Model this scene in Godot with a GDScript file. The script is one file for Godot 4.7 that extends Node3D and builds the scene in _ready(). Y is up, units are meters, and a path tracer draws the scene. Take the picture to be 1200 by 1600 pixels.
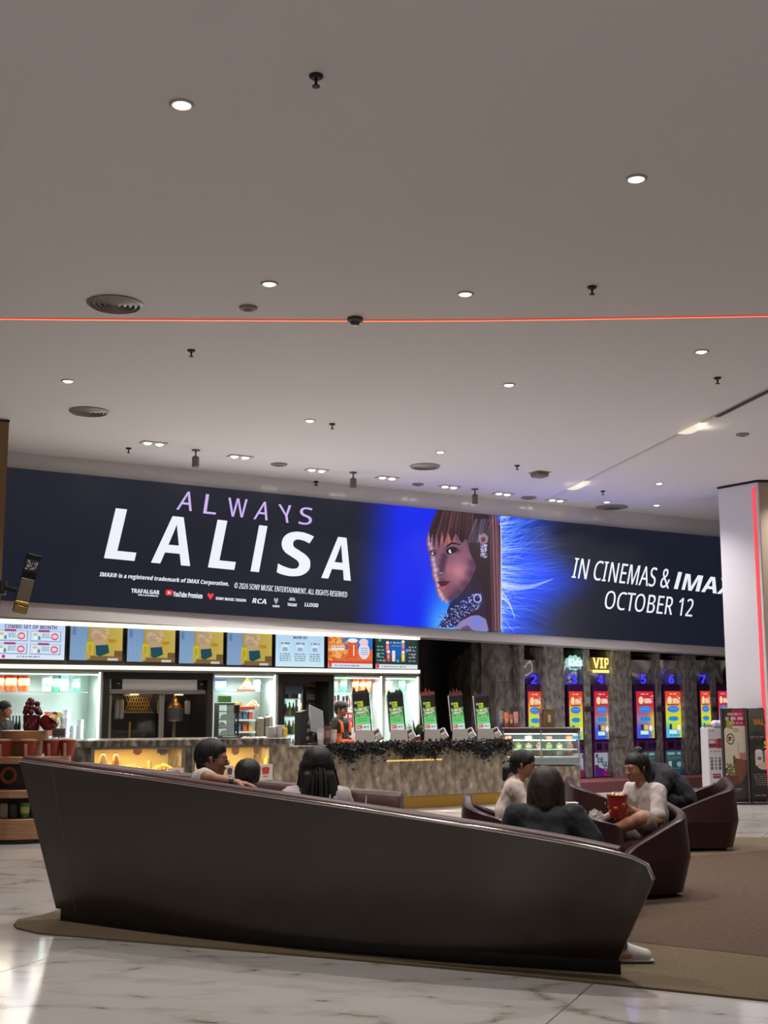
extends Node3D
# A cinema foyer: a long picture wall over a refreshment counter and ticket machines, a sloping sofa in front.
const F := 1933.0               # focal length in pixels of the 1200 x 1600 frame
const PITCH := 8.97             # the camera looks up by this many degrees
const EYE := Vector3(0, 1.5, 0)
const CEIL := 5.15
const UP := Vector3.UP

var led: Fr
var menu: Fr
var bar: Fr
var desk: Fr
var cake: Fr
var kio: Fr
var face: Fr                    # a plane square to the view, for the poster boards
var rng := RandomNumberGenerator.new()

func _ready() -> void:
	rng.seed = 7
	var cam := Camera3D.new()
	cam.name = "camera"
	cam.keep_aspect = Camera3D.KEEP_HEIGHT
	cam.fov = rad_to_deg(2.0 * atan(800.0 / F))
	cam.position = EYE
	cam.rotation.x = deg_to_rad(PITCH)
	cam.near = 0.05
	cam.far = 100.0
	add_child(cam)
	cam.current = true
	var we := WorldEnvironment.new()
	we.name = "environment"
	var e := Environment.new()
	e.background_mode = Environment.BG_COLOR
	e.background_color = Color.BLACK
	e.tonemap_mode = Environment.TONE_MAPPER_LINEAR
	e.tonemap_exposure = 1.0
	e.sdfgi_enabled = true
	e.ssao_enabled = true
	e.ssil_enabled = true
	we.environment = e
	add_child(we)
	frames()
	big_lights()
	shell()
	ceiling_fittings()
	picture_wall()
	menu_wall()
	counters()
	machines()
	right_side()
	left_side()
	lounge()
	people()

func area(n: String, at: Vector3, B: Basis, size: Vector2, c: Color, e: float, parent: Node = self) -> void:     # shines along -z of B
	var l := AreaLight3D.new()
	l.name = n
	l.area_size = size
	l.area_normalize_energy = true
	l.light_color = c
	l.light_energy = e
	l.area_range = 40.0
	l.area_attenuation = 2.0
	l.shadow_enabled = true
	parent.add_child(l, true)
	if parent == self: l.transform = Transform3D(B, at)
	else: l.global_transform = Transform3D(B, at)

func omni(n: String, at: Vector3, c: Color, e: float, size := 0.05) -> void:
	var l := OmniLight3D.new()
	l.name = n
	l.light_color = c
	l.light_energy = e
	l.light_size = size
	l.omni_range = 40.0
	l.omni_attenuation = 2.0
	l.shadow_enabled = true
	add_child(l, true)
	l.position = at

func frames() -> void:
	led = Fr.new(wd(0, 850, 17.5), wd(1125, 920, 24.2))
	menu = Fr.new(wd(0, 1000, 17.75), wd(655, 1020, 21.25))
	var a := wd(100, 1157, 15.3)
	bar = Fr.new(a, a + menu.u)
	a = wy(627, 1265, 0)
	desk = Fr.new(a, a + Vector3(cos(0.61), 0, -sin(0.61)))
	a = wd(785, 1137, 20.3)
	cake = Fr.new(a, a + Vector3(1, 0, -0.03))
	kio = Fr.new(wy(930, 1239, 0), wy(1100, 1230.5, 0))
	face = Fr.new(wy(1131, 1257, 0), wy(1131, 1257, 0) + Vector3(1, 0, -0.04))

const LAMP_E := 9.5
func big_lights() -> void:
	# the picture wall's own light, and the light strips over and under the menu screens
	var B := menu.basis()
	var c := led.at(9.3, 3.75, 0.25)
	area("led_blue_light", c, Basis(-led.u, UP, -led.n), Vector2(4.5, 1.9), rgb(60, 90, 255), 2.2)
	area("led_text_light", led.at(4.2, 3.9, 0.25), Basis(-led.u, UP, -led.n), Vector2(4.5, 1.6), rgb(220, 225, 255), 1.1)
	for y in [2.78, 2.1]:
		area("menu_strip_light", menu.at(3.5, y, 0.32), Basis(-menu.u, UP, -menu.n), Vector2(7.0, 0.06), rgb(255, 236, 200), 2.5)
	area("menu_screen_light", menu.at(3.5, 2.45, 0.3), Basis(-menu.u, UP, -menu.n), Vector2(6.5, 0.5), rgb(225, 235, 255), 2.0)

# ---------------------------------------------------------------- the shell
func marble_floor() -> StandardMaterial3D:
	var m := mat("marble_floor", Color.WHITE, 0.13)
	m.albedo_texture = noise_tex(noise(3, 0.0042, FastNoiseLite.TYPE_SIMPLEX, 5, FastNoiseLite.FRACTAL_RIDGED, 60.0), 1024,
		ramp([[0.0, rgb(192, 189, 185)], [0.55, rgb(188, 184, 180)], [0.76, rgb(174, 169, 163)], [0.88, rgb(138, 130, 122)], [1.0, rgb(98, 90, 84)]]))
	tri(m, 0.28)
	m.uv1_scale = Vector3(0.16, 0.3, 0.34)
	m.roughness_texture = noise_tex(noise(4, 0.01), 256, ramp([[0.0, Color(0.75, 0.75, 0.75)], [1.0, Color.WHITE]]))
	m.roughness = 0.14
	return m

func stone(key: String, sd: int, lo: Color, mid: Color, hi: Color, rough: float, scale := 0.5) -> StandardMaterial3D:
	if mats.has(key): return mats[key]
	var m := mat(key, Color.WHITE, rough)
	m.albedo_texture = noise_tex(noise(sd, 0.012, FastNoiseLite.TYPE_SIMPLEX_SMOOTH, 7, FastNoiseLite.FRACTAL_FBM, 30.0), 512, ramp([[0.0, lo.darkened(0.15)], [0.3, lo], [0.5, mid], [0.7, mid.lerp(hi, 0.35)], [0.84, hi], [1.0, hi.lightened(0.15)]]))
	tri(m, scale)
	m.uv1_scale = Vector3(scale * 1.8, scale * 0.9, scale * 1.8)
	return m

func shell() -> void:
	var white := mat("ceiling_white", rgb(214, 211, 213), 0.85)
	var m := marble_floor()
	# floor: a bed with stone slabs on it, as far as the photograph lets one follow the joints
	var st := S()
	box(st, Vector3(1, -0.14, -11), Vector3(30, 0.24, 46))
	var fl := struct("floor", st, mat("joint_dark", rgb(70, 64, 58), 0.7), "pale grey veined polished marble floor of the foyer", "floor")
	var p := wy(855, 1598, 0)
	var q := wy(920, 1542, 0)
	var d := (q - p).normalized()
	var x := Vector3(-d.z, 0, d.x)
	var T := 3.2
	var B := Basis(x, UP, -d)
	st = S()
	box(st, Vector3.ZERO, Vector3(T - 0.007, 0.024, T - 0.007), 0.003)
	st.generate_normals()
	var tile := st.commit()
	for i in range(-8, 8):
		for j in range(-4, 12):
			var c := p + x * (T * (i + 0.5)) + d * (T * (j + 0.06))
			if c.x < -13 or c.x > 14 or c.z < -33 or c.z > 10: continue
			var o := part(fl, "tile", tile, m)
			o.transform = Transform3D(B, Vector3(c.x, -0.012, c.z))
	# ceiling and the walls of the hall
	st = S()
	box(st, Vector3(1, CEIL + 0.15, -11), Vector3(30, 0.3, 46))
	struct("ceiling", st, white, "wide flat off-white plaster ceiling over the foyer", "ceiling")
	var wallm := mat("wall_paint", rgb(184, 180, 180), 0.8)
	for w in [["wall_left", Vector3(-13.6, 2.5, -11), Vector3(0.3, 5.6, 46), "plain beige side wall beyond the brown column"], ["wall_right", Vector3(15.6, 2.5, -11), Vector3(0.3, 5.6, 46), "plain beige side wall beyond the poster boards"],
			["wall_front", Vector3(1, 2.5, 11.6), Vector3(30, 5.6, 0.3), "plain beige wall behind the photographer"], ["wall_rear", Vector3(1, 2.5, -33.6), Vector3(30, 5.6, 0.3), "dark wall far behind the ticket machines"]]:
		st = S()
		box(st, w[1], w[2])
		struct(w[0], st, wallm, w[3], "wall")
	# a fine step in the ceiling on the right, with the slot at its near end
	var a := wy(1260, 578, CEIL)
	var b := wy(858, 780, CEIL)
	var f := Fr.new(a, b)
	var L := Vector2(a.x - b.x, a.z - b.z).length()
	st = S()
	prism(st, PackedVector2Array([Vector2(0, CEIL + 0.01), Vector2(0, CEIL - 0.022), Vector2(L, CEIL - 0.006), Vector2(L, CEIL + 0.01)]), -0.03, 0.03, Transform3D(f.basis(), f.o))
	var tr := struct("trim_1", st, mat("trim_gloss", rgb(196, 191, 188), 0.5), "slim pale ceiling trim running diagonally at upper right", "trim")
	st = S()
	var c := wy(1122, 648, CEIL)
	var k := Vector2(c.x - a.x, c.z - a.z).length()
	st = S()
	prism(st, PackedVector2Array([Vector2(0, CEIL - 0.02), Vector2(0, CEIL - 0.032), Vector2(k, CEIL - 0.032), Vector2(k, CEIL - 0.02)]), -0.03, 0.03, Transform3D(f.basis(), f.o))
	part(tr, "slot", st, mat("slot_dark", rgb(30, 26, 24), 0.6))
	for g in [[1098, 668, 0.34], [905, 757, 0.42]]:  # pale glowing bars at the bright spots along the trim
		c = wy(g[0], g[1], CEIL)
		k = Vector2(c.x - a.x, c.z - a.z).length()
		st = S()
		prism(st, PackedVector2Array([Vector2(k - g[2], CEIL - 0.02), Vector2(k - g[2] * 0.4, CEIL - 0.045), Vector2(k + g[2] * 0.5, CEIL - 0.045), Vector2(k + g[2], CEIL - 0.02)]), -0.07, 0.07, Transform3D(f.basis(), f.o))
		var o := part(self, "trim_glow", st, glow("trim_glow", rgb(255, 240, 214), 0.9))
		metas(o, "slim pale glowing bar along the diagonal ceiling trim, %s" % ("the nearer one above the white column" if g[0] > 1000 else "the farther one by the picture wall"), "ceiling lamp", "glowing bars along the diagonal ceiling trim")
		omni("trim_glow_light", Vector3(c.x, CEIL - 0.12, c.z), rgb(255, 240, 215), 0.03, 0.05)

# ---------------------------------------------------------------- what hangs on the ceiling
func ceiling_fittings() -> void:
	var ringm := mat("lamp_ring", rgb(168, 164, 160), 0.35, 0.3)
	var lens := glow("lamp_lens", rgb(255, 246, 230), 9.0)
	var spots := [
		[284, 163, "round ceiling downlight nearest the camera, at upper left"], [994, 279, "round ceiling downlight alone at upper right"],
		[421, 443, "round ceiling downlight just before the red line, left of centre"], [727, 459, "round ceiling downlight just before the red line, right of centre"],
		[1096, 549, "round ceiling downlight beyond the red line at far right"], [106, 595, "round ceiling downlight beyond the red line at far left, above the oval vent"],
		[795, 601, "round ceiling downlight beyond the red line, right of centre"], [484, 657, "small round ceiling downlight beside a sprinkler, near the frame middle"],
		[688, 706, "small round ceiling downlight above the bluish air vent"], [1030, 755, "small round ceiling downlight left of the white column top"],
		[948, 784, "tiny round ceiling downlight above the right end of the picture wall"], [1026, 789, "tiny round ceiling downlight farthest right, by the white column"]]
	var st := S()
	lathe(st, [Vector2(0.052, -0.004), Vector2(0.058, -0.012), Vector2(0.07, -0.012), Vector2(0.078, -0.004), Vector2(0.078, 0.0)], 24)
	st.generate_normals()
	var ringmesh := st.commit()
	st = S()
	lathe(st, [Vector2(0, -0.02), Vector2(0.03, -0.018), Vector2(0.052, -0.008), Vector2(0.056, 0.0)], 20, Vector3.ZERO, false)
	st.generate_normals()
	var lensmesh := st.commit()
	var spot_at := []
	for s in spots:
		var c := wy(s[0], s[1], CEIL)
		spot_at.append(c)
		var o := thing("downlight", s[2], "ceiling lamp", c, null, "round downlights in the ceiling")
		part(o, "trim_ring", ringmesh, ringm)
		part(o, "lens", lensmesh, lens)
	# the same grid of lamps goes on behind the photographer and to the sides
	for x in [-7.5, -3.5, 0.8, 5.0, 9.5]:
		for z in [-3.0, 1.5, 6.0]:
			if z < -2 and absf(x) < 2: continue
			spot_at.append(Vector3(x, CEIL, z))
			var o := thing("downlight", "round ceiling downlight out of the picture, behind or beside the photographer", "ceiling lamp", Vector3(x, CEIL, z), null, "downlights behind the photographer")
			part(o, "trim_ring", ringmesh, ringm)
			part(o, "lens", lensmesh, lens)
	for c in [Vector3(8.5, CEIL, -8), Vector3(9.0, CEIL, -13), Vector3(-8, CEIL, -8), Vector3(9, CEIL, -18), Vector3(5.6, CEIL, -16.2), Vector3(6.8, CEIL, -19.5), Vector3(4.4, CEIL, -12.4)]:  # unseen lamps, several added to brighten the right-hand floor and white column
		spot_at.append(c)
		var o := thing("downlight", "unseen round ceiling downlight beside the lounge, added for its light", "ceiling lamp", c, null, "added downlights beside the lounge")
		part(o, "trim_ring", ringmesh, ringm)
		part(o, "lens", lensmesh, lens)
	for c in spot_at:
		var l := SpotLight3D.new()
		l.name = "downlight_beam"
		l.light_color = rgb(255, 247, 240)
		l.light_energy = LAMP_E
		l.spot_angle = 62.0
		l.spot_angle_attenuation = 1.0
		l.spot_range = 40.0
		l.spot_attenuation = 2.0
		l.light_size = 0.05
		l.shadow_enabled = true
		add_child(l, true)
		l.position = c + Vector3(0, -0.03, 0)
		l.rotation.x = -PI / 2
	# twin lamps near the picture wall
	var twins := [[240, 692, "twin ceiling lamp above the left end of the picture wall, first of the row"], [375, 713, "twin ceiling lamp in the row by the picture wall, second from left"], [495, 734, "twin ceiling lamp in the row by the picture wall, third from left"],
		[605, 746, "twin ceiling lamp in the row by the picture wall, fourth from left"], [702, 760, "twin ceiling lamp in the row by the picture wall, fifth from left"], [786, 771, "twin ceiling lamp in the row by the picture wall, sixth from left"], [869, 781, "twin ceiling lamp in the row by the picture wall, last on the right"]]
	for s in twins:
		var c := wy(s[0], s[1], CEIL)
		var o := thing("twin_downlight", s[2], "ceiling lamp", c, led.basis(), "twin lamps along the picture wall")
		qbox(o, "frame", Vector3(0, -0.008, 0), Vector3(0.36, 0.016, 0.2), mat("lamp_frame", rgb(190, 184, 176), 0.5), 0.004)
		for k in [-0.085, 0.085]:
			var q := part(o, "lens", lensmesh, lens)
			q.position = Vector3(k, -0.012, 0.0)
		var l := SpotLight3D.new()
		l.name = "twin_beam"
		l.light_color = rgb(255, 246, 236)
		l.light_energy = LAMP_E * 1.3
		l.spot_angle = 50.0
		l.spot_angle_attenuation = 1.0
		l.spot_range = 40.0
		l.spot_attenuation = 2.0
		l.light_size = 0.08
		l.shadow_enabled = true
		add_child(l, true)
		l.position = c + Vector3(0, -0.05, 0)
		l.rotation.x = -PI / 2
	# sprinklers
	var dark := mat("sprinkler_dark", rgb(40, 36, 36), 0.5, 0.5)
	for s in [[494, 118, "dark fire sprinkler nearest the camera at the top of the frame"], [925, 448, "dark fire sprinkler before the red line at right"], [299, 547, "dark fire sprinkler just beyond the red line at left"], [519, 662, "dark fire sprinkler right of a small downlight, mid ceiling"],
			[201, 700, "dark fire sprinkler left of the first twin lamp"], [808, 727, "tiny dark fire sprinkler left of the square ceiling sensor"], [1121, 590, "tiny dark fire sprinkler before the diagonal trim at right"], [494, 752, "tiny dark fire sprinkler under the third twin lamp"], [942, 767, "tiny dark fire sprinkler left of the white column"]]:
		var o := thing("sprinkler", s[2], "sprinkler", wy(s[0], s[1], CEIL), null, "fire sprinklers in the ceiling")
		st = S()
		lathe(st, [Vector2(0.0, -0.022), Vector2(0.03, -0.02), Vector2(0.042, -0.01), Vector2(0.042, 0.0)], 14)
		part(o, "plate", st, dark)
		st = S()
		lathe(st, [Vector2(0.0, -0.075), Vector2(0.024, -0.072), Vector2(0.024, -0.066), Vector2(0.008, -0.06), Vector2(0.01, -0.02)], 10)
		part(o, "head", st, dark)
	# round air vents
	for s in [[180, 474, 0.255, "large round ceiling air vent before the red line at left"], [139, 642, 0.245, "round ceiling air vent above the left column top"], [664, 728, 0.235, "round bluish ceiling air vent mid ceiling near the picture wall"]]:
		var o := thing("air_vent", s[3], "air vent", wy(s[0], s[1], CEIL), null, "round air vents in the ceiling")
		var r: float = s[2]
		st = S()
		lathe(st, [Vector2(0, -0.004), Vector2(r * 0.9, -0.004), Vector2(r * 0.9, 0.0)], 32)
		part(o, "backing", st, mat("vent_dark", rgb(48, 44, 42), 0.7))
		for k in 5:
			var e := r * (1.0 - 0.19 * k)
			st = S()
			lathe(st, [Vector2(e - r * 0.13, -0.012), Vector2(e - r * 0.11, -0.03), Vector2(e, -0.012), Vector2(e - r * 0.02, -0.004)], 32)
			part(o, "ring", st, mat("vent_metal", rgb(150, 143, 137), 0.4, 0.3))
	# speakers, detectors, hanging spots
	for s in [[388, 480, 0.085, "grey round ceiling speaker right of the large air vent"], [436, 725, 0.13, "grey round ceiling speaker between two twin lamps"], [1160, 678, 0.09, "grey round ceiling detector beyond the diagonal trim"], [653, 756, 0.1, "small grey round ceiling speaker left of the fifth twin lamp"], [826, 777, 0.14, "flat grey ceiling speaker left of the last twin lamp"], [956, 792, 0.3, "flat dark ceiling hatch disc by the right end of the picture wall"]]:
		st = S()
		lathe(st, [Vector2(0, -0.03), Vector2(s[2] * 0.6, -0.028), Vector2(s[2] * 0.92, -0.02), Vector2(s[2], -0.004), Vector2(s[2], 0)], 20)
		var o := thing("ceiling_speaker", s[3], "speaker", wy(s[0], s[1], CEIL), null, "round speakers and detectors in the ceiling")
		part(o, "body", st, mat("speaker_grey", rgb(128, 120, 114), 0.6))
		st = S()
		lathe(st, [Vector2(0, -0.033), Vector2(s[2] * 0.5, -0.031)], 16)
		part(o, "grille", st, mat("speaker_grille", rgb(82, 76, 72), 0.7))
	var o := thing("smoke_detector", "dark smoke detector set on the red light line at frame centre", "detector", wy(555, 497, CEIL), null)
	st = S()
	lathe(st, [Vector2(0, -0.07), Vector2(0.035, -0.068), Vector2(0.05, -0.04), Vector2(0.075, -0.03), Vector2(0.075, 0)], 16)
	part(o, "body", st, mat("detector_grey", rgb(74, 62, 58), 0.5))
	st = S()
	lathe(st, [Vector2(0, -0.078), Vector2(0.018, -0.076), Vector2(0.02, -0.068)], 10)
	part(o, "lens", st, mat("detector_lens", rgb(200, 200, 205), 0.2))
	o = thing("ceiling_sensor", "brownish square ceiling sensor box right of the bluish air vent", "sensor", wy(843, 738, CEIL), led.basis())
	qbox(o, "body", Vector3(0, -0.04, 0), Vector3(0.22, 0.08, 0.22), mat("sensor_tan", rgb(128, 112, 94), 0.6), 0.02)
	qbox(o, "base", Vector3(0, -0.006, 0), Vector3(0.26, 0.012, 0.26), mat("sensor_base", rgb(150, 140, 130), 0.6), 0.003)
	for s in [[306, 703, "grey spot camera hanging from the ceiling, left one above the picture wall"], [552, 738, "grey spot camera hanging from the ceiling, middle one above the picture wall"], [742, 764, "grey spot camera hanging from the ceiling, right one above the singer's head"]]:
		o = thing("hanging_spot", s[2], "spotlight", wy(s[0], s[1], CEIL), led.basis(), "hanging spots along the picture wall")
		st = S()
		lathe(st, [Vector2(0.0, -0.012), Vector2(0.06, -0.012), Vector2(0.06, 0)], 14)
		part(o, "mount", st, mat("spot_metal", rgb(96, 90, 84), 0.4, 0.5))
		st = S()
		tube(st, [Vector3(0, 0, 0), Vector3(0, -0.1, 0)], 0.012, 6)
		part(o, "stem", st, mat("spot_metal", rgb(96, 90, 84), 0.4, 0.5))
		st = S()
		lathe(st, [Vector2(0, -0.26), Vector2(0.04, -0.255), Vector2(0.052, -0.25), Vector2(0.052, -0.11), Vector2(0.03, -0.09), Vector2(0, -0.088)], 14)
		part(o, "barrel", st, mat("spot_barrel", rgb(112, 104, 98), 0.45, 0.3))
	# the thin red light line across the ceiling
	var pts := []
	for v in [[-260, 494], [0, 497.5], [150, 498.6], [300, 499.4], [450, 500], [600, 500.6], [750, 500], [900, 498], [1050, 495.6], [1200, 493], [1460, 487]]:
		pts.append(wy(v[0], v[1], CEIL))
	var li := thing("red_light_line", "thin glowing red light line curving across the whole ceiling", "light strip")
	for k in 2:
		st = S()
		var rows := []
		for i in pts.size():
			var t: Vector3 = (pts[mini(i + 1, pts.size() - 1)] - pts[maxi(i - 1, 0)]).normalized()
			var nn := Vector3(-t.z, 0, t.x)
			var hw := 0.022 if k == 0 else 0.009
			var dy := 0.008 if k == 0 else 0.012
			rows.append(PackedVector3Array([pts[i] - nn * hw + UP * 0.002, pts[i] + nn * hw + UP * 0.002, pts[i] + nn * hw - UP * dy, pts[i] - nn * hw - UP * dy]))
		loft(st, rows, true, true, true, -1)
		part(li, "diffuser" if k == 0 else "core", st, glow("red_line", rgb(224, 62, 46), 0.9) if k == 0 else glow("red_core", rgb(255, 150, 110), 1.0))
# ---------------------------------------------------------------- helpers
var taken := {}
var mats := {}

class Fr:                       # a vertical working plane: o on the floor, u along it, n towards the hall
	var o: Vector3
	var u: Vector3
	var n: Vector3
	func _init(a: Vector3, b: Vector3):
		o = Vector3(a.x, 0, a.z)
		u = Vector3(b.x - a.x, 0, b.z - a.z).normalized()
		n = u.cross(Vector3.UP)
	func at(a: float, y: float, off := 0.0) -> Vector3:
		return o + u * a + Vector3.UP * y + n * off
	func basis() -> Basis:
		return Basis(u, Vector3.UP, n)

func ray(px: float, py: float) -> Vector3:
	var t := deg_to_rad(PITCH)
	return Vector3((px - 600.0) / F, sin(t) + (800.0 - py) / F * cos(t), -cos(t) + (800.0 - py) / F * sin(t))

func wd(px: float, py: float, d: float) -> Vector3:
	var r := ray(px, py)
	return EYE + r * (d / -r.z)

func wy(px: float, py: float, y: float) -> Vector3:
	var r := ray(px, py)
	return EYE + r * ((y - EYE.y) / r.y)

func hit(f: Fr, px: float, py: float, off := 0.0) -> Vector2:
	var r := ray(px, py)
	var k := (f.o + f.n * off - EYE).dot(f.n) / r.dot(f.n)
	var p := EYE + r * k
	return Vector2((p - f.o).dot(f.u), p.y)

func to_px(p: Vector3) -> Vector2:
	var t := deg_to_rad(PITCH)
	var q := p - EYE
	var dep := q.y * sin(t) - q.z * cos(t)
	return Vector2(600 + F * q.x / dep, 800 - F * (q.y * cos(t) + q.z * sin(t)) / dep)

func slot(f: Fr, x0: float, y0: float, x1: float, y1: float, off := 0.0) -> Array:   # [centre along, base height, width, height]
	var xm := (x0 + x1) / 2
	var ym := (y0 + y1) / 2
	var l := hit(f, x0, ym, off).x
	var r := hit(f, x1, ym, off).x
	var t := hit(f, xm, y0, off).y
	var b := hit(f, xm, y1, off).y
	return [(l + r) / 2, b, r - l, t - b]

func numbered(n: String) -> String:
	var k: int = taken.get(n, 0)
	taken[n] = k + 1
	return n if k == 0 else "%s_%03d" % [n, k]

func metas(o: Node, label: String, category: String, group := "", kind := "") -> void:
	if label != "": o.set_meta("label", label)
	if category != "": o.set_meta("category", category)
	if group != "": o.set_meta("group", group)
	if kind != "": o.set_meta("kind", kind)

func thing(n: String, label: String, category: String, at := Vector3.ZERO, turn = null, group := "", kind := "") -> Node3D:
	var o := Node3D.new()
	o.name = numbered(n)
	add_child(o, true)
	o.position = at
	if turn is Basis: o.basis = turn
	elif turn != null: o.rotation.y = turn
	metas(o, label, category, group, kind)
	return o

func part(p: Node, n: String, mesh, m: Material, label := "", kind := "") -> MeshInstance3D:
	var o := MeshInstance3D.new()
	o.name = n if p != self else numbered(n)
	if mesh is SurfaceTool:
		mesh.generate_normals()
		mesh = mesh.commit()
	o.mesh = mesh
	o.material_override = m
	p.add_child(o, true)
	if label != "": o.set_meta("label", label)
	if kind != "": o.set_meta("kind", kind)
	return o

func struct(n: String, mesh, m: Material, label: String, category: String) -> MeshInstance3D:
	var o := part(self, n, mesh, m)
	metas(o, label, category, "", "structure")
	return o

func copy(o: Node3D, at: Vector3, turn, label: String) -> Node3D:
	var c: Node3D = o.duplicate()
	c.name = numbered(o.name.rstrip("0123456789").trim_suffix("_"))
	add_child(c, true)
	c.position = at
	if turn is Basis: c.basis = turn
	elif turn != null: c.rotation = Vector3(0, turn, 0)
	if label != "": c.set_meta("label", label)
	return c

# materials -------------------------------------------------------
func rgb(r: float, g: float, b: float) -> Color:
	return Color(r / 255.0, g / 255.0, b / 255.0)

func mat(key: String, c: Color, rough := 0.6, metal := 0.0) -> StandardMaterial3D:
	if mats.has(key): return mats[key]
	var m := StandardMaterial3D.new()
	m.resource_name = key
	m.albedo_color = c
	m.roughness = rough
	m.metallic = metal
	mats[key] = m
	return m

func glow(key: String, c: Color, e := 1.0) -> StandardMaterial3D:
	if mats.has(key): return mats[key]
	var m := mat(key, rgb(30, 30, 30), 0.5)
	m.emission_enabled = true
	m.emission = c
	m.emission_energy_multiplier = e
	return m

func glass(key: String, c: Color, a := 0.12) -> StandardMaterial3D:
	if mats.has(key): return mats[key]
	var m := mat(key, Color(c.r, c.g, c.b, a), 0.05)
	m.transparency = BaseMaterial3D.TRANSPARENCY_ALPHA
	return m

func screen_mat(key: String, im: Image, e := 1.0) -> StandardMaterial3D:
	if mats.has(key): return mats[key]
	var m := mat(key, rgb(12, 12, 14), 0.3)
	m.emission_enabled = true
	m.emission = Color.WHITE
	m.emission_operator = BaseMaterial3D.EMISSION_OP_MULTIPLY
	m.emission_energy_multiplier = e
	m.emission_texture = ImageTexture.create_from_image(im)
	return m

func print_mat(key: String, im: Image, rough := 0.45) -> StandardMaterial3D:
	if mats.has(key): return mats[key]
	var m := mat(key, Color.WHITE, rough)
	m.albedo_texture = ImageTexture.create_from_image(im)
	return m

func noise(sd: int, freq: float, type := FastNoiseLite.TYPE_SIMPLEX_SMOOTH, oct := 4, fr := FastNoiseLite.FRACTAL_FBM, warp := 0.0) -> FastNoiseLite:
	var n := FastNoiseLite.new()
	n.seed = sd
	n.frequency = freq
	n.noise_type = type
	n.fractal_type = fr
	n.fractal_octaves = oct
	if warp > 0:
		n.domain_warp_enabled = true
		n.domain_warp_amplitude = warp
		n.domain_warp_frequency = freq * 0.6
		n.domain_warp_fractal_type = FastNoiseLite.DOMAIN_WARP_FRACTAL_PROGRESSIVE
	return n

func ramp(stops: Array) -> Gradient:
	var g := Gradient.new()
	var o := PackedFloat32Array()
	var c := PackedColorArray()
	for s in stops:
		o.append(s[0]); c.append(s[1])
	g.offsets = o
	g.colors = c
	return g

func noise_tex(n: FastNoiseLite, size: int, g: Gradient, as_normal := false) -> NoiseTexture2D:
	var t := NoiseTexture2D.new()
	t.width = size
	t.height = size
	t.seamless = true
	t.seamless_blend_skirt = 0.2
	t.noise = n
	t.normalize = true
	if as_normal: t.as_normal_map = true
	else: t.color_ramp = g
	return t

func tri(m: StandardMaterial3D, scale: float, world := true) -> StandardMaterial3D:
	m.uv1_triplanar = true
	m.uv1_world_triplanar = world
	m.uv1_scale = Vector3.ONE * scale
	m.uv1_triplanar_sharpness = 4.0
	return m

# shapes -------------------------------------------------------------
func S() -> SurfaceTool:
	var st := SurfaceTool.new()
	st.begin(Mesh.PRIMITIVE_TRIANGLES)
	return st

func quad(st: SurfaceTool, a: Vector3, b: Vector3, c: Vector3, d: Vector3, sg := -1) -> void:   # counter-clockwise seen from outside
	st.set_smooth_group(sg)
	for v in [a, c, b, a, d, c]:
		st.add_vertex(v)

func quad_uv(st: SurfaceTool, a: Vector3, b: Vector3, c: Vector3, d: Vector3, r := Rect2(0, 0, 1, 1)) -> void:   # a lower left, counter-clockwise
	st.set_smooth_group(-1)
	var e := r.end
	var p := r.position
	var uv := [Vector2(p.x, e.y), e, Vector2(e.x, p.y), p]
	var v := [a, b, c, d]
	for k in [0, 2, 1, 0, 3, 2]:
		st.set_uv(uv[k])
		st.add_vertex(v[k])

func loft(st: SurfaceTool, rows: Array, closed := true, cap0 := true, cap1 := true, sg := 0) -> void:
	var n: int = rows[0].size()
	for i in rows.size() - 1:
		var a = rows[i]
		var b = rows[i + 1]
		for j in (n if closed else n - 1):
			var k := (j + 1) % n
			quad(st, a[j], a[k], b[k], b[j], sg if sg > -2 else j + 1)
	for e in [[cap0, rows[0], true], [cap1, rows[-1], false]]:
		if e[0]:
			var r = e[1]
			var c := Vector3.ZERO
			for v in r: c += v
			c /= n
			st.set_smooth_group(-1)
			for j in n:
				var k := (j + 1) % n
				for v in ([c, r[j], r[k]] if e[2] else [c, r[k], r[j]]):
					st.add_vertex(v)

func ring(c: Vector3, hx: float, hz: float, b: float) -> PackedVector3Array:    # counter-clockwise seen from below/above for loft upward
	return PackedVector3Array([c + Vector3(hx, 0, -hz + b), c + Vector3(hx - b, 0, -hz), c + Vector3(-hx + b, 0, -hz), c + Vector3(-hx, 0, -hz + b),
		c + Vector3(-hx, 0, hz - b), c + Vector3(-hx + b, 0, hz), c + Vector3(hx - b, 0, hz), c + Vector3(hx, 0, hz - b)])

func flip(r: PackedVector3Array) -> PackedVector3Array:
	var q := r.duplicate()
	q.reverse()
	return q

func box(st: SurfaceTool, c: Vector3, s: Vector3, b := 0.0, xf := Transform3D()) -> void:
	var h := s / 2
	if b <= 0.0:
		var p := []
		for k in 8: p.append(xf * (c + Vector3(h.x if k & 1 else -h.x, h.y if k & 2 else -h.y, h.z if k & 4 else -h.z)))
		quad(st, p[4], p[5], p[7], p[6]); quad(st, p[1], p[0], p[2], p[3])
		quad(st, p[5], p[1], p[3], p[7]); quad(st, p[0], p[4], p[6], p[2])
		quad(st, p[6], p[7], p[3], p[2]); quad(st, p[0], p[1], p[5], p[4])
		return
	b = minf(b, minf(h.x, minf(h.y, h.z)) * 0.9)
	var rows := []
	for e in [[-h.y, b], [-h.y + b, 0.0], [h.y - b, 0.0], [h.y, b]]:
		var r := flip(ring(c + Vector3(0, e[0], 0), h.x - e[1], h.z - e[1], b))
		for k in r.size(): r[k] = xf * r[k]
		rows.append(r)
	loft(st, rows, true, true, true, -1)

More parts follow.
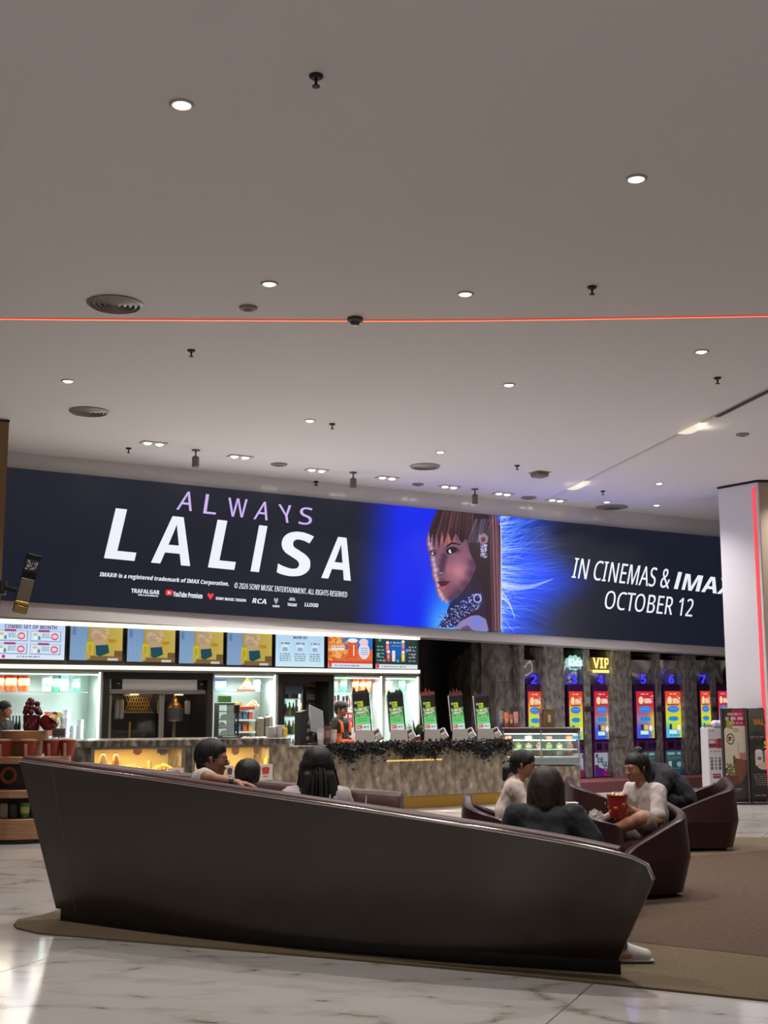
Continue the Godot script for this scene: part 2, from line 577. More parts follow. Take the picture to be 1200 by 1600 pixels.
func lathe(st: SurfaceTool, prof: Array, seg := 16, at := Vector3.ZERO, sharp := true, xf := Transform3D()) -> void:   # profile of Vector2(radius, y), from the bottom up on the outside
	for i in prof.size() - 1:
		for j in seg:
			var a := TAU * j / seg
			var b := TAU * (j + 1) / seg
			var v := []
			for e in [[prof[i], a], [prof[i], b], [prof[i + 1], b], [prof[i + 1], a]]:
				v.append(xf * (at + Vector3(sin(e[1]) * e[0].x, e[0].y, cos(e[1]) * e[0].x)))
			var sg := i if sharp else 0
			if prof[i].x < 1e-5:
				st.set_smooth_group(sg)
				for q in [v[0], v[3], v[2]]: st.add_vertex(q)
			elif prof[i + 1].x < 1e-5:
				st.set_smooth_group(sg)
				for q in [v[0], v[2], v[1]]: st.add_vertex(q)
			else:
				quad(st, v[0], v[1], v[2], v[3], sg)

func tube(st: SurfaceTool, pts: Array, r, sides := 8) -> void:
	var rows := []
	var up := Vector3.UP
	for i in pts.size():
		var t: Vector3 = (pts[mini(i + 1, pts.size() - 1)] - pts[maxi(i - 1, 0)]).normalized()
		var x := t.cross(up)
		if x.length() < 0.05: x = t.cross(Vector3.RIGHT)
		x = x.normalized()
		var y := x.cross(t)
		var q := PackedVector3Array()
		var rad: float = r[i] if r is Array else r
		for j in sides:
			var a := TAU * j / sides
			q.append(pts[i] + x * cos(a) * rad + y * sin(a) * rad)
		rows.append(flip(q))
	loft(st, rows, true, true, true, 0)

func prism(st: SurfaceTool, poly: PackedVector2Array, z0: float, z1: float, xf := Transform3D()) -> void:   # poly in x, y; z1 is the front
	var p := poly
	if Geometry2D.is_polygon_clockwise(p):
		p = p.duplicate()
		p.reverse()
	var idx := Geometry2D.triangulate_polygon(p)
	st.set_smooth_group(-1)
	for k in range(0, idx.size(), 3):
		var t := [p[idx[k]], p[idx[k + 1]], p[idx[k + 2]]]
		if (t[1] - t[0]).cross(t[2] - t[0]) < 0: t = [t[0], t[2], t[1]]
		for e in [t[0], t[2], t[1]]: st.add_vertex(xf * Vector3(e.x, e.y, z1))
		for e in [t[0], t[1], t[2]]: st.add_vertex(xf * Vector3(e.x, e.y, z0))
	for k in p.size():
		var a := p[k]
		var b := p[(k + 1) % p.size()]
		quad(st, xf * Vector3(a.x, a.y, z0), xf * Vector3(b.x, b.y, z0), xf * Vector3(b.x, b.y, z1), xf * Vector3(a.x, a.y, z1))

const FLAT := Basis(Vector3(1, 0, 0), Vector3(0, 0, 1), Vector3(0, -1, 0))      # lays a prism down: its x, y become world x, z and its depth goes down

func slab(st: SurfaceTool, pts: Array, y0: float, y1: float) -> void:           # a flat slab from world points (x, z), y0 below y1
	var p := PackedVector2Array()
	for v in pts: p.append(Vector2(v.x, v.z) if v is Vector3 else v)
	prism(st, p, -y1, -y0, Transform3D(FLAT, Vector3.ZERO))

func qbox(p: Node, n: String, c: Vector3, s: Vector3, m: Material, b := 0.0, label := "") -> MeshInstance3D:
	var st := S()
	box(st, c, s, b)
	return part(p, n, st, m, label)

func panel_uv(p: Node, n: String, c: Vector3, w: float, h: float, m: Material, tilt := 0.0) -> MeshInstance3D:   # a printed or glowing face, 4 mm thick
	var st := S()
	var B := Basis(Vector3.RIGHT, tilt)
	var x := B * Vector3(w / 2, 0, 0)
	var y := B * Vector3(0, h / 2, 0)
	var z := B * Vector3(0, 0, 0.002)
	quad_uv(st, c - x - y + z, c + x - y + z, c + x + y + z, c - x + y + z)
	for e in [[-x - y, x - y], [x - y, x + y], [x + y, -x + y], [-x + y, -x - y]]:
		quad_uv(st, c + e[0] - z, c + e[1] - z, c + e[1] + z, c + e[0] + z, Rect2(0.01, 0.01, 0.01, 0.01))
	quad_uv(st, c + x - y - z, c - x - y - z, c - x + y - z, c + x + y - z, Rect2(0.01, 0.01, 0.01, 0.01))
	return part(p, n, st, m)

var fonts := {}
func text_mesh(s: String, bold := true, serif := false) -> TextMesh:
	var key := "%s%s" % [bold, serif]
	if not fonts.has(key):
		var f := SystemFont.new()
		f.font_names = PackedStringArray(["Droid Serif" if serif else "Droid Sans"])
		f.font_weight = 700 if bold else 400
		fonts[key] = f
	var t := TextMesh.new()
	t.font = fonts[key]
	t.text = s
	t.font_size = 48
	t.pixel_size = 0.01
	t.depth = 0.02
	t.curve_step = 2.0
	return t

func lettering(p: Node, n: String, s: String, bl: Vector3, br: Vector3, tl: Vector3, m: Material, bold := true, serif := false) -> MeshInstance3D:   # text laid so that its box has these corners (in the space of p)
	var t := text_mesh(s, bold, serif)
	var b := t.get_aabb()
	var x := (br - bl) / b.size.x
	var y := (tl - bl) / b.size.y
	var z := x.cross(y).normalized() * (0.006 / maxf(b.size.z, 0.001))
	var xf := Transform3D(Basis(x, y, z), bl) * Transform3D(Basis(), -b.position)
	var st := S()
	st.append_from(t, 0, xf)
	var o := MeshInstance3D.new()
	o.name = n
	o.mesh = st.commit()
	o.material_override = m
	p.add_child(o, true)
	return o

func letter_box(p: Node, n: String, s: String, c: Vector3, w: float, h: float, m: Material, bold := true, serif := false, lean := 0.0) -> MeshInstance3D:
	var l := c - Vector3(w / 2, h / 2, 0)
	return lettering(p, n, s, l, l + Vector3(w, 0, 0), l + Vector3(lean * h, h, 0), m, bold, serif)

# painter for flat print and screens ------------------------------------
class Pic:
	var w: int
	var h: int
	var d: PackedByteArray
	func _init(ww: int, hh: int, c: Color):
		w = ww
		h = hh
		d = PackedByteArray()
		d.resize(w * h * 3)
		rect(0, 0, w, h, c)
	func px(x: int, y: int, c: Color, a: float) -> void:
		if x < 0 or y < 0 or x >= w or y >= h or a <= 0.0: return
		var k := (y * w + x) * 3
		d[k] = clampi(int(lerpf(d[k], c.r * 255.0, a)), 0, 255)
		d[k + 1] = clampi(int(lerpf(d[k + 1], c.g * 255.0, a)), 0, 255)
		d[k + 2] = clampi(int(lerpf(d[k + 2], c.b * 255.0, a)), 0, 255)
	func rect(x0: float, y0: float, x1: float, y1: float, c: Color, a := 1.0) -> void:
		for y in range(maxi(0, int(y0)), mini(h, int(y1))):
			for x in range(maxi(0, int(x0)), mini(w, int(x1))):
				px(x, y, c, a)
	func shade(x0: float, y0: float, x1: float, y1: float, c0: Color, c1: Color, down := true) -> void:
		for y in range(maxi(0, int(y0)), mini(h, int(y1))):
			for x in range(maxi(0, int(x0)), mini(w, int(x1))):
				px(x, y, c0.lerp(c1, (y - y0) / (y1 - y0) if down else (x - x0) / (x1 - x0)), 1.0)
	func poly(p: Array, c: Color, a := 1.0) -> void:
		var lo := INF
		var hi := -INF
		for v in p:
			lo = minf(lo, v.y)
			hi = maxf(hi, v.y)
		for y in range(maxi(0, int(lo)), mini(h, int(hi) + 1)):
			var xs := []
			var yy := y + 0.5
			for i in p.size():
				var e: Vector2 = p[i]
				var f: Vector2 = p[(i + 1) % p.size()]
				if (e.y <= yy) != (f.y <= yy):
					xs.append(e.x + (yy - e.y) / (f.y - e.y) * (f.x - e.x))
			xs.sort()
			for i in range(0, xs.size() - 1, 2):
				for x in range(maxi(0, int(xs[i])), mini(w, int(xs[i + 1]) + 1)):
					px(x, y, c, a * clampf(minf(x + 1 - xs[i], xs[i + 1] - x), 0, 1))
	func oval(cx: float, cy: float, rx: float, ry: float, c: Color, a := 1.0, soft := 0.0) -> void:
		for y in range(maxi(0, int(cy - ry)), mini(h, int(cy + ry) + 1)):
			for x in range(maxi(0, int(cx - rx)), mini(w, int(cx + rx) + 1)):
				var q := sqrt(pow((x + 0.5 - cx) / rx, 2) + pow((y + 0.5 - cy) / ry, 2))
				if q < 1: px(x, y, c, a * (1.0 if soft <= 0 else clampf((1 - q) / soft, 0, 1)))
	func line(p: Vector2, q: Vector2, wd: float, c: Color, a := 1.0) -> void:
		var n := (q - p).orthogonal().normalized() * wd / 2
		poly([p + n, q + n, q - n, p - n], c, a)
	func words(x0: float, y: float, x1: float, hh: float, c: Color, r: RandomNumberGenerator, a := 0.8) -> void:   # a line of writing too small to read
		var x := x0
		while x < x1:
			var e := minf(x1, x + hh * r.randf_range(0.9, 3.2))
			rect(x, y, e, y + hh, c, a * 0.75)
			for k in int((e - x) / maxf(hh * 0.5, 1.0)):
				rect(x + k * hh * 0.5, y, x + k * hh * 0.5 + maxf(1.0, hh * 0.2), y + hh, c, a)
			x = e + hh * 0.7
	func image() -> Image:
		return Image.create_from_data(w, h, false, Image.FORMAT_RGB8, d)
# ---------------------------------------------------------------- the picture wall
func led_top(a: float) -> float: return lerpf(hit(led, 12, 731).y, hit(led, 1123, 840).y, (a - hit(led, 12, 731).x) / (hit(led, 1123, 840).x - hit(led, 12, 731).x))
func led_low(a: float) -> float: return lerpf(hit(led, 3, 938.3).y, hit(led, 1128, 1011).y, (a - hit(led, 3, 938.3).x) / (hit(led, 1128, 1011).x - hit(led, 3, 938.3).x))

func led_picture(a0: float, a1: float) -> Image:
	var W := 2048
	var H := 384
	var p := Pic.new(W, H, rgb(19, 25, 40))
	var top0 := led_top(a0)
	var top1 := led_top(a1)
	var low0 := led_low(a0)
	var low1 := led_low(a1)
	var r := RandomNumberGenerator.new()
	r.seed = 21
	var navy := rgb(19, 25, 40)
	for x in W:
		var t := (x + 0.5) / W
		var a := lerpf(a0, a1, t)
		var tp := lerpf(top0, top1, t)
		var lw := lerpf(low0, low1, t)
		var q := to_px(led.at(a, (tp + lw) / 2)).x
		if q < 545 or q > 930: continue
		for y in H:
			var v := (y + 0.5) / H
			var c := navy
			if q < 782:
				c = navy.lerp(rgb(0, 36, 235), smoothstep(546, 632, q + 12 * v))
				c = c.lerp(rgb(40, 130, 255), smoothstep(650, 705, q + 26 * (v - 0.6)) * smoothstep(0.2, 0.85, v))
				c = c.lerp(rgb(90, 190, 245), 0.7 * smoothstep(655, 690, q) * smoothstep(0.72, 1.0, v))
			else:
				c = rgb(16, 70, 250).lerp(navy, smoothstep(822, 932, q + 70 * absf(v - 0.5) + 14 * sin(v * 9.0)))
			var n := r.randf_range(-0.02, 0.02)
			p.px(x, y, Color(c.r + n, c.g + n, c.b + n), 1.0)
	var M := func(cx: float, cy: float) -> Vector2:        # from a photograph crop to the screen's own picture
		var g := hit(led, 640 + cx / 4.286, 760 + cy / 4.286)
		var tt := (g.x - a0) / (a1 - a0)
		var tp := lerpf(top0, top1, tt)
		var lw := lerpf(low0, low1, tt)
		return Vector2(tt * W, (tp - g.y) / (tp - lw) * H)
	var P := func(l: Array) -> Array:
		var o := []
		for k in range(0, l.size(), 2): o.append(M.call(l[k], l[k + 1]))
		return o
	# the back of the head and its hair, then the bright strands flying right
	p.poly(P.call([178, 150, 560, 195, 596, 260, 604, 400, 604, 975, 510, 975, 470, 800, 430, 700, 330, 300, 150, 260]), rgb(42, 26, 36))
	for k in 420:
		var y0 := r.randf_range(200, 960)
		var ln := r.randf_range(80, 640) * (1.0 - absf(y0 - 520) / 1000.0)
		if k % 3 == 0: ln *= 0.4
		var bend := r.randf_range(-110, 70) + (y0 - 560) * 0.3
		var prev: Vector2 = M.call(598, y0)
		var whit := r.randf()
		for s in range(1, 13):
			var f := s / 12.0
			var cur: Vector2 = M.call(598 + ln * f, y0 + bend * f * f + 16 * f * sin(f * 7 + k))
			p.line(prev, cur, 1.5 - 0.7 * f, rgb(226, 238, 255) if whit > 0.5 else rgb(84, 150, 255), (0.75 if ln < 220 else 0.5) * (1.0 - f * 0.8))
			prev = cur
	for y0 in [215, 255, 540, 575, 610, 650]:
		for g in 7: p.oval(M.call(600 + 22 * g, y0).x, M.call(600 + 22 * g, y0 + g * (y0 - 460) * 0.03).y, 11, 7, rgb(222, 234, 250), 0.6 - 0.075 * g, 0.9)
	for k in 46:                                  # two thick locks blown out to the right
		var low := k % 2 == 1
		var prev: Vector2 = M.call(600, (735 if low else 655) + r.randf_range(-34, 34))
		var e := r.randf_range(-30, 30)
		for g in range(1, 9):
			var f := g / 8.0
			var cur: Vector2 = M.call(600 + (95.0 if low else 350.0) * f, (735 + 150 * f * f if low else 655 + 30 * sin(f * PI) - 40 * f * f + 34 * maxf(0.0, f - 0.8)) + e * (1 - f))
			p.line(prev, cur, 2.2 - 1.4 * f, rgb(216, 232, 255), 0.5 * (1.0 - 0.6 * f))
			prev = cur
	# face and neck
	p.poly(P.call([400, 600, 470, 640, 520, 965, 300, 965, 260, 800, 330, 720]), rgb(44, 32, 52))
	p.poly(P.call([180, 250, 118, 300, 106, 345, 103, 400, 122, 450, 128, 500, 138, 560, 140, 610, 158, 640, 165, 700, 190, 752, 222, 776, 262, 764, 330, 726, 392, 640, 430, 560, 440, 470, 432, 330, 330, 240]), rgb(128, 82, 104))
	var O := func(cx: float, cy: float, rx: float, ry: float, c: Color, a: float) -> void:
		var o: Vector2 = M.call(cx, cy)
		p.oval(o.x, o.y, rx * 0.405, ry * 0.42, c, a, 0.95)
	O.call(315, 570, 105, 120, rgb(206, 132, 146), 0.85)
	O.call(330, 470, 90, 70, rgb(150, 96, 124), 0.6)
	O.call(235, 350, 70, 70, rgb(222, 122, 100), 0.8)
	O.call(226, 740, 60, 50, rgb(190, 112, 124), 0.7)
	for g in [[118, 320], [110, 350], [108, 385], [118, 420], [128, 455], [132, 490], [138, 525], [142, 560], [146, 595], [156, 625], [164, 660], [172, 695], [182, 725], [198, 752], [222, 768]]:
		O.call(g[0] + 17, g[1] + 2, 19, 30, rgb(222, 206, 238), 0.85)
	for g in [[420, 520], [405, 590], [370, 660], [320, 715], [270, 752], [430, 430]]: O.call(g[0], g[1], 60, 60, rgb(58, 34, 62), 0.75)
	for g in [[222, 470], [214, 505], [206, 540], [200, 575]]: O.call(g[0], g[1], 34, 36, rgb(40, 22, 44), 0.75)
	O.call(172, 560, 22, 26, rgb(206, 180, 206), 0.8)
	O.call(200, 582, 26, 12, rgb(196, 168, 190), 0.75)
	O.call(250, 560, 22, 60, rgb(176, 110, 130), 0.5)
	O.call(280, 430, 70, 34, rgb(50, 28, 44), 0.75)
	O.call(146, 450, 36, 26, rgb(60, 40, 62), 0.7)
	O.call(205, 622, 30, 14, rgb(60, 32, 52), 0.5)
	p.poly(P.call([176, 640, 210, 632, 262, 640, 230, 668, 196, 672]), rgb(74, 22, 44))                  # lips
	p.poly(P.call([182, 676, 226, 668, 244, 664, 222, 696, 196, 700]), rgb(170, 84, 98))
	p.poly(P.call([232, 430, 258, 410, 290, 408, 316, 426, 290, 446, 258, 458, 238, 452]), rgb(24, 16, 26))     # eyes
	p.oval(M.call(262, 437).x, M.call(262, 437).y, 4.5, 6, rgb(230, 228, 236))
	p.oval(M.call(276, 432).x, M.call(276, 432).y, 5, 6.5, rgb(16, 10, 16))
	p.poly(P.call([126, 430, 150, 440, 172, 452, 150, 468, 128, 462]), rgb(32, 22, 34))
	p.oval(M.call(143, 452).x, M.call(143, 452).y, 3, 4, rgb(206, 206, 226))
	p.poly(P.call([232, 404, 270, 376, 330, 388, 330, 396, 272, 388, 236, 414]), rgb(30, 18, 24))            # brows
	p.poly(P.call([124, 424, 150, 424, 184, 440, 150, 432]), rgb(40, 24, 30))
	# fringe and strands
	p.poly(P.call([185, 150, 150, 210, 120, 300, 128, 392, 142, 320, 152, 420, 170, 310, 186, 424, 206, 290, 222, 392, 246, 300, 270, 372, 300, 318, 340, 386, 366, 350, 404, 470, 440, 540, 470, 640, 520, 965, 604, 965, 604, 300, 560, 190]), rgb(44, 26, 34))
	for k in 70:
		var x0 := r.randf_range(180, 420)
		p.line(M.call(x0, 165), M.call(120 + (x0 - 180) * 1.25, r.randf_range(280, 420)), 1.5, [rgb(112, 56, 52), rgb(26, 14, 22), rgb(146, 92, 90)][k % 3], 0.5)
	for k in 40:
		var x0 := r.randf_range(540, 602)
		p.line(M.call(x0 - 20, 190), M.call(x0, 970), 1.6, [rgb(120, 66, 66), rgb(182, 130, 150), rgb(34, 20, 30)][k % 3], 0.5)
	p.poly(P.call([596, 200, 606, 300, 608, 560, 604, 960, 598, 960, 598, 500]), rgb(226, 222, 246), 0.8)
	# ear with a jewelled drop, jewelled collar, shoulder
	p.poly(P.call([452, 330, 490, 316, 516, 340, 512, 376, 478, 396, 456, 376]), rgb(150, 108, 126))
	p.poly(P.call([466, 348, 494, 340, 500, 366, 474, 380]), rgb(60, 36, 52))
	p.poly(P.call([462, 392, 508, 386, 502, 440, 484, 486, 468, 450]), rgb(104, 104, 150))
	p.poly(P.call([262, 780, 350, 710, 470, 716, 500, 800, 400, 830, 320, 890, 280, 945, 178, 945, 224, 880]), rgb(34, 34, 78))
	p.poly(P.call([282, 958, 330, 905, 400, 868, 450, 864, 500, 890, 520, 968, 400, 962]), rgb(140, 126, 188))
	p.oval(M.call(440, 905).x, M.call(440, 905).y, 20, 24, rgb(92, 130, 240), 0.7, 0.9)
	p.poly(P.call([330, 948, 380, 930, 410, 962, 340, 962]), rgb(84, 58, 84), 0.7)
	for k in 420:
		var g := Vector2(r.randf(), r.randf())
		var cx := lerpf(190, 470, g.x)
		var cy := lerpf(930, 745, g.x) + (g.y - 0.5) * 120
		if cy < 720 or cy > 945: continue
		var o: Vector2 = M.call(cx, cy)
		p.oval(o.x, o.y, 1.6, 1.6, [rgb(205, 210, 255), rgb(96, 112, 225), rgb(20, 20, 52)][k % 3], 0.9)
	for k in 60:
		var o: Vector2 = M.call(r.randf_range(464, 506), r.randf_range(392, 480))
		p.oval(o.x, o.y, 1.4, 1.4, rgb(214, 214, 250), 0.9)
	for k in 24:
		var o: Vector2 = M.call(444 + 24 * cos(k * TAU / 24), 752 + 26 * sin(k * TAU / 24))
		p.oval(o.x, o.y, 2, 2, rgb(190, 196, 250), 0.9)
	for k in 40:
		var x0 := r.randf_range(430, 560)
		p.line(M.call(x0, 220), M.call(x0 - r.randf_range(10, 80), 380), 1.0, rgb(180, 190, 240), 0.25)
	return p.image()

var fascia_low: Callable
func picture_wall() -> void:
	# the fascia that carries the screen: from the ceiling down to the menu screens
	var gloss := mat("fascia_gloss", rgb(204, 201, 206), 0.14)
	gloss.metallic_specular = 0.6
	var a0 := hit(led, -260, 850).x
	var a1 := hit(led, 1420, 920).x
	var l0 := hit(led, 3, 962.5)
	var lm := hit(led, 660, 995.5)
	var l1 := hit(led, 1130, 1023.0)
	fascia_low = func(a: float) -> float: return lerpf(l0.y, lm.y, (a - l0.x) / (lm.x - l0.x)) if a < lm.x else lerpf(lm.y, l1.y, (a - lm.x) / (l1.x - lm.x))
	var f := fascia_low
	var st := S()
	prism(st, PackedVector2Array([Vector2(a0, CEIL), Vector2(a0, f.call(a0)), Vector2(lm.x, lm.y), Vector2(a1, f.call(a1)), Vector2(a1, CEIL)]), -0.5, 0.0, Transform3D(led.basis(), led.o))
	struct("wall_back", st, gloss, "long glossy grey fascia wall carrying the picture screen", "wall")
	a0 = hit(led, -40, 850).x
	a1 = hit(led, 1190, 920).x
	var t := thing("led_screen", "long wide LED picture wall with a film title and a woman's face on blue", "screen", led.o, led.basis())
	st = S()
	var z := 0.05
	var A := [Vector3(a0, led_low(a0), z), Vector3(a1, led_low(a1), z), Vector3(a1, led_top(a1), z), Vector3(a0, led_top(a0), z)]
	st.set_smooth_group(-1)
	var N := 24                                  # strips, so that the picture is not sheared by the taper
	for k in N:
		var e := float(k) / N
		var g := float(k + 1) / N
		quad_uv(st, A[0].lerp(A[1], e), A[0].lerp(A[1], g), A[3].lerp(A[2], g), A[3].lerp(A[2], e), Rect2(e, 0, g - e, 1))
	part(t, "display_face", st, screen_mat("led_picture", led_picture(a0, a1), 1.0))
	st = S()
	prism(st, PackedVector2Array([Vector2(a0, led_top(a0)), Vector2(a0, led_low(a0)), Vector2(a1, led_low(a1)), Vector2(a1, led_top(a1))]), 0.0, 0.045)
	part(t, "cabinet", st, mat("led_cabinet", rgb(22, 22, 26), 0.5))
	var w := glow("led_white", rgb(236, 240, 250), 1.0)
	var L := func(n: String, s: String, p: Array, m: Material, bold := true, serif := false) -> void:
		var v := []
		for k in 3:
			var q := hit(led, p[2 * k], p[2 * k + 1], 0.055)
			v.append(Vector3(q.x, q.y, 0.052))
		lettering(t, n, s, v[0], v[1], v[2], m, bold, serif)
	for g in [["A", 275.5, 796, 299.5, 798.5, 283, 767], ["L", 317.5, 802, 337, 804, 322, 772], ["W", 355.5, 806.5, 385.5, 809, 357, 777.5], ["A", 396, 811, 418, 813, 403, 783], ["Y", 439, 816, 459, 817.5, 435, 788], ["S", 466.5, 819, 486.5, 820.5, 469, 792]]:
		L.call("title_lettering", g[0], g.slice(1), glow("led_lilac", rgb(206, 178, 240), 1.0), false)
	L.call("title_lettering", "L", [162.5, 872, 210, 876.5, 181, 794], w)
	L.call("title_lettering", "A", [236, 879, 297, 884.5, 248, 804], w)
	L.call("title_lettering", "L", [325, 886.5, 366, 890.5, 340, 812], w)
	L.call("title_lettering", "l", [391.5, 892.6, 404.5, 894, 405, 820.5], w)
	L.call("title_lettering", "S", [432, 898, 482, 903, 442, 828], w)
	L.call("title_lettering", "A", [502, 903, 548, 907.5, 512, 837], w)
	L.call("small_lettering", "IMAX® is a registered trademark of IMAX Corporation.", [155, 902.5, 357, 917.5, 157, 893.5], w)
	L.call("small_lettering", "© 2026 SONY MUSIC ENTERTAINMENT. ALL RIGHTS RESERVED", [366, 919, 542, 933.5, 367, 910], w, false)
	L.call("logo_lettering", "TRAFALGAR", [205, 926, 249, 929, 205.3, 919.5], w)
	L.call("logo_lettering", "RELEASING", [216, 930.5, 247, 932.6, 216, 928.2], w)
	L.call("logo_lettering", "YouTube Premium", [270.5, 932, 316, 935.5, 271, 923.5], w)
	L.call("logo_lettering", "SONY MUSIC VISION", [337, 937, 384, 940.5, 337.3, 932.6], w)
	L.call("logo_lettering", "RCA", [394, 942, 416, 944, 396, 934.5], w)
	L.call("logo_lettering", "LLOUD", [476, 947.5, 497, 949, 476.6, 941.5], w)
	L.call("logo_lettering", "SONY", [426, 948.5, 437, 949.3, 426, 945.2], w)
	L.call("logo_lettering", "TALENT", [449, 946.5, 464, 948, 449.3, 942], w)
	var red := glow("led_red", rgb(240, 44, 40), 1.0)
	for r in [[259, 921, 269.5, 931, red, 0.0], [324, 926.5, 334, 937, red, 1.0], [428, 934, 435, 944, glow("led_grey", rgb(180, 184, 196), 0.8), 1.0], [451, 934, 462, 941, glow("led_grey", rgb(180, 184, 196), 0.8), 2.0]]:
		var lo := hit(led, r[0], r[3], 0.055)
		var hi := hit(led, r[2], r[1], 0.055)
		st = S()
		var c := (lo + hi) / 2
		var h := (hi - lo) / 2
		var pl := PackedVector2Array()
		if r[5] == 0.0: pl = PackedVector2Array([c + Vector2(-h.x, -h.y * 0.8), c + Vector2(h.x, -h.y * 0.8), c + Vector2(h.x, h.y * 0.8), c + Vector2(-h.x, h.y * 0.8)])
		elif r[5] == 1.0: pl = PackedVector2Array([c + Vector2(0, -h.y), c + Vector2(h.x, h.y * 0.3), c + Vector2(h.x * 0.7, h.y), c + Vector2(0, h.y * 0.5), c + Vector2(-h.x * 0.7, h.y), c + Vector2(-h.x, h.y * 0.3)])
		else: pl = PackedVector2Array([c + Vector2(-h.x, -h.y * 0.3), c + Vector2(h.x, -h.y * 0.3), c + Vector2(h.x * 0.6, h.y), c + Vector2(-h.x * 0.6, h.y)])
		prism(st, pl, 0.05, 0.056)
		part(t, "logo_mark", st, r[4])
		if r[5] == 0.0:
			st = S()
			prism(st, PackedVector2Array([c + Vector2(-h.x * 0.3, -h.y * 0.45), c + Vector2(h.x * 0.45, 0), c + Vector2(-h.x * 0.3, h.y * 0.45)]), 0.056, 0.059)
			part(t, "logo_arrow", st, w)
	L.call("date_lettering", "IN CINEMAS &", [893, 902.5, 1045, 919.5, 899, 871.5], w, false)
	L.call("date_lettering", "lMAX", [1053, 920, 1143, 930, 1060, 893.5], w)
	L.call("date_lettering", "OCTOBER 12", [943.5, 951, 1081, 963.5, 948, 922.5], w, false)

# ---------------------------------------------------------------- the lit wall of menus behind the counter
func combo_pic() -> Image:
	var p := Pic.new(320, 176, rgb(206, 226, 250))
	var r := RandomNumberGenerator.new()
	r.seed = 5
	p.shade(0, 0, 320, 176, rgb(190, 216, 252), rgb(226, 238, 250))
	for k in 4:
		var x := 18.0 + 148 * (k % 2)
		var y := 40.0 + 62 * (k / 2)
		p.rect(x, y, x + 136, y + 50, rgb(150, 140, 190))
		p.rect(x + 2, y + 2, x + 132, y + 46, rgb(206, 236, 246))
		p.rect(x + 34, y - 6, x + 84, y + 5, rgb(170, 70, 120))
		p.oval(x + 108, y + 25, 17, 17, rgb(226, 96, 130))
		p.oval(x + 108, y + 25, 12, 9, rgb(250, 210, 220))
		p.words(x + 52, y + 12, x + 86, 4, rgb(90, 110, 140), r)
		p.words(x + 52, y + 20, x + 84, 4, rgb(90, 110, 140), r)
		p.words(x + 52, y + 28, x + 88, 4, rgb(90, 110, 140), r)
		p.poly([Vector2(x + 12, y + 18), Vector2(x + 30, y + 18), Vector2(x + 27, y + 42), Vector2(x + 15, y + 42)], rgb(240, 244, 250))
		p.oval(x + 21, y + 17, 10, 6, rgb(214, 190, 140))
		p.rect(x + 34, y + 24, x + 44, y + 42, rgb(120, 130, 160))
	p.oval(52, 164, 8, 8, rgb(210, 60, 90))
	p.words(110, 160, 210, 6, rgb(110, 110, 140), r)
	return p.image()

func promo_pic() -> Image:      # a plain stand-in: blue curtain, yellow room, a bucket of popcorn
	var p := Pic.new(208, 144, rgb(190, 160, 60))
	var r := RandomNumberGenerator.new()
	r.seed = 9
	p.shade(0, 0, 70, 144, rgb(120, 158, 206), rgb(150, 186, 226))
	for k in 7: p.rect(6 + k * 9, 4, 9 + k * 9, 100 + 20 * (k % 2), rgb(176, 204, 234), 0.6)
	p.rect(8, 12, 22, 44, rgb(96, 120, 170), 0.6)
	p.shade(70, 0, 208, 144, rgb(198, 166, 74), rgb(222, 196, 96), false)
	p.rect(176, 104, 208, 144, rgb(128, 96, 52))
	p.rect(70, 126, 208, 144, rgb(140, 108, 66))
	p.poly([Vector2(92, 52), Vector2(142, 52), Vector2(136, 110), Vector2(98, 110)], rgb(210, 178, 142))
	for k in 46: p.oval(r.randf_range(86, 148), r.randf_range(18, 58), 8, 7, [rgb(226, 196, 150), rgb(206, 170, 120), rgb(196, 176, 176)][k % 3])
	p.rect(66, 70, 92, 122, rgb(226, 214, 40))
	p.rect(72, 80, 86, 110, rgb(206, 180, 50))
	p.poly([Vector2(100, 84), Vector2(150, 80), Vector2(156, 112), Vector2(120, 128), Vector2(104, 122)], rgb(28, 84, 92))
	p.rect(60, 104, 80, 138, rgb(206, 186, 116))
	p.oval(166, 64, 18, 7, rgb(206, 152, 40))
	p.rect(150, 134, 192, 144, rgb(230, 226, 216))
	return p.image()

func price_pic() -> Image:
	var p := Pic.new(208, 144, rgb(190, 222, 246))
	p.shade(0, 0, 208, 144, rgb(182, 214, 246), rgb(206, 238, 250))
	var r := RandomNumberGenerator.new()
	r.seed = 31
	for k in 3:
		var x := 14.0 + 64 * k
		p.rect(x, 30, x + 1, 120, rgb(150, 190, 220))
		p.words(x + 8, 42, x + 46, 7, rgb(90, 110, 130), r)
		p.oval(x + 26, 62, 14, 10, rgb(236, 240, 244))
		p.rect(x + 16, 62, x + 36, 78, rgb(150, 176, 200))
		for j in 4: p.words(x + 4, 88 + j * 9, x + 50, 5, rgb(100, 120, 140), r)
	return p.image()

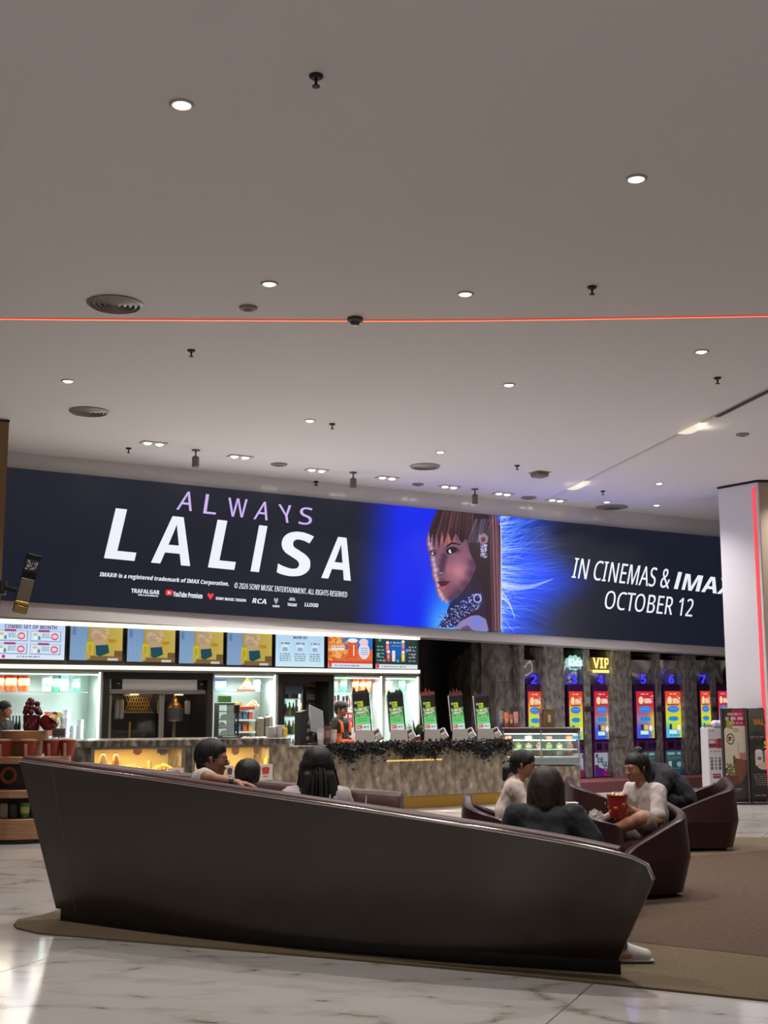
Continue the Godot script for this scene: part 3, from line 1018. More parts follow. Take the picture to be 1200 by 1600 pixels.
func drink_pic(kind: int) -> Image:
	var p := Pic.new(208, 144, rgb(232, 110, 60) if kind == 0 else rgb(36, 60, 62))
	var r := RandomNumberGenerator.new()
	r.seed = 41 + kind
	if kind == 0:
		p.rect(46, 0, 208, 60, rgb(30, 118, 210))
		for k in 80: p.oval(r.randf_range(0, 60) + r.randf() * r.randf() * 60, r.randf_range(0, 118), 9, 8, [rgb(236, 150, 70), rgb(206, 100, 50), rgb(244, 180, 100)][k % 3])
		p.rect(14, 44, 76, 66, rgb(240, 230, 214))
		p.words(18, 48, 72, 6, rgb(190, 60, 50), r)
		p.poly([Vector2(90, 24), Vector2(138, 24), Vector2(132, 100), Vector2(96, 100)], rgb(228, 88, 48))
		p.oval(114, 20, 24, 10, rgb(236, 238, 244))
		p.rect(116, 40, 122, 90, rgb(246, 226, 214))
		p.oval(168, 66, 26, 38, rgb(226, 226, 240))
		p.oval(166, 26, 22, 16, rgb(240, 206, 214))
		for j in 4: p.words(152, 52 + 9 * j, 186, 5, rgb(140, 150, 190), r)
		p.rect(0, 112, 208, 124, rgb(224, 70, 60))
	else:
		p.oval(100, 60, 70, 60, rgb(26, 96, 180), 1.0, 0.6)
		p.words(72, 20, 128, 7, rgb(190, 220, 250), r)
		p.words(76, 36, 124, 5, rgb(150, 190, 240), r)
		for b in [[58, 44, rgb(236, 84, 96)], [136, 38, rgb(216, 60, 150)], [62, 86, rgb(226, 70, 70)], [88, 86, rgb(230, 226, 210)], [136, 86, rgb(246, 196, 50)]]:
			p.rect(b[0] - 8, b[1] - 18, b[0] + 8, b[1] + 24, b[2])
			p.oval(b[0], b[1] - 20, 8, 7, rgb(236, 236, 240))
			p.rect(b[0] - 4, b[1] - 6, b[0] + 5, b[1] + 10, b[2].lightened(0.45))
		for k in 9: p.oval(r.randf_range(8, 200), r.randf_range(8, 110), 7, 7, [rgb(230, 90, 100), rgb(90, 200, 140), rgb(110, 190, 230)][k % 3], 0.8)
		for j in 5:
			p.words(6, 40 + 16 * j, 40, 6, rgb(150, 220, 190), r)
			p.words(164, 40 + 16 * j, 202, 6, rgb(180, 214, 226), r)
	p.rect(0, 124, 208, 144, rgb(222, 234, 240))
	p.rect(2, 120, 16, 142, rgb(226, 60, 70))
	p.words(30, 131, 150, 6, rgb(120, 130, 150), r)
	return p.image()

func cup(n: String, label: String, at: Vector3, h: float, r: float, c: Color, group: String, lid := Color(0, 0, 0, 0), band := Color(0, 0, 0, 0), B = null) -> Node3D:
	var o := thing(n, label, n.replace("_", " ") if n.length() < 14 else n.get_slice("_", n.get_slice_count("_") - 1), at, B, group)
	var st := S()
	lathe(st, [Vector2(0, 0.004), Vector2(r * 0.72, 0.0), Vector2(r * 0.76, 0.01), Vector2(r * 0.98, h * 0.97), Vector2(r * 1.03, h * 0.98), Vector2(r * 1.03, h), Vector2(r * 0.92, h), Vector2(r * 0.7, h * 0.2), Vector2(0, h * 0.2)], 16)
	part(o, "body", st, mat("cup_%s" % c.to_html(false), c, 0.45))
	if band.a > 0:
		st = S()
		lathe(st, [Vector2(r * 0.855, h * 0.35), Vector2(r * 0.945, h * 0.75)], 16, Vector3.ZERO)
		part(o, "printed_band", st, mat("cup_%s" % band.to_html(false), band, 0.45))
		o.get_child(1).scale = Vector3(1.02, 1, 1.02)
	if lid.a > 0:
		st = S()
		lathe(st, [Vector2(r * 1.05, h), Vector2(r * 1.06, h + 0.02), Vector2(r * 0.9, h + 0.03), Vector2(r * 0.7, h + r * 0.5), Vector2(r * 0.3, h + r * 0.68), Vector2(0, h + r * 0.7)], 16)
		part(o, "lid", st, mat("cup_%s" % lid.to_html(false), lid, 0.3))
	return o

func carton(n: String, label: String, cat: String, f: Fr, px: Array, off: float, dep: float, c: Color, group := "", c2 := Color(0, 0, 0, 0), top := Color(0, 0, 0, 0)) -> Node3D:
	var s := slot(f, px[0], px[1], px[2], px[3], off)
	var o := thing(n, label, cat, f.at(s[0], s[1], off - dep / 2), f.basis(), group)
	qbox(o, "body", Vector3(0, s[3] / 2, 0), Vector3(s[2], s[3], dep), mat("box_%s" % c.to_html(false), c, 0.5), 0.006)
	if c2.a > 0: qbox(o, "label_panel", Vector3(0, s[3] * 0.48, dep / 2 + 0.001), Vector3(s[2] * 0.7, s[3] * 0.45, 0.004), mat("box_%s" % c2.to_html(false), c2, 0.5))
	if top.a > 0: qbox(o, "lid", Vector3(0, s[3] + 0.008, 0), Vector3(s[2] * 1.04, 0.022, dep * 1.04), mat("box_%s" % top.to_html(false), top, 0.5), 0.005)
	return o

func kernels(p: Node, n: String, c: Vector3, rad: Vector3, count: int, sd: int, m: Material, size := 0.022) -> void:     # a heap of popcorn
	var r := RandomNumberGenerator.new()
	r.seed = sd
	var st := S()
	for k in count:
		var a := r.randf() * TAU
		var d := sqrt(r.randf())
		var q := c + Vector3(cos(a) * d * rad.x, (1 - d * d) * rad.y * r.randf_range(0.6, 1.0), sin(a) * d * rad.z)
		var B := Basis(Vector3(r.randf() - 0.5, r.randf() - 0.5, r.randf() - 0.5).normalized(), r.randf() * TAU).scaled(Vector3.ONE * size * r.randf_range(0.7, 1.2))
		var v := []
		for e in [Vector3(1, 0, 0), Vector3(-0.6, 0.8, 0), Vector3(-0.6, -0.8, 0.1), Vector3(0, 0.1, 0.9), Vector3(0, 0, -0.9)]: v.append(q + B * e)
		st.set_smooth_group(-1)
		for f in [[0, 3, 1], [1, 3, 2], [2, 3, 0], [0, 1, 4], [1, 2, 4], [2, 0, 4]]:
			for i in f: st.add_vertex(v[i])
	part(p, n, st, m, "", "stuff")

func menu_wall() -> void:
	var B := menu.basis()
	var X := Transform3D(B, menu.o)
	var a1 := hit(menu, 657, 1020).x
	var a0 := hit(menu, -220, 1000).x
	var yl := hit(menu, 300, 1049).y - 0.03        # underside of the lower light strip
	var yt := hit(menu, 300, 976).y + 0.03
	var metal := mat("brushed_frame", rgb(120, 116, 108), 0.4, 0.4)
	var off_w := mat("niche_white", rgb(212, 220, 216), 0.5)
	var black := mat("black_trim", rgb(20, 18, 18), 0.45)
	# the wall behind the menu screens and the back of the niches
	var st := S()
	box(st, Vector3((a0 + a1) / 2, (yl + yt) / 2, -0.3), Vector3(a1 - a0, yt - yl, 0.5), 0, X)
	struct("wall_menu", st, mat("wall_dark", rgb(60, 56, 52), 0.6), "wall band behind the row of menu screens", "wall")
	st = S()
	box(st, Vector3((a0 + a1) / 2, yl / 2, -1.25), Vector3(a1 - a0, yl, 0.12), 0, X)
	struct("wall_niche", st, off_w, "pale wall behind the lit display niches", "wall")
	st = S()
	box(st, Vector3((a0 + a1) / 2, 0.46, -0.35), Vector3(a1 - a0, 0.92, 0.62), 0.01, X)
	var bc := part(self, "back_counter", st, mat("back_counter", rgb(150, 156, 150), 0.4))
	metas(bc, "long pale back counter under the lit display niches", "counter")
	# two light strips
	var sm := glow("strip_light", rgb(255, 246, 216), 1.6)
	for s in [[969, 997, "upper"], [1041, 1049.5, "lower"]]:
		var p := hit(menu, -40, s[0] - 1, 0.12)
		var q := hit(menu, 656, s[1], 0.12)
		var t := thing("light_strip", "glowing warm white light strip running %s the menu screens" % ("above" if s[2] == "upper" else "below"), "light strip", menu.o, B, "light strips of the menu wall")
		st = S()
		prism(st, PackedVector2Array([p + Vector2(0, -0.028), q + Vector2(0, -0.028), q + Vector2(0, 0.028), p + Vector2(0, 0.028)]), 0.02, 0.13)
		part(t, "diffuser", st, sm)
		st = S()
		var ry := 0.03 if s[2] == "upper" else -0.06
		prism(st, PackedVector2Array([p + Vector2(0, ry), q + Vector2(0, ry), q + Vector2(0, ry + 0.03), p + Vector2(0, ry + 0.03)]), 0.0, 0.11)
		part(t, "rail", st, metal)
	# eight menu screens
	var combo := screen_mat("screen_combo", combo_pic(), 0.95)
	var promo := screen_mat("screen_promo", promo_pic(), 0.72)
	var specs := [[-14, 102, 971, 1032, combo, "white menu screen of combo sets at the left end of the row"], [107, 193, 974.5, 1033.5, promo, "yellow and blue promotional screen right of the combo menu, first of four"],
		[196.5, 275, 979, 1036, promo, "yellow and blue promotional screen, second of four over the popcorn machine"], [278, 350, 982, 1038.5, promo, "yellow and blue promotional screen, third of four"], [352.5, 426, 985, 1041, promo, "yellow and blue promotional screen beside the pale price screen, last of four"],
		[428.5, 507.5, 987.5, 1043.5, screen_mat("screen_price", price_pic(), 0.95), "pale blue price screen over the drinks fridge"], [510.5, 583, 992.5, 1045, screen_mat("screen_orange", drink_pic(0), 0.95), "orange menu screen with an iced drink and popcorn"], [585, 653, 995, 1046.5, screen_mat("screen_bottles", drink_pic(1), 0.95), "dark blue and green menu screen with bottles at the right end"]]
	for s in specs:
		var q := slot(menu, s[0], s[2], s[1], s[3], 0.0)
		var t := thing("menu_screen", s[5], "screen", menu.at(q[0], q[1], 0.0), B, "menu screens over the counter")
		qbox(t, "bezel", Vector3(0, q[3] / 2, -0.02), Vector3(q[2], q[3], 0.06), black, 0.006)
		panel_uv(t, "display_face", Vector3(0, q[3] / 2, 0.012), q[2] - 0.04 if s[4] != combo else q[2] - 0.02, q[3] - 0.03, s[4])
		if s[4] == combo: letter_box(t, "heading_lettering", "COMBO SET OF MONTH", Vector3(0.02, q[3] * 0.86, 0.016), q[2] * 0.7, 0.055, mat("ink_plum", rgb(110, 60, 120), 0.6))
		if s[4] == mats["screen_price"]: letter_box(t, "heading_lettering", "MOVIE SET", Vector3(0.0, q[3] * 0.84, 0.016), q[2] * 0.28, 0.04, mat("ink_navy", rgb(50, 70, 96), 0.6))
	# lit niches: side walls, bright tubes, glass shelves
	var tubem := glow("niche_tube", rgb(232, 255, 248), 1.5)
	var niches := [[-130, 159, "lit white display niche at the left end, with orange and green cups", [10.0], true], [332, 433, "lit white display niche between popcorn machine and fridge", [], true], [519, 599, "lit white display niche right of the fridge", [], true], [600, 656, "narrow lit white display niche at the right end of the menu wall", [], true]]
	for s in niches:
		var q := slot(menu, s[0], 1052, s[1], 1150, 0.0)
		var w: float = q[2]
		var h: float = yl - 0.92
		var t := thing("display_niche", s[2], "display niche", menu.at(q[0], 0.92, 0.0), B, "lit niches of the menu wall")
		qbox(t, "back_panel", Vector3(0, h / 2, -0.62), Vector3(w, h, 0.03), off_w)
		for k in [-1, 1]: qbox(t, "side_panel", Vector3(k * (w / 2 - 0.015), h / 2, -0.31), Vector3(0.03, h, 0.62), off_w)
		qbox(t, "top_panel", Vector3(0, h - 0.015, -0.31), Vector3(w, 0.03, 0.62), off_w)
		qbox(t, "light_tube", Vector3(w / 2 - 0.045, h / 2, -0.01), Vector3(0.035, h, 0.03), tubem, 0.006)
		qbox(t, "light_tube", Vector3(0, h - 0.04, -0.05), Vector3(w - 0.1, 0.02, 0.04), tubem)
		qbox(t, "shelf", Vector3(-0.06, hit(menu, (s[0] + s[1]) / 2, 1081, -0.2).y - 0.92, -0.36), Vector3(w - 0.2, 0.012, 0.34), glass("shelf_glass", rgb(150, 190, 180), 0.3))
		area("niche_light", menu.at(q[0], 0.92 + h - 0.1, -0.2), Basis(menu.u, -menu.n, UP), Vector2(w * 0.8, 0.1), rgb(240, 255, 251), 1.35 * w)
		area("niche_tube_light", menu.at(q[0] + w / 2 - 0.09, 1.45, -0.1), Basis(-menu.n, UP, menu.u), Vector2(0.05, 0.9), rgb(230, 255, 248), 0.9)
	# posts and dark surrounds between the niches
	for s in [[159, 330, "dark surround of the popcorn machine bay"], [433, 519, "dark surround of the fridge bay"]]:
		var q := slot(menu, s[0], 1050, s[1], 1150, 0.0)
		var h: float = yl
		var t := thing("bay_surround", s[2], "surround", menu.at(q[0], 0, 0), B, "dark bays of the menu wall")
		for k in [-1, 1]: qbox(t, "jamb", Vector3(k * (q[2] / 2 - 0.045), h / 2, -0.35), Vector3(0.09, h, 0.8), black, 0.004)
		for k in [-1, 1]: qbox(t, "edge_trim", Vector3(k * (q[2] / 2 + 0.0), h / 2, 0.02), Vector3(0.035, h, 0.05), metal, 0.004)
		qbox(t, "head", Vector3(0, h - 0.05, -0.35), Vector3(q[2] - 0.18, 0.1, 0.8), black)
		qbox(t, "back_panel", Vector3(0, h / 2, -0.78), Vector3(q[2], h, 0.03), black)
	niche_goods()

func niche_goods() -> void:
	var B := menu.basis()
	var sh := func(px: float, off: float) -> Vector3:       # a point on the upper glass shelf
		var y := 1080.5
		var h := hit(menu, px, y, off)
		return menu.at(h.x, h.y, off)
	var orange := rgb(206, 78, 34)
	var green := rgb(60, 170, 110)
	var w := rgb(225, 232, 232)
	var i := 0
	for s in [[-4, "first"], [16, "second"], [36, "third"]]:
		cup("popcorn_cup", "orange popcorn cup on the left niche shelf, %s from the left" % s[0 + 1], sh.call(s[0], -0.3), 0.23, 0.095, orange, "orange cups on the left niche shelf", Color(0, 0, 0, 0), rgb(226, 130, 90))
	cup("popcorn_tub", "white tub with a blue green print, left of the left niche's green cups", sh.call(73, -0.3), 0.22, 0.08, w, "", Color(0, 0, 0, 0), rgb(96, 160, 150))
	cup("drink_cup", "green cup between two printed packs in the left niche", sh.call(86.5, -0.3), 0.2, 0.06, green, "", Color(0, 0, 0, 0), rgb(190, 220, 150))
	cup("drink_cup", "green domed cup alone at the right end of the left niche shelf", sh.call(118.5, -0.3), 0.17, 0.062, green, "", rgb(70, 190, 120), rgb(206, 224, 160))
	carton("snack_box", "blue and white printed snack box beside the green cup in the left niche", "snack box", menu, [94, 1054, 107, 1079.5], -0.3, 0.1, rgb(150, 180, 220), "", rgb(220, 220, 170))
	cup("topped_cup", "tall blue banded cup with a round white topper in the left niche", menu.at(hit(menu, 62, 1140, -0.1).x, 0.92, -0.1), 0.42, 0.075, rgb(60, 80, 190), "", rgb(220, 226, 240), w)
	for s in [[88, 1121, 0.06, "stack of white paper cups behind the display, left of the tall one"], [103, 1109, 0.075, "tallest stack of white paper cups in the left niche"], [114, 1134, 0.05, "short stack of white paper cups beside the tallest one"], [125.5, 1125, 0.05, "slim stack of white paper cups nearest the light tube"]]:
		var q := hit(menu, s[0], s[1], -0.15)
		var o := thing("cup_stack", s[3], "cup stack", menu.at(q.x, 0.92, -0.15), B, "stacks of white cups in the left niche")
		var h: float = q.y - 0.92
		var n := 5
		for k in n:
			var st := S()
			var r: float = s[2]
			var b := h * k / n
			lathe(st, [Vector2(r * 0.8, b), Vector2(r * 0.95, b + h / n * 0.9), Vector2(r, b + h / n * 0.92), Vector2(r, b + h / n), Vector2(0.0, b + h / n)], 14)
			part(o, "paper_cup", st, mat("cup_white", rgb(222, 232, 244), 0.5))
	var cols := [rgb(206, 70, 60), rgb(214, 120, 110), rgb(60, 60, 90), rgb(200, 190, 80)]
	for k in 4:
		carton("snack_packet", "upright %s snack packet in the rack behind the round display" % ["red", "pink", "dark", "yellow"][k], "snack packet", menu, [70 + k * 6.4, 1112, 75.6 + k * 6.4, 1150], -0.12, 0.06, cols[k], "snack packets in the rack", rgb(230, 226, 220))
	for k in 4:
		var q := hit(menu, 16 + k * 5.0, 1114, -0.15)
		var o := thing("bottle", "dark bottle, %s of four in a row beside the left attendant's head" % ["first", "second", "third", "last"][k], "bottle", menu.at(q.x, 0.92, -0.15), B, "dark bottles in the left niche")
		var st := S()
		var h: float = q.y - 0.92
		lathe(st, [Vector2(0, 0), Vector2(0.022, 0.0), Vector2(0.024, h * 0.65), Vector2(0.01, h * 0.8), Vector2(0.01, h * 0.94)], 10)
		part(o, "body", st, mat("bottle_dark", rgb(40, 44, 50), 0.2))
		st = S()
		lathe(st, [Vector2(0.013, h * 0.92), Vector2(0.013, h), Vector2(0, h)], 8)
		part(o, "cap", st, mat("cup_white", rgb(222, 232, 244), 0.5))
	# middle niche
	carton("snack_box", "blue box on the shelf of the middle niche", "snack box", menu, [336, 1061.5, 354, 1079], -0.3, 0.14, rgb(86, 110, 190), "", rgb(190, 204, 236))
	var q := hit(menu, 385, 1080, -0.3)
	var t := thing("popcorn_boat", "red tray heaped with golden popcorn like a sail, middle niche shelf", "popcorn tray", menu.at(q.x, q.y, -0.3), B)
	qbox(t, "tray", Vector3(0, 0.02, 0), Vector3(0.26, 0.04, 0.16), mat("box_red", rgb(176, 62, 44), 0.5), 0.01)
	var gold := mat("popcorn_gold", rgb(226, 170, 84), 0.7)
	kernels(t, "popcorn", Vector3(0, 0.03, 0), Vector3(0.12, 0.09, 0.07), 90, 3, gold)
	var st := S()
	prism(st, PackedVector2Array([Vector2(-0.08, 0.06), Vector2(0.1, 0.06), Vector2(0.0, 0.25)]), -0.02, 0.02)
	part(t, "sail_card", st, gold)
	cup("drink_cup", "pale blue cup beside the popcorn tray in the middle niche", sh.call(401, -0.3), 0.19, 0.065, rgb(190, 220, 226), "", Color(0, 0, 0, 0), rgb(110, 170, 200))
	t = thing("snack_warmer", "glass snack cabinet of dark shelves under a green sign, middle niche", "snack cabinet", menu.at(slot(menu, 338, 1100, 362, 1149, -0.1)[0], 0.92, -0.15), B)
	var s := slot(menu, 338, 1100, 362, 1149, -0.1)
	var h: float = s[1] + s[3] - 0.92
	var dk := mat("warmer_dark", rgb(52, 60, 60), 0.4)
	for k in 5: qbox(t, "shelf", Vector3(0, h * k / 5 + 0.01, 0), Vector3(s[2], 0.02, 0.28), dk)
	for k in [-1, 1]: qbox(t, "side_frame", Vector3(k * s[2] / 2, h / 2, 0), Vector3(0.015, h, 0.28), dk)
	qbox(t, "top", Vector3(0, h, 0), Vector3(s[2] + 0.02, 0.03, 0.3), dk)
	qbox(t, "glass_door", Vector3(0, h / 2, 0.145), Vector3(s[2], h, 0.006), glass("door_glass", rgb(190, 210, 205), 0.15))
	qbox(t, "sign", Vector3(0.02, h + 0.075, 0), Vector3(s[2] * 0.85, 0.1, 0.03), mat("sign_green", rgb(90, 150, 70), 0.5))
	for k in 4:
		st = S()
		lathe(st, [Vector2(0, 0.02), Vector2(0.06, 0.02), Vector2(0.07, 0.05), Vector2(0.03, 0.09), Vector2(0, 0.1)], 10, Vector3(0.04 * (k % 2) - 0.02, h * k / 5, 0.02))
		part(t, "snack", st, mat("snack_%d" % (k % 2), [rgb(150, 156, 150), rgb(170, 190, 130)][k % 2], 0.6))
	t = thing("popcorn_display", "red topped rack of snack packs with popcorn heaps, middle niche", "snack rack", menu.at(slot(menu, 366, 1110, 396, 1149, -0.1)[0], 0.92, -0.12), B)
	s = slot(menu, 366, 1108, 397, 1149, -0.1)
	h = s[1] + s[3] - 0.92
	for k in 3: qbox(t, "shelf", Vector3(0, h * k / 3 + 0.012, 0), Vector3(s[2], 0.024, 0.2), mat("shelf_white", rgb(206, 214, 212), 0.5))
	qbox(t, "back_panel", Vector3(0, h / 2, -0.1), Vector3(s[2], h, 0.02), mat("shelf_white", rgb(206, 214, 212), 0.5))
	qbox(t, "red_top", Vector3(0, h + 0.02, 0), Vector3(s[2] * 0.9, 0.05, 0.2), mat("box_red", rgb(176, 62, 44), 0.5), 0.008)
	kernels(t, "popcorn", Vector3(-0.09, h + 0.04, 0), Vector3(0.08, 0.08, 0.06), 60, 5, gold)
	kernels(t, "popcorn", Vector3(0.16, h + 0.04, 0), Vector3(0.1, 0.1, 0.06), 80, 6, mat("popcorn_pale", rgb(236, 224, 180), 0.7))
	var pc := [rgb(190, 90, 80), rgb(214, 170, 80), rgb(90, 100, 110), rgb(70, 120, 150)]
	for k in 9: qbox(t, "snack_pack", Vector3((k % 3 - 1) * s[2] * 0.3, h * (k / 3) / 3 + 0.024 + h * 0.11, 0.03), Vector3(s[2] * 0.2, h * 0.2, 0.08), mat("pack_%d" % (k % 4), pc[k % 4], 0.5), 0.006)
	for e in [[401, 1120, 414, "tall steel canister left of the paired ones on the middle back counter"], [414.5, 1118, 427, "tall steel canister nearest the light tube in the middle niche"]]:
		s = slot(menu, e[0], e[1], e[2], 1150, -0.05)
		t = thing("canister", e[3], "canister", menu.at(s[0], 0.92, -0.1), B, "steel canisters in the middle niche")
		st = S()
		h = s[1] + s[3] - 0.92
		lathe(st, [Vector2(s[2] / 2, 0), Vector2(s[2] / 2, h * 0.93), Vector2(s[2] * 0.46, h * 0.95), Vector2(s[2] * 0.2, h), Vector2(0, h)], 16)
		part(t, "body", st, mat("canister_steel", rgb(150, 142, 132), 0.35, 0.6))
		st = S()
		lathe(st, [Vector2(0.02, h), Vector2(0.02, h + 0.02), Vector2(0, h + 0.025)], 8)
		part(t, "knob", st, mat("black_trim", rgb(20, 18, 18), 0.45))
	# right niches
	cup("drink_cup", "blue green cup beside the fridge in the third niche", sh.call(523, -0.3), 0.24, 0.055, rgb(90, 150, 170), "", Color(0, 0, 0, 0), rgb(200, 206, 120))
	cup("drink_cup", "tall green cup left of the orange cups in the third niche", sh.call(536.5, -0.3), 0.27, 0.062, green, "", rgb(90, 200, 140), rgb(206, 224, 180))
	for e in [[555, "left"], [565, "middle"], [575, "right"]]:
		cup("popcorn_cup", "orange popcorn cup in the third niche, %s one of three" % e[1], sh.call(e[0], -0.3 - (0.03 if e[0] == 565 else 0.0)), 0.235, 0.065, orange, "orange cups in the third niche", Color(0, 0, 0, 0), rgb(226, 130, 90))
	cup("drink_cup", "tall green cup in the narrow right niche", sh.call(628, -0.3), 0.24, 0.06, green, "", rgb(90, 200, 140), rgb(206, 224, 180))
	cup("drink_cup", "small yellow and white cup in the narrow right niche", sh.call(607, -0.3), 0.15, 0.06, rgb(226, 196, 110), "", w)
	for e in [[521, 1087, 525, "dark can standing at the far left of the third niche"], [527, 1086, 530.5, "dark can second from the left in the third niche"], [535, 1088, 539, "dark slim can left of a pair in the third niche"], [540.5, 1087, 545, "dark slim can right of a pair in the third niche"]]:
		s = slot(menu, e[0], e[1], e[2], 1106, -0.3)
		t = thing("drink_can", e[3], "drink can", menu.at(s[0], s[1], -0.3), B, "dark cans in the third niche")
		st = S()
		h = s[3]
		lathe(st, [Vector2(0, 0), Vector2(s[2] * 0.42, 0), Vector2(s[2] * 0.5, h * 0.06), Vector2(s[2] * 0.5, h * 0.92), Vector2(s[2] * 0.38, h), Vector2(0, h)], 12)
		part(t, "body", st, mat("can_dark", rgb(56, 58, 66), 0.3, 0.4))
		st = S()
		lathe(st, [Vector2(s[2] * 0.51, h * 0.3), Vector2(s[2] * 0.51, h * 0.6)], 12)
		part(t, "label_band", st, mat("can_band", rgb(180, 110, 110), 0.4))
	qbox(thing("shelf_board", "lower glass shelf of the third niche carrying dark cans", "shelf", menu.at(slot(menu, 519, 1100, 550, 1107, -0.3)[0], slot(menu, 519, 1106, 550, 1107, -0.3)[1] - 0.01, -0.36), B), "board", Vector3.ZERO, Vector3(0.36, 0.012, 0.3), glass("shelf_glass", rgb(150, 190, 180), 0.3))
	var k := 0
	for y in [1113, 1125]:
		for x in [537, 544, 551]:
			carton("popcorn_box", "small red and white popcorn box, %s row, %s of three, behind the orange clad attendant" % ["upper" if y == 1113 else "lower", ["left", "middle", "right"][int((x - 537) / 7)]], "popcorn box", menu, [x, y, x + 6.4, y + 11.6], -0.1, 0.1, rgb(204, 70, 74), "red popcorn boxes in the third niche", rgb(240, 226, 224))
	carton("popcorn_box_shelf", "pale box under the small red popcorn boxes in the third niche", "box", menu, [535, 1137, 558, 1152], -0.09, 0.14, rgb(206, 200, 196))
	carton("snack_tin", "patterned red and white snack tin over the red popcorn boxes", "snack tin", menu, [547, 1091, 556, 1105], -0.3, 0.08, rgb(210, 190, 190), "", rgb(190, 60, 60))
# ---------------------------------------------------------------- counters
func counters() -> void:
	var slabm := stone("stone_counter", 51, rgb(70, 64, 60), rgb(98, 90, 84), rgb(150, 140, 130), 0.25, 0.9)
	var facem := stone("stone_front", 52, rgb(108, 97, 84), rgb(138, 126, 110), rgb(182, 169, 152), 0.3, 0.7)
	var brass := mat("brass_plinth", rgb(176, 140, 64), 0.35, 0.7)
	var metal := mat("brushed_frame", rgb(120, 116, 108), 0.4, 0.4)
	var B := bar.basis()
	# the left counter with its two warm display windows
	var s := slot(bar, -120, 1158, 452, 1150)
	var a0 := hit(bar, -160, 1160).x
	var a1 := hit(bar, 452, 1160).x
	var H := 1.1
	var t := thing("service_counter", "grey stone service counter with two warmly lit popcorn windows", "counter", bar.at((a0 + a1) / 2, 0, 0), B)
	var w := a1 - a0
	var c := (a0 + a1) / 2
	qbox(t, "worktop", Vector3(0, H - 0.045, -0.38), Vector3(w + 0.02, 0.09, 0.82), slabm, 0.012)
	var win := []
	for k in [[142, 288], [300, 424]]:
		win.append(Vector2(hit(bar, k[0], 1185).x - c, hit(bar, k[1], 1185).x - c))
	var edges := [-w / 2, win[0].x, win[0].y, win[1].x, win[1].y, w / 2]
	for k in [0, 2, 4]:
		qbox(t, "stone_pier", Vector3((edges[k] + edges[k + 1]) / 2, (H - 0.09) / 2, -0.37), Vector3(edges[k + 1] - edges[k], H - 0.09, 0.74), slabm if k < 4 else facem)
	for k in 2:
		var cx: float = (win[k].x + win[k].y) / 2
		var ww: float = win[k].y - win[k].x
		qbox(t, "base_panel", Vector3(cx, 0.24, -0.37), Vector3(ww, 0.48, 0.74), slabm)
		qbox(t, "window_back", Vector3(cx, 0.75, -0.6), Vector3(ww, 0.54, 0.02), mat("warm_back", rgb(226, 212, 158), 0.6))
		qbox(t, "window_shelf", Vector3(cx, 0.72, -0.42), Vector3(ww - 0.02, 0.02, 0.32), mat("warm_shelf", rgb(196, 150, 70), 0.5))
		qbox(t, "window_lamp", Vector3(cx, 0.99, -0.1), Vector3(ww - 0.06, 0.02, 0.03), glow("warm_lamp", rgb(255, 214, 120), 2.2))
		for e in [-1, 1]: qbox(t, "window_frame", Vector3(cx + e * (ww / 2 - 0.015), 0.75, 0.005), Vector3(0.05, 0.54, 0.03), metal, 0.004)
		qbox(t, "window_frame", Vector3(cx, 0.995, 0.005), Vector3(ww, 0.03, 0.03), metal, 0.004)
		qbox(t, "window_pane", Vector3(cx, 0.75, -0.02), Vector3(ww - 0.06, 0.5, 0.006), glass("window_glass", rgb(230, 226, 214), 0.06))
		area("warm_window_light", bar.at(c + cx, 0.965, -0.12), Basis(bar.u, -bar.n, UP), Vector2(ww - 0.1, 0.05), rgb(255, 224, 150), 1.2)
		var gold := mat("popcorn_gold", rgb(226, 170, 84), 0.7)
		for j in 3 if k == 0 else 2:
			var bx: float = cx - ww / 2 + ww * (j + 0.5) / (3 if k == 0 else 2)
			qbox(t, "popcorn_bin", Vector3(bx, 0.6, -0.3), Vector3(ww / (3.4 if k == 0 else 2.4), 0.2, 0.42), mat("bin_amber", rgb(206, 172, 96), 0.25), 0.008)
			kernels(t, "popcorn", Vector3(bx, 0.7, -0.24), Vector3(ww / 8, 0.08, 0.16), 110, 60 + j + k * 5, gold)
			if j < 2: qbox(t, "bin_divider", Vector3(bx + ww / (6 if k == 0 else 4), 0.66, -0.16), Vector3(0.025, 0.34, 0.1), mat("bin_divider", rgb(220, 176, 96), 0.4))
	# goods standing in the warm windows
	var goods := [[158, 1176, 13, "tall golden jar at the left end of the first warm window", rgb(232, 196, 120)], [178, 1172, 12, "tall golden jar beside an orange one in the first warm window", rgb(222, 150, 90)]]
	for g in goods:
		var q := slot(bar, g[0] - g[2] / 2.0, g[1], g[0] + g[2] / 2.0, 1192, -0.14)
		var o := thing("popcorn_jar", g[3], "jar", bar.at(q[0], 0.7, -0.06), B, "jars in the first warm window")
		var st := S()
		var r: float = q[2] / 2
		lathe(st, [Vector2(0, 0), Vector2(r * 0.8, 0), Vector2(r, 0.03), Vector2(r, 0.14), Vector2(r * 0.7, 0.19), Vector2(0, 0.2)], 16)
		part(o, "body", st, mat("jar_%s" % g[4].to_html(false), g[4], 0.3))
		st = S()
		lathe(st, [Vector2(r * 0.6, 0.19), Vector2(r * 0.6, 0.22), Vector2(0, 0.225)], 12)
		part(o, "lid", st, mat("jar_lid", rgb(240, 226, 190), 0.4))
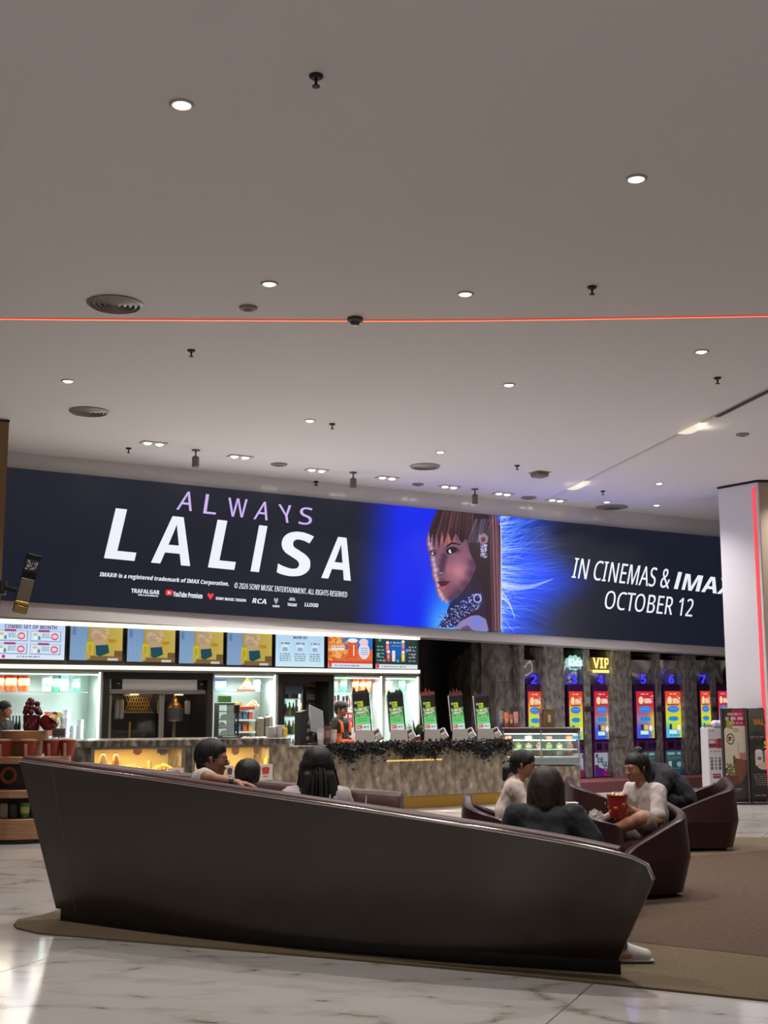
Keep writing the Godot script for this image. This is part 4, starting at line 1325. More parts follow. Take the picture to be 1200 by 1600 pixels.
	for g in [[208, 1169, 222, 1177, rgb(190, 110, 60), "small orange price card in the first warm window"], [246, 1168, 264, 1177, rgb(80, 64, 60), "dark price card in the first warm window"], [362, 1168, 374, 1177, rgb(150, 96, 60), "small brown price card in the second warm window"], [396, 1167, 406, 1176, rgb(150, 100, 70), "small brown price card near the right lamp of the second warm window"]]:
		var q := slot(bar, g[0], g[1], g[2], g[3], -0.05)
		var o := thing("price_card", g[5], "card", bar.at(q[0], q[1] - 0.02, -0.06), B, "price cards in the warm windows")
		qbox(o, "card", Vector3(0, q[3] / 2 + 0.02, 0), Vector3(q[2], q[3], 0.006), mat("card_%s" % g[4].to_html(false), g[4], 0.5))
		qbox(o, "stand", Vector3(0, 0.01, -0.01), Vector3(q[2] * 0.6, 0.02, 0.04), metal)
	for g in [[404, 1194, 426, 1219, "white sign with a red cup emblem low on the second warm window"], [352, 1196, 366, 1219, "white sign with a dark print low on the second warm window beside the man's glasses"], [262, 1200, 287, 1224, "white slanted sign low on the first warm window, by the man's shoulder"]]:
		var q := slot(bar, g[0], g[1], g[2], g[3], 0.03)
		var o := thing("counter_sign", g[4], "sign", bar.at(q[0], q[1], 0.012), B, "white signs on the counter windows")
		qbox(o, "board", Vector3(0, q[3] / 2, 0.012), Vector3(q[2], q[3], 0.012), mat("sign_white", rgb(196, 188, 182), 0.5), 0.003)
		var st := S()
		var r: float = q[2] * 0.28
		prism(st, PackedVector2Array([Vector2(-r * 0.8, q[3] * 0.38), Vector2(r * 0.8, q[3] * 0.38), Vector2(r, q[3] * 0.78), Vector2(r * 0.2, q[3] * 0.84), Vector2(-r, q[3] * 0.78)]), 0.018, 0.021)
		part(o, "emblem", st, mat("emblem_red", rgb(176, 52, 58), 0.5) if g[0] != 352 else mat("emblem_dark", rgb(70, 60, 60), 0.5))
		qbox(o, "caption", Vector3(0, q[3] * 0.24, 0.019), Vector3(r * 1.2, q[3] * 0.05, 0.003), mat("emblem_red", rgb(176, 52, 58), 0.5))
	# things on the left counter
	var wht := mat("cup_white", rgb(222, 232, 244), 0.5)
	for g in [[424, 1136, 0.075, "translucent white tub left of another on the counter corner", 0], [437, 1133, 0.07, "translucent white tub at the counter corner nearest the fridge", 1]]:
		var q := hit(bar, g[0], g[1], -0.3)
		var o := thing("white_tub", g[3], "tub", bar.at(q.x, H, -0.3), B, "white tubs on the left counter")
		var st := S()
		var h: float = q.y - H
		for k in 3:
			lathe(st, [Vector2(0, h * k / 3), Vector2(g[2] * 0.85, h * k / 3), Vector2(g[2], h * (k + 0.9) / 3), Vector2(g[2] * 1.04, h * (k + 1) / 3), Vector2(0, h * (k + 1) / 3)], 16)
		part(o, "body", st, mat("tub_white", rgb(206, 204, 204), 0.4))
	var q := hit(bar, 447, 1136, -0.2)
	var o := thing("yellow_box", "small yellow box right of the white tubs on the counter corner", "box", bar.at(q.x, H, -0.25), B)
	qbox(o, "body", Vector3(0, 0.06, 0), Vector3(0.06, 0.12, 0.08), mat("box_yellow", rgb(206, 180, 60), 0.5), 0.004)
	qbox(o, "flap", Vector3(0, 0.125, -0.03), Vector3(0.06, 0.02, 0.006), mat("box_yellow", rgb(206, 180, 60), 0.5))
	q = hit(bar, 372, 1108, -0.3)
	o = thing("pole_reader", "thin black pole with a small reader standing on the left counter", "card reader", bar.at(q.x, H, -0.3), B)
	var st := S()
	lathe(st, [Vector2(0, 0), Vector2(0.06, 0), Vector2(0.06, 0.012), Vector2(0.014, 0.02), Vector2(0.012, q.y - H), Vector2(0, q.y - H)], 12)
	part(o, "pole", st, mat("black_trim", rgb(20, 18, 18), 0.45))
	qbox(o, "reader", Vector3(-0.03, q.y - H, 0.02), Vector3(0.08, 0.12, 0.04), mat("black_trim", rgb(20, 18, 18), 0.45), 0.01)
	q = hit(bar, 370, 1150, -0.1)
	o = thing("counter_tray", "low dark tray lying on the left counter edge behind the man", "tray", bar.at(hit(bar, 358, 1155, -0.1).x, H, -0.12), B)
	qbox(o, "base", Vector3(0, 0.008, 0), Vector3(0.26, 0.016, 0.18), mat("black_trim", rgb(20, 18, 18), 0.45), 0.004)
	for e in [-1, 1]: qbox(o, "rim", Vector3(e * 0.128, 0.022, 0), Vector3(0.01, 0.03, 0.18), mat("black_trim", rgb(20, 18, 18), 0.45))

	# the long order counter on the right
	B = desk.basis()
	a0 = hit(desk, 440, 1260).x
	a1 = hit(desk, 792, 1230).x
	w = a1 - a0
	c = (a0 + a1) / 2
	H = 0.96
	t = thing("order_counter", "long veined stone order counter with a brass plinth, under the order screens", "counter", desk.at(c, 0, 0), B)
	qbox(t, "brass_plinth", Vector3(0, 0.09, -0.36), Vector3(w - 0.04, 0.18, 0.66), brass, 0.006)
	var n := 4
	for k in n: qbox(t, "stone_panel", Vector3(-w / 2 + w * (k + 0.5) / n, 0.55, -0.36), Vector3(w / n - 0.004, 0.74, 0.72), facem, 0.004)
	qbox(t, "worktop", Vector3(0, H - 0.02, -0.36), Vector3(w + 0.03, 0.045, 0.78), slabm, 0.01)
	q = hit(desk, 640, 1188, 0.02)
	qbox(t, "inset_light", Vector3(hit(desk, 649, 1188, 0.02).x - c, q.y, 0.004), Vector3(hit(desk, 692, 1188).x - hit(desk, 606, 1188).x, 0.022, 0.012), glow("inset_light", rgb(255, 214, 120), 0.9))
	# a black garland of leaves along its front edge
	st = S()
	var r := RandomNumberGenerator.new()
	r.seed = 77
	var g0 := hit(desk, 505, 1170).x
	for k in 4200:
		var f := r.randf()
		var a := lerpf(g0, a1 + 0.03, f)
		var hang := 0.17 + 0.06 * sin(a * 5.1) + 0.05 * sin(a * 12.7 + 1.0)
		var y := H + 0.03 - hang * r.randf() - (0.12 if r.randf() < 0.03 else 0.0)
		if a > a1 - 0.5 and r.randf() < 0.12: y -= r.randf() * 0.22
		var p := desk.at(a, y, 0.02 + r.randf() * 0.09)
		var bb := Basis(Vector3(r.randf() - 0.5, r.randf() - 0.5, r.randf() - 0.5).normalized(), r.randf() * TAU)
		var ln := r.randf_range(0.03, 0.07)
		var a_ := p
		var b_ := p + bb * Vector3(ln * 0.5, ln * 0.28, 0)
		var c_ := p + bb * Vector3(ln, 0, ln * 0.1)
		var d_ := p + bb * Vector3(ln * 0.5, -ln * 0.28, 0)
		quad(st, a_, d_, c_, b_)
	var garland := thing("black_garland", "black leafy garland hanging along the front edge of the order counter", "garland")
	part(garland, "leaves", st, mat("leaf_black", rgb(12, 11, 13), 0.6), "", "stuff")
	var vine := []
	for k in 40: vine.append(desk.at(lerpf(g0, a1, k / 39.0), H + 0.02 + 0.012 * sin(k * 1.7), 0.06))
	st = S()
	tube(st, vine, 0.014, 6)
	part(garland, "vine", st, mat("leaf_black", rgb(12, 11, 13), 0.6))
	order_screens(H)
	desk_goods(H)

func order_pic() -> Image:
	var p := Pic.new(112, 240, rgb(22, 26, 24))
	var r := RandomNumberGenerator.new()
	r.seed = 88
	p.rect(28, 44, 70, 78, rgb(196, 206, 40))
	p.words(32, 52, 68, 8, rgb(60, 70, 20), r)
	p.words(32, 64, 66, 7, rgb(60, 70, 20), r)
	p.rect(6, 42, 24, 60, rgb(150, 160, 150))
	p.shade(0, 88, 112, 196, rgb(70, 116, 66), rgb(112, 210, 124))
	for k in 120: p.oval(r.randf_range(0, 112), r.randf_range(84, 140), 6, 5, [rgb(196, 206, 160), rgb(92, 150, 80), rgb(150, 180, 110), rgb(60, 96, 56)][k % 4], 0.9)
	p.words(8, 92, 104, 12, rgb(226, 232, 200), r)
	p.words(14, 110, 100, 12, rgb(226, 232, 200), r)
	p.rect(4, 146, 108, 194, rgb(110, 206, 122))
	p.words(10, 156, 100, 7, rgb(60, 120, 70), r)
	p.words(18, 170, 92, 7, rgb(60, 120, 70), r)
	p.rect(0, 196, 112, 240, rgb(206, 222, 216))
	p.rect(6, 200, 50, 222, rgb(206, 56, 66))
	p.words(10, 206, 46, 9, rgb(240, 226, 226), r)
	p.words(60, 210, 104, 9, rgb(70, 80, 80), r)
	p.words(8, 228, 44, 6, rgb(120, 130, 130), r)
	return p.image()

func order_screens(H: float) -> void:
	var white := mat("device_white", rgb(176, 172, 168), 0.45)
	var black := mat("black_gloss", rgb(16, 16, 18), 0.2)
	var scr := screen_mat("screen_order", order_pic(), 0.95)
	var toppers := [["bat shaped black", rgb(22, 20, 24)], ["ragged black", rgb(20, 22, 22)], ["red lettered", rgb(110, 28, 30)], ["small dark red", rgb(80, 28, 36)], ["dark purple", rgb(56, 32, 50)]]
	var xs := [[557, 585], [612, 637], [665, 687.5], [709, 730.5], [748, 770]]
	for i in 5:
		var x: Array = xs[i]
		var xm: float = (x[0] + x[1]) / 2
		var s := slot(desk, x[0], 1082 + i * 1.0, x[1], 1143 - i * 0.6, -0.28)
		var at := desk.at(s[0] + 0.0, H, -0.3)
		var t := thing("order_kiosk", "white order terminal with a green screen and %s topper, %s from the left" % [toppers[i][0], ["first", "second", "third", "fourth", "last"][i]], "order terminal", at, Basis(UP, -0.12), "self order terminals on the order counter")
		var w: float = s[2] * 0.8
		var h: float = s[3]
		var b := s[1] - H as float
		# stand, then the tilted screen
		var st := S()
		prism(st, PackedVector2Array([Vector2(-w * 0.55, 0), Vector2(w * 0.6, 0), Vector2(w * 0.56, b + 0.02), Vector2(-w * 0.5, b + 0.02)]), -0.1, 0.07)
		part(t, "stand", st, white)
		var tilt := Basis(Vector3.FORWARD, 0.13)
		var scn := Node3D.new()
		scn.name = "screen"
		t.add_child(scn, true)
		scn.transform = Transform3D(Basis(Vector3(0, 0, 1), 0.1) * Basis(Vector3.RIGHT, -0.1), Vector3(-0.01, b, 0.05))
		qbox(scn, "housing", Vector3(0, h / 2, -0.02), Vector3(w, h, 0.05), black, 0.012)
		qbox(scn, "white_edge", Vector3(-w / 2 - 0.008, h / 2, -0.03), Vector3(0.02, h, 0.05), white, 0.006)
		panel_uv(scn, "display_face", Vector3(0, h / 2 - 0.01, 0.008), w - 0.03, h - 0.03, scr)
		# ragged paper topper
		var pl := PackedVector2Array([Vector2(-w * 0.48, h - 0.02)])
		var r := RandomNumberGenerator.new()
		r.seed = 100 + i
		for k in 9:
			pl.append(Vector2(-w * 0.48 + w * 0.96 * k / 8.0, h + (0.02 + 0.09 * r.randf()) * (1.0 if k % 2 else 0.35)))
		pl.append(Vector2(w * 0.48, h - 0.02))
		st = S()
		prism(st, pl, 0.0, 0.012)
		part(scn, "topper", st, mat("topper_%d" % i, toppers[i][1], 0.7))
		# card reader on an arm at the right
		st = S()
		box(st, Vector3.ZERO, Vector3(0.11, 0.2, 0.045), 0.015)
		var rd := part(t, "card_reader", st, mat("reader_grey", rgb(140, 136, 134), 0.5))
		rd.transform = Transform3D(Basis(Vector3(0, 0, 1), 0.55) * Basis(Vector3.RIGHT, -0.5), Vector3(w * 0.82, b * 0.75, 0.06))
		for k in 6:
			st = S()
			box(st, Vector3(-0.026 + 0.026 * (k % 3), -0.03 - 0.03 * (k / 3), 0.024), Vector3(0.016, 0.016, 0.006), 0.002)
			part(rd, "key", st, black)
		st = S()
		box(st, Vector3(0, 0.045, 0.024), Vector3(0.075, 0.05, 0.004))
		part(rd, "reader_display", st, black)
		st = S()
		tube(st, [Vector3(w * 0.5, b * 0.4, -0.02), Vector3(w * 0.7, b * 0.45, 0.0), Vector3(w * 0.82, b * 0.7, 0.04)], 0.014, 6)
		part(t, "reader_arm", st, white)

func desk_goods(H: float) -> void:
	var B := desk.basis()
	var black := mat("black_trim", rgb(20, 18, 18), 0.45)
	# point of sale terminal, seen from behind
	var q := hit(desk, 487, 1165, -0.2)
	var t := thing("till_terminal", "black till terminal with a tilted grey screen, left end of the order counter", "till", desk.at(q.x, H, -0.3), B * Basis(UP, 0.35))
	var st := S()
	prism(st, PackedVector2Array([Vector2(-0.2, 0), Vector2(0.22, 0), Vector2(0.1, 0.12), Vector2(-0.05, 0.5), Vector2(-0.2, 0.47)]), -0.05, 0.05, Transform3D(Basis(), Vector3(-0.05, 0, 0)))
	part(t, "body", st, black)
	st = S()
	box(st, Vector3(0, 0, 0), Vector3(0.34, 0.42, 0.03), 0.01)
	var o := part(t, "display_panel", st, mat("till_grey", rgb(110, 116, 118), 0.3))
	o.transform = Transform3D(Basis(Vector3(0, 0, 1), -0.28) * Basis(Vector3.RIGHT, -0.3), Vector3(0.17, 0.34, 0.02))
	qbox(t, "base", Vector3(0.05, 0.015, 0), Vector3(0.42, 0.03, 0.3), black, 0.01)
	for k in 3: qbox(t, "port_cover", Vector3(-0.08 + 0.02 * k, 0.1 + 0.11 * k, 0.052), Vector3(0.07, 0.05, 0.006), mat("till_grey", rgb(110, 116, 118), 0.3))
	# receipt printers and cups between till and attendant
	var items := [[497, 1138, 507, "pale cup with a dark band behind the till", rgb(190, 184, 180)], [507, 1134, 517, "plum coloured cup beside the till screen", rgb(96, 56, 66)], [516, 1140, 526, "cream cup by the attendant's elbow", rgb(196, 184, 164)], [499, 1150, 508, "short pale cup nearest the till base", rgb(170, 166, 160)], [527, 1146, 535, "orange pumpkin cup in front of the attendant", rgb(214, 92, 36)]]
	for g in items:
		var s := slot(desk, g[0], g[1], g[2], 1164, -0.15)
		cup("table_cup", g[3], desk.at(s[0], H, -0.15 - 0.01 * (int(g[0]) % 5)), maxf(0.1, s[1] + s[3] - H), s[2] / 2, g[4], "cups by the till", Color(0, 0, 0, 0), g[4].lightened(0.3))
	# halloween trimmings: pumpkins and sprigs
	for g in [[541, 1148, 0.06, "orange pumpkin ornament left of the first order terminal"], [548, 1160, 0.055, "red orange pumpkin ornament low on the counter edge"], [534, 1160, 0.045, "small orange pumpkin ornament in the garland's left end"]]:
		q = hit(desk, g[0], g[1], -0.06)
		t = thing("pumpkin", g[3], "ornament", desk.at(q.x, H, -0.07), B, "pumpkin ornaments on the order counter")
		st = S()
		for k in 8:
			var a := TAU * k / 8
			lathe(st, [Vector2(0, 0.0), Vector2(g[2] * 0.42, g[2] * 0.2), Vector2(g[2] * 0.5, g[2] * 0.7), Vector2(g[2] * 0.36, g[2] * 1.25), Vector2(0, g[2] * 1.3)], 8, Vector3(cos(a), 0, sin(a)) * g[2] * 0.5, false)
		part(t, "body", st, mat("pumpkin_orange", rgb(206, 84, 34), 0.5))
		st = S()
		tube(st, [Vector3(0, g[2] * 1.2, 0), Vector3(0.006, g[2] * 1.7, 0)], 0.008, 6)
		part(t, "stem", st, black)
	# greenery and red tray between the terminals
	q = hit(desk, 651, 1160, -0.2)
	t = thing("counter_plant", "small green artificial plant between the second and third order terminals", "plant", desk.at(q.x, H, -0.22), B)
	st = S()
	lathe(st, [Vector2(0, 0), Vector2(0.06, 0), Vector2(0.075, 0.1), Vector2(0.065, 0.1), Vector2(0, 0.08)], 12)
	part(t, "pot", st, mat("pot_tan", rgb(140, 104, 60), 0.6))
	st = S()
	var r := RandomNumberGenerator.new()
	r.seed = 5
	for k in 70:
		var a := r.randf() * TAU
		var e := r.randf_range(0.3, 1.3)
		var d := Vector3(cos(a) * cos(e), sin(e), sin(a) * cos(e)) * r.randf_range(0.1, 0.3)
		var p0 := Vector3(0, 0.1, 0)
		var sd := d.cross(UP).normalized() * 0.018
		quad(st, p0, p0 + d * 0.5 + sd, p0 + d, p0 + d * 0.5 - sd)
	part(t, "leaves", st, mat("leaf_green", rgb(66, 86, 50), 0.7), "", "stuff")
	var s := slot(desk, 637, 1156, 661, 1163, -0.1)
	t = thing("red_tray", "flat red tray on the order counter left of the third terminal", "tray", desk.at(s[0], H, -0.12), B)
	qbox(t, "base", Vector3(0, 0.008, 0), Vector3(s[2], 0.016, 0.2), mat("tray_red", rgb(150, 30, 32), 0.4), 0.005)
	for e in [-1, 1]: qbox(t, "rim", Vector3(0, 0.025, e * 0.095), Vector3(s[2], 0.035, 0.012), mat("tray_red", rgb(150, 30, 32), 0.4), 0.004)

	# the cake case at the right end
	B = cake.basis()
	var cw := hit(cake, 906, 1170).x
	var ct := hit(cake, 840, 1137).y
	var cb := hit(cake, 840, 1193).y
	var stonef := stone("stone_front", 52, rgb(108, 97, 84), rgb(138, 126, 110), rgb(182, 169, 152), 0.3, 0.7)
	var c := thing("cake_case", "glass fronted chilled cake case with a dark top on a stone base", "display case", cake.at(cw / 2, 0, 0), B)
	qbox(c, "stone_base", Vector3(0, cb / 2 - 0.02, -0.4), Vector3(cw, cb - 0.04, 0.76), stonef, 0.006)
	qbox(c, "brass_plinth", Vector3(0, 0.07, -0.39), Vector3(cw + 0.01, 0.14, 0.77), mat("brass_plinth", rgb(176, 140, 64), 0.35, 0.7))
	qbox(c, "steel_tray", Vector3(0, cb + 0.045, -0.38), Vector3(cw, 0.13, 0.74), mat("case_steel", rgb(140, 150, 150), 0.35, 0.3), 0.01)
	qbox(c, "dark_top", Vector3(0, ct - 0.045, -0.4), Vector3(cw + 0.03, 0.09, 0.8), mat("case_top", rgb(62, 48, 48), 0.4), 0.01)
	qbox(c, "back_panel", Vector3(0, (ct + cb) / 2, -0.74), Vector3(cw, ct - cb, 0.02), mat("case_back", rgb(190, 206, 200), 0.5))
	var ih := ct - cb
	for k in 2:
		qbox(c, "shelf", Vector3(0, cb + ih * (0.38 + 0.26 * k), -0.38), Vector3(cw - 0.06, 0.015, 0.6 - 0.12 * k), mat("case_shelf", rgb(200, 216, 210), 0.3))
	qbox(c, "case_light", Vector3(0, ct - 0.1, -0.08), Vector3(cw - 0.08, 0.02, 0.03), glow("case_light", rgb(226, 255, 244), 2.0))
	area("cake_case_light", cake.at(cw / 2, ct - 0.13, -0.12), Basis(cake.u, -cake.n, UP), Vector2(cw - 0.1, 0.08), rgb(222, 255, 244), 1.3)
	for k in 2: qbox(c, "front_pane", Vector3(-cw / 4 + cw / 2 * k, (ct + cb) / 2 - 0.02, -0.01), Vector3(cw / 2 - 0.01, ih - 0.1, 0.008), glass("window_glass", rgb(230, 226, 214), 0.06))
	for k in 3: qbox(c, "post", Vector3(-cw / 2 + 0.012 + (cw - 0.024) * k / 2.0, (ct + cb) / 2, -0.01), Vector3(0.022, ih - 0.08, 0.022), mat("case_steel", rgb(140, 150, 150), 0.35, 0.3))
	var cc := [rgb(196, 90, 60), rgb(226, 206, 160), rgb(120, 70, 50), rgb(206, 130, 120), rgb(230, 224, 206), rgb(170, 180, 90)]
	for row in 3:
		for k in 7:
			var y: float = cb + 0.115 if row == 0 else cb + ih * (0.38 + 0.26 * (row - 1)) + 0.012
			if row == 2 and k % 2: continue
			var col: Color = cc[(k * 2 + row * 3) % 6]
			var nm := ["bottom shelf", "middle shelf", "top shelf"][row] as String
			t = thing("cake", "small %s cake on the %s of the cake case, %s from the left" % [["red brown", "cream", "chocolate", "pink", "white", "lime"][(k * 2 + row * 3) % 6], nm, ["first", "second", "third", "fourth", "fifth", "sixth", "last"][k]], "cake", cake.at(0.12 + (cw - 0.24) * k / 6.0, y, -0.28 + 0.03 * (k % 2)), B, "cakes in the cake case")
			st = S()
			if k % 2: lathe(st, [Vector2(0, 0), Vector2(0.05, 0), Vector2(0.055, 0.06), Vector2(0.045, 0.075), Vector2(0, 0.08)], 12)
			else: box(st, Vector3(0, 0.035, 0), Vector3(0.11, 0.07, 0.1), 0.012)
			part(t, "body", st, mat("cake_%s" % col.to_html(false), col, 0.6))
			st = S()
			lathe(st, [Vector2(0.03, 0.07), Vector2(0.03, 0.085), Vector2(0.015, 0.1), Vector2(0, 0.105)], 8)
			part(t, "topping", st, mat("cake_e6dcc8", rgb(230, 220, 200), 0.6))
	# packs and a brown box on its top
	var pk := [[772, 1113, 780, rgb(70, 96, 150), "blue"], [780, 1110, 787, rgb(130, 110, 100), "grey brown"], [787, 1113, 795, rgb(190, 104, 60), "orange"], [795, 1116, 802, rgb(140, 90, 60), "brown"], [802, 1112, 810, rgb(190, 110, 120), "pink"]]
	for g in pk:
		s = slot(cake, g[0] + 0.4, g[1], g[2] - 0.4, 1137, -0.3)
		t = thing("snack_bag", "small %s snack bag standing on top of the cake case" % g[4], "snack bag", cake.at(maxf(s[0], 0.02), ct, -0.3), B, "snack bags on the cake case")
		st = S()
		var w: float = s[2] / 2
		var h: float = s[1] + s[3] - ct
		var rows := []
		for e in [[0.0, 1.0, 0.035], [h * 0.12, 1.0, 0.05], [h * 0.55, 0.95, 0.045], [h * 0.88, 0.98, 0.012], [h, 1.0, 0.004]]:
			rows.append(flip(ring(Vector3(0, e[0], 0), w * e[1], e[2], minf(0.01, e[2] * 0.5))))
		loft(st, rows, true, true, true, 0)
		part(t, "body", st, mat("bag_%s" % g[3].to_html(false), g[3], 0.45))
		qbox(t, "label_panel", Vector3(0, h * 0.45, 0.048), Vector3(w * 1.1, h * 0.3, 0.006), mat("bag_label", rgb(206, 190, 170), 0.5))
	s = slot(cake, 848.5, 1109, 866.5, 1136, -0.3)
	t = thing("brown_box", "brown cardboard box with a white label on the cake case", "cardboard box", cake.at(s[0], ct, -0.34), B)
	var bh: float = s[1] + s[3] - ct
	qbox(t, "body", Vector3(0, bh / 2, 0), Vector3(s[2], bh, 0.18), mat("cardboard", rgb(124, 100, 68), 0.8), 0.006)
	qbox(t, "label_panel", Vector3(0.0, bh * 0.5, 0.092), Vector3(s[2] * 0.26, bh * 0.42, 0.003), mat("bag_label", rgb(206, 190, 170), 0.5))
	qbox(t, "lid_flap", Vector3(0, bh + 0.006, 0), Vector3(s[2] * 1.03, 0.012, 0.19), mat("cardboard_light", rgb(150, 124, 88), 0.8))
	st = S()
	var ruf := thing("pink_tissue", "crumpled pale pink tissue on the cake case left of the brown box", "tissue", cake.at(s[0] - s[2] * 0.7, ct, -0.3), B)
	r.seed = 12
	var rows := []
	for k in 5:
		var pr := PackedVector3Array()
		for j in 10: pr.append(Vector3(sin(TAU * j / 10) * [0.02, 0.03, 0.02, 0.05, 0.07][k] * r.randf_range(0.7, 1.3), bh * [0.0, 0.3, 0.7, 0.95, 1.1][k], cos(TAU * j / 10) * [0.02, 0.03, 0.02, 0.05, 0.07][k] * r.randf_range(0.7, 1.3)))
		rows.append(pr)
	loft(st, rows, true, true, true, 0)
	part(ruf, "body", st, mat("tissue_pink", rgb(170, 130, 140), 0.8))
	st = S()
	tube(st, [Vector3(0, bh * 0.68, 0), Vector3(0, bh * 0.74, 0)], 0.026, 8)
	part(ruf, "tie", st, mat("tissue_tie", rgb(120, 60, 80), 0.6))

# ---------------------------------------------------------------- popcorn machine, fridge, ticket machines
func machines() -> void:
	var B := menu.basis()
	var steel := mat("machine_steel", rgb(132, 128, 124), 0.3, 0.5)
	var frame := mat("machine_frame", rgb(112, 108, 104), 0.4, 0.4)
	var black := mat("black_trim", rgb(20, 18, 18), 0.45)
	var copper := mat("kettle_copper", rgb(176, 128, 70), 0.3, 0.8)
	var s := slot(menu, 171, 1047, 327, 1156, -0.02)
	var w: float = s[2]
	var y0 := 0.92
	var h: float = s[1] + s[3] - y0
	var t := thing("popcorn_machine", "large steel popcorn machine with two glass bays and a grey hood", "popcorn machine", menu.at(s[0], y0, -0.05), B)
	var yb := hit(menu, 250, 1080, -0.05).y - y0
	qbox(t, "hood", Vector3(0, (h + yb) / 2, -0.3), Vector3(w, h - yb, 0.6), mat("hood_grey", rgb(226, 226, 228), 0.25, 0.0), 0.012)
	qbox(t, "hood_lip", Vector3(0, yb - 0.015, -0.28), Vector3(w + 0.02, 0.05, 0.62), frame, 0.006)
	for e in [-1, 1]:
		var g := qbox(t, "control_panel", Vector3(e * (w / 2 - 0.11), yb + 0.12, 0.004), Vector3(0.17, 0.19, 0.014), black, 0.004)
		qbox(g, "switch", Vector3(e * (w / 2 - 0.13), yb + 0.11, 0.014), Vector3(0.04, 0.016, 0.008), mat("device_white", rgb(176, 172, 168), 0.45))
	qbox(t, "sensor_eye", Vector3(0.04, yb + 0.2, 0.005), Vector3(0.03, 0.03, 0.012), black, 0.004)
	for x in [-w / 2 + 0.02, 0.01, 0.05, w / 2 - 0.02]: qbox(t, "post", Vector3(x, yb / 2, -0.01), Vector3(0.04, yb, 0.04), frame, 0.004)
	qbox(t, "floor_pan", Vector3(0, 0.015, -0.3), Vector3(w, 0.03, 0.6), steel)
	qbox(t, "back_panel", Vector3(0, yb / 2, -0.58), Vector3(w, yb, 0.02), mat("machine_dark", rgb(12, 11, 10), 0.35))
	for k in 2: qbox(t, "glass_door", Vector3(-w / 4 + k * w / 2 + (0.03 if k else -0.01), yb / 2, 0.004), Vector3(w / 2 - 0.1, yb - 0.05, 0.006), glass("door_glass_dark", rgb(30, 30, 30), 0.04))
	# left bay: a gold lattice reflection built as bars; right bay: copper kettle
	var st := S()
	var L := slot(menu, 196, 1087, 228, 1112, -0.35)
	var lx: float = L[0] - s[0]
	var ly: float = L[1] - y0
	for k in 9:
		for e in [-1, 1]:
			var p := Vector3(lx - L[2] / 2 + L[2] * k / 8.0, ly + (L[3] if e > 0 else 0.0), -0.3)
			tube(st, [p, p + Vector3(0.09, -e * L[3], 0.0)], 0.008, 4)
	part(t, "lattice_reflection", st, mat("dull_gold", rgb(190, 150, 70), 0.35, 0.7))
	qbox(t, "lattice_frame", Vector3(lx + 0.03, ly + L[3] + 0.01, -0.3), Vector3(L[2] + 0.14, 0.03, 0.05), steel)
	qbox(t, "lattice_frame", Vector3(lx + 0.05, ly - 0.01, -0.3), Vector3(L[2] + 0.14, 0.02, 0.05), mat("dull_gold", rgb(190, 150, 70), 0.35, 0.7))
	for x in [183, 190]:
		var q := slot(menu, x - 4, 1092, x + 4, 1124, -0.3)
		qbox(t, "hanging_bag", Vector3(q[0] - s[0], q[1] + q[3] / 2 - y0, -0.28), Vector3(q[2], q[3], 0.08), mat("bag_grey", rgb(146, 142, 140), 0.6), 0.02)
	st = S()
	var q := hit(menu, 204.5, 1128, -0.2)
	tube(st, [Vector3(q.x - s[0], 0.03, -0.2), Vector3(q.x - s[0], q.y - y0, -0.2)], 0.016, 8)
	part(t, "brass_rod", st, mat("dull_gold", rgb(190, 150, 70), 0.35, 0.7))
	q = hit(menu, 273.5, 1127, -0.3)
	var K := Vector3(q.x - s[0], q.y - y0, -0.3)
	st = S()
	lathe(st, [Vector2(0, 0), Vector2(0.135, 0), Vector2(0.14, 0.02), Vector2(0.14, 0.19), Vector2(0.15, 0.2), Vector2(0, 0.2)], 20, K)
	part(t, "kettle", st, mat("kettle_steel", rgb(150, 146, 150), 0.2, 0.8))
	st = S()
	lathe(st, [Vector2(0.12, 0.2), Vector2(0.11, 0.25), Vector2(0.06, 0.3), Vector2(0.05, 0.34), Vector2(0.02, 0.38), Vector2(0, 0.38)], 18, K)
	part(t, "kettle_dome", st, copper)
	st = S()
	tube(st, [K, Vector3(K.x, 0.03, K.z)], 0.03, 10)
	part(t, "kettle_post", st, steel)
	st = S()
	tube(st, [K + Vector3(0, 0.36, 0), Vector3(K.x, yb, K.z)], 0.02, 8)
	part(t, "stirrer_shaft", st, steel)
	for e in [[253, "left"], [296, "right"]]:
		q = hit(menu, e[0], 1105, -0.3)
		qbox(t, "hanging_bag", Vector3(q.x - s[0] - 0.02, q.y - y0, -0.28), Vector3(0.09, 0.22, 0.08), mat("bag_grey", rgb(146, 142, 140), 0.6), 0.02)
	for x in [215, 285]: 
		q = hit(menu, x, 1086, -0.1)
		qbox(t, "bay_lamp", Vector3(q.x - s[0], yb - 0.05, -0.2), Vector3(0.12, 0.02, 0.06), glow("bay_lamp", rgb(255, 226, 160), 1.6))
		omni("popcorn_bay_light", menu.at(q.x, y0 + yb - 0.1, -0.2), rgb(255, 226, 170), 0.02, 0.06)

	# the drinks fridge
	s = slot(menu, 440, 1060, 509, 1165, -0.45)
	w = s[2]
	h = s[1] + s[3] - 0.0
	t = thing("drinks_fridge", "two door glass drinks fridge lit inside, filled with bottles", "fridge", menu.at(s[0], 0, -0.45), B)
	var body := mat("fridge_dark", rgb(44, 38, 36), 0.4)
	qbox(t, "back_panel", Vector3(0, h / 2, -0.28), Vector3(w, h, 0.03), mat("fridge_inside", rgb(150, 170, 166), 0.5))
	for k in 3: qbox(t, "side_panel", Vector3(-w / 2 + w * k / 2.0 + [0.02, 0.0, -0.02][k], h / 2, -0.13), Vector3(0.04 if k != 1 else 0.06, h, 0.3), body)
	var hd := hit(menu, 470, 1072, -0.45).y
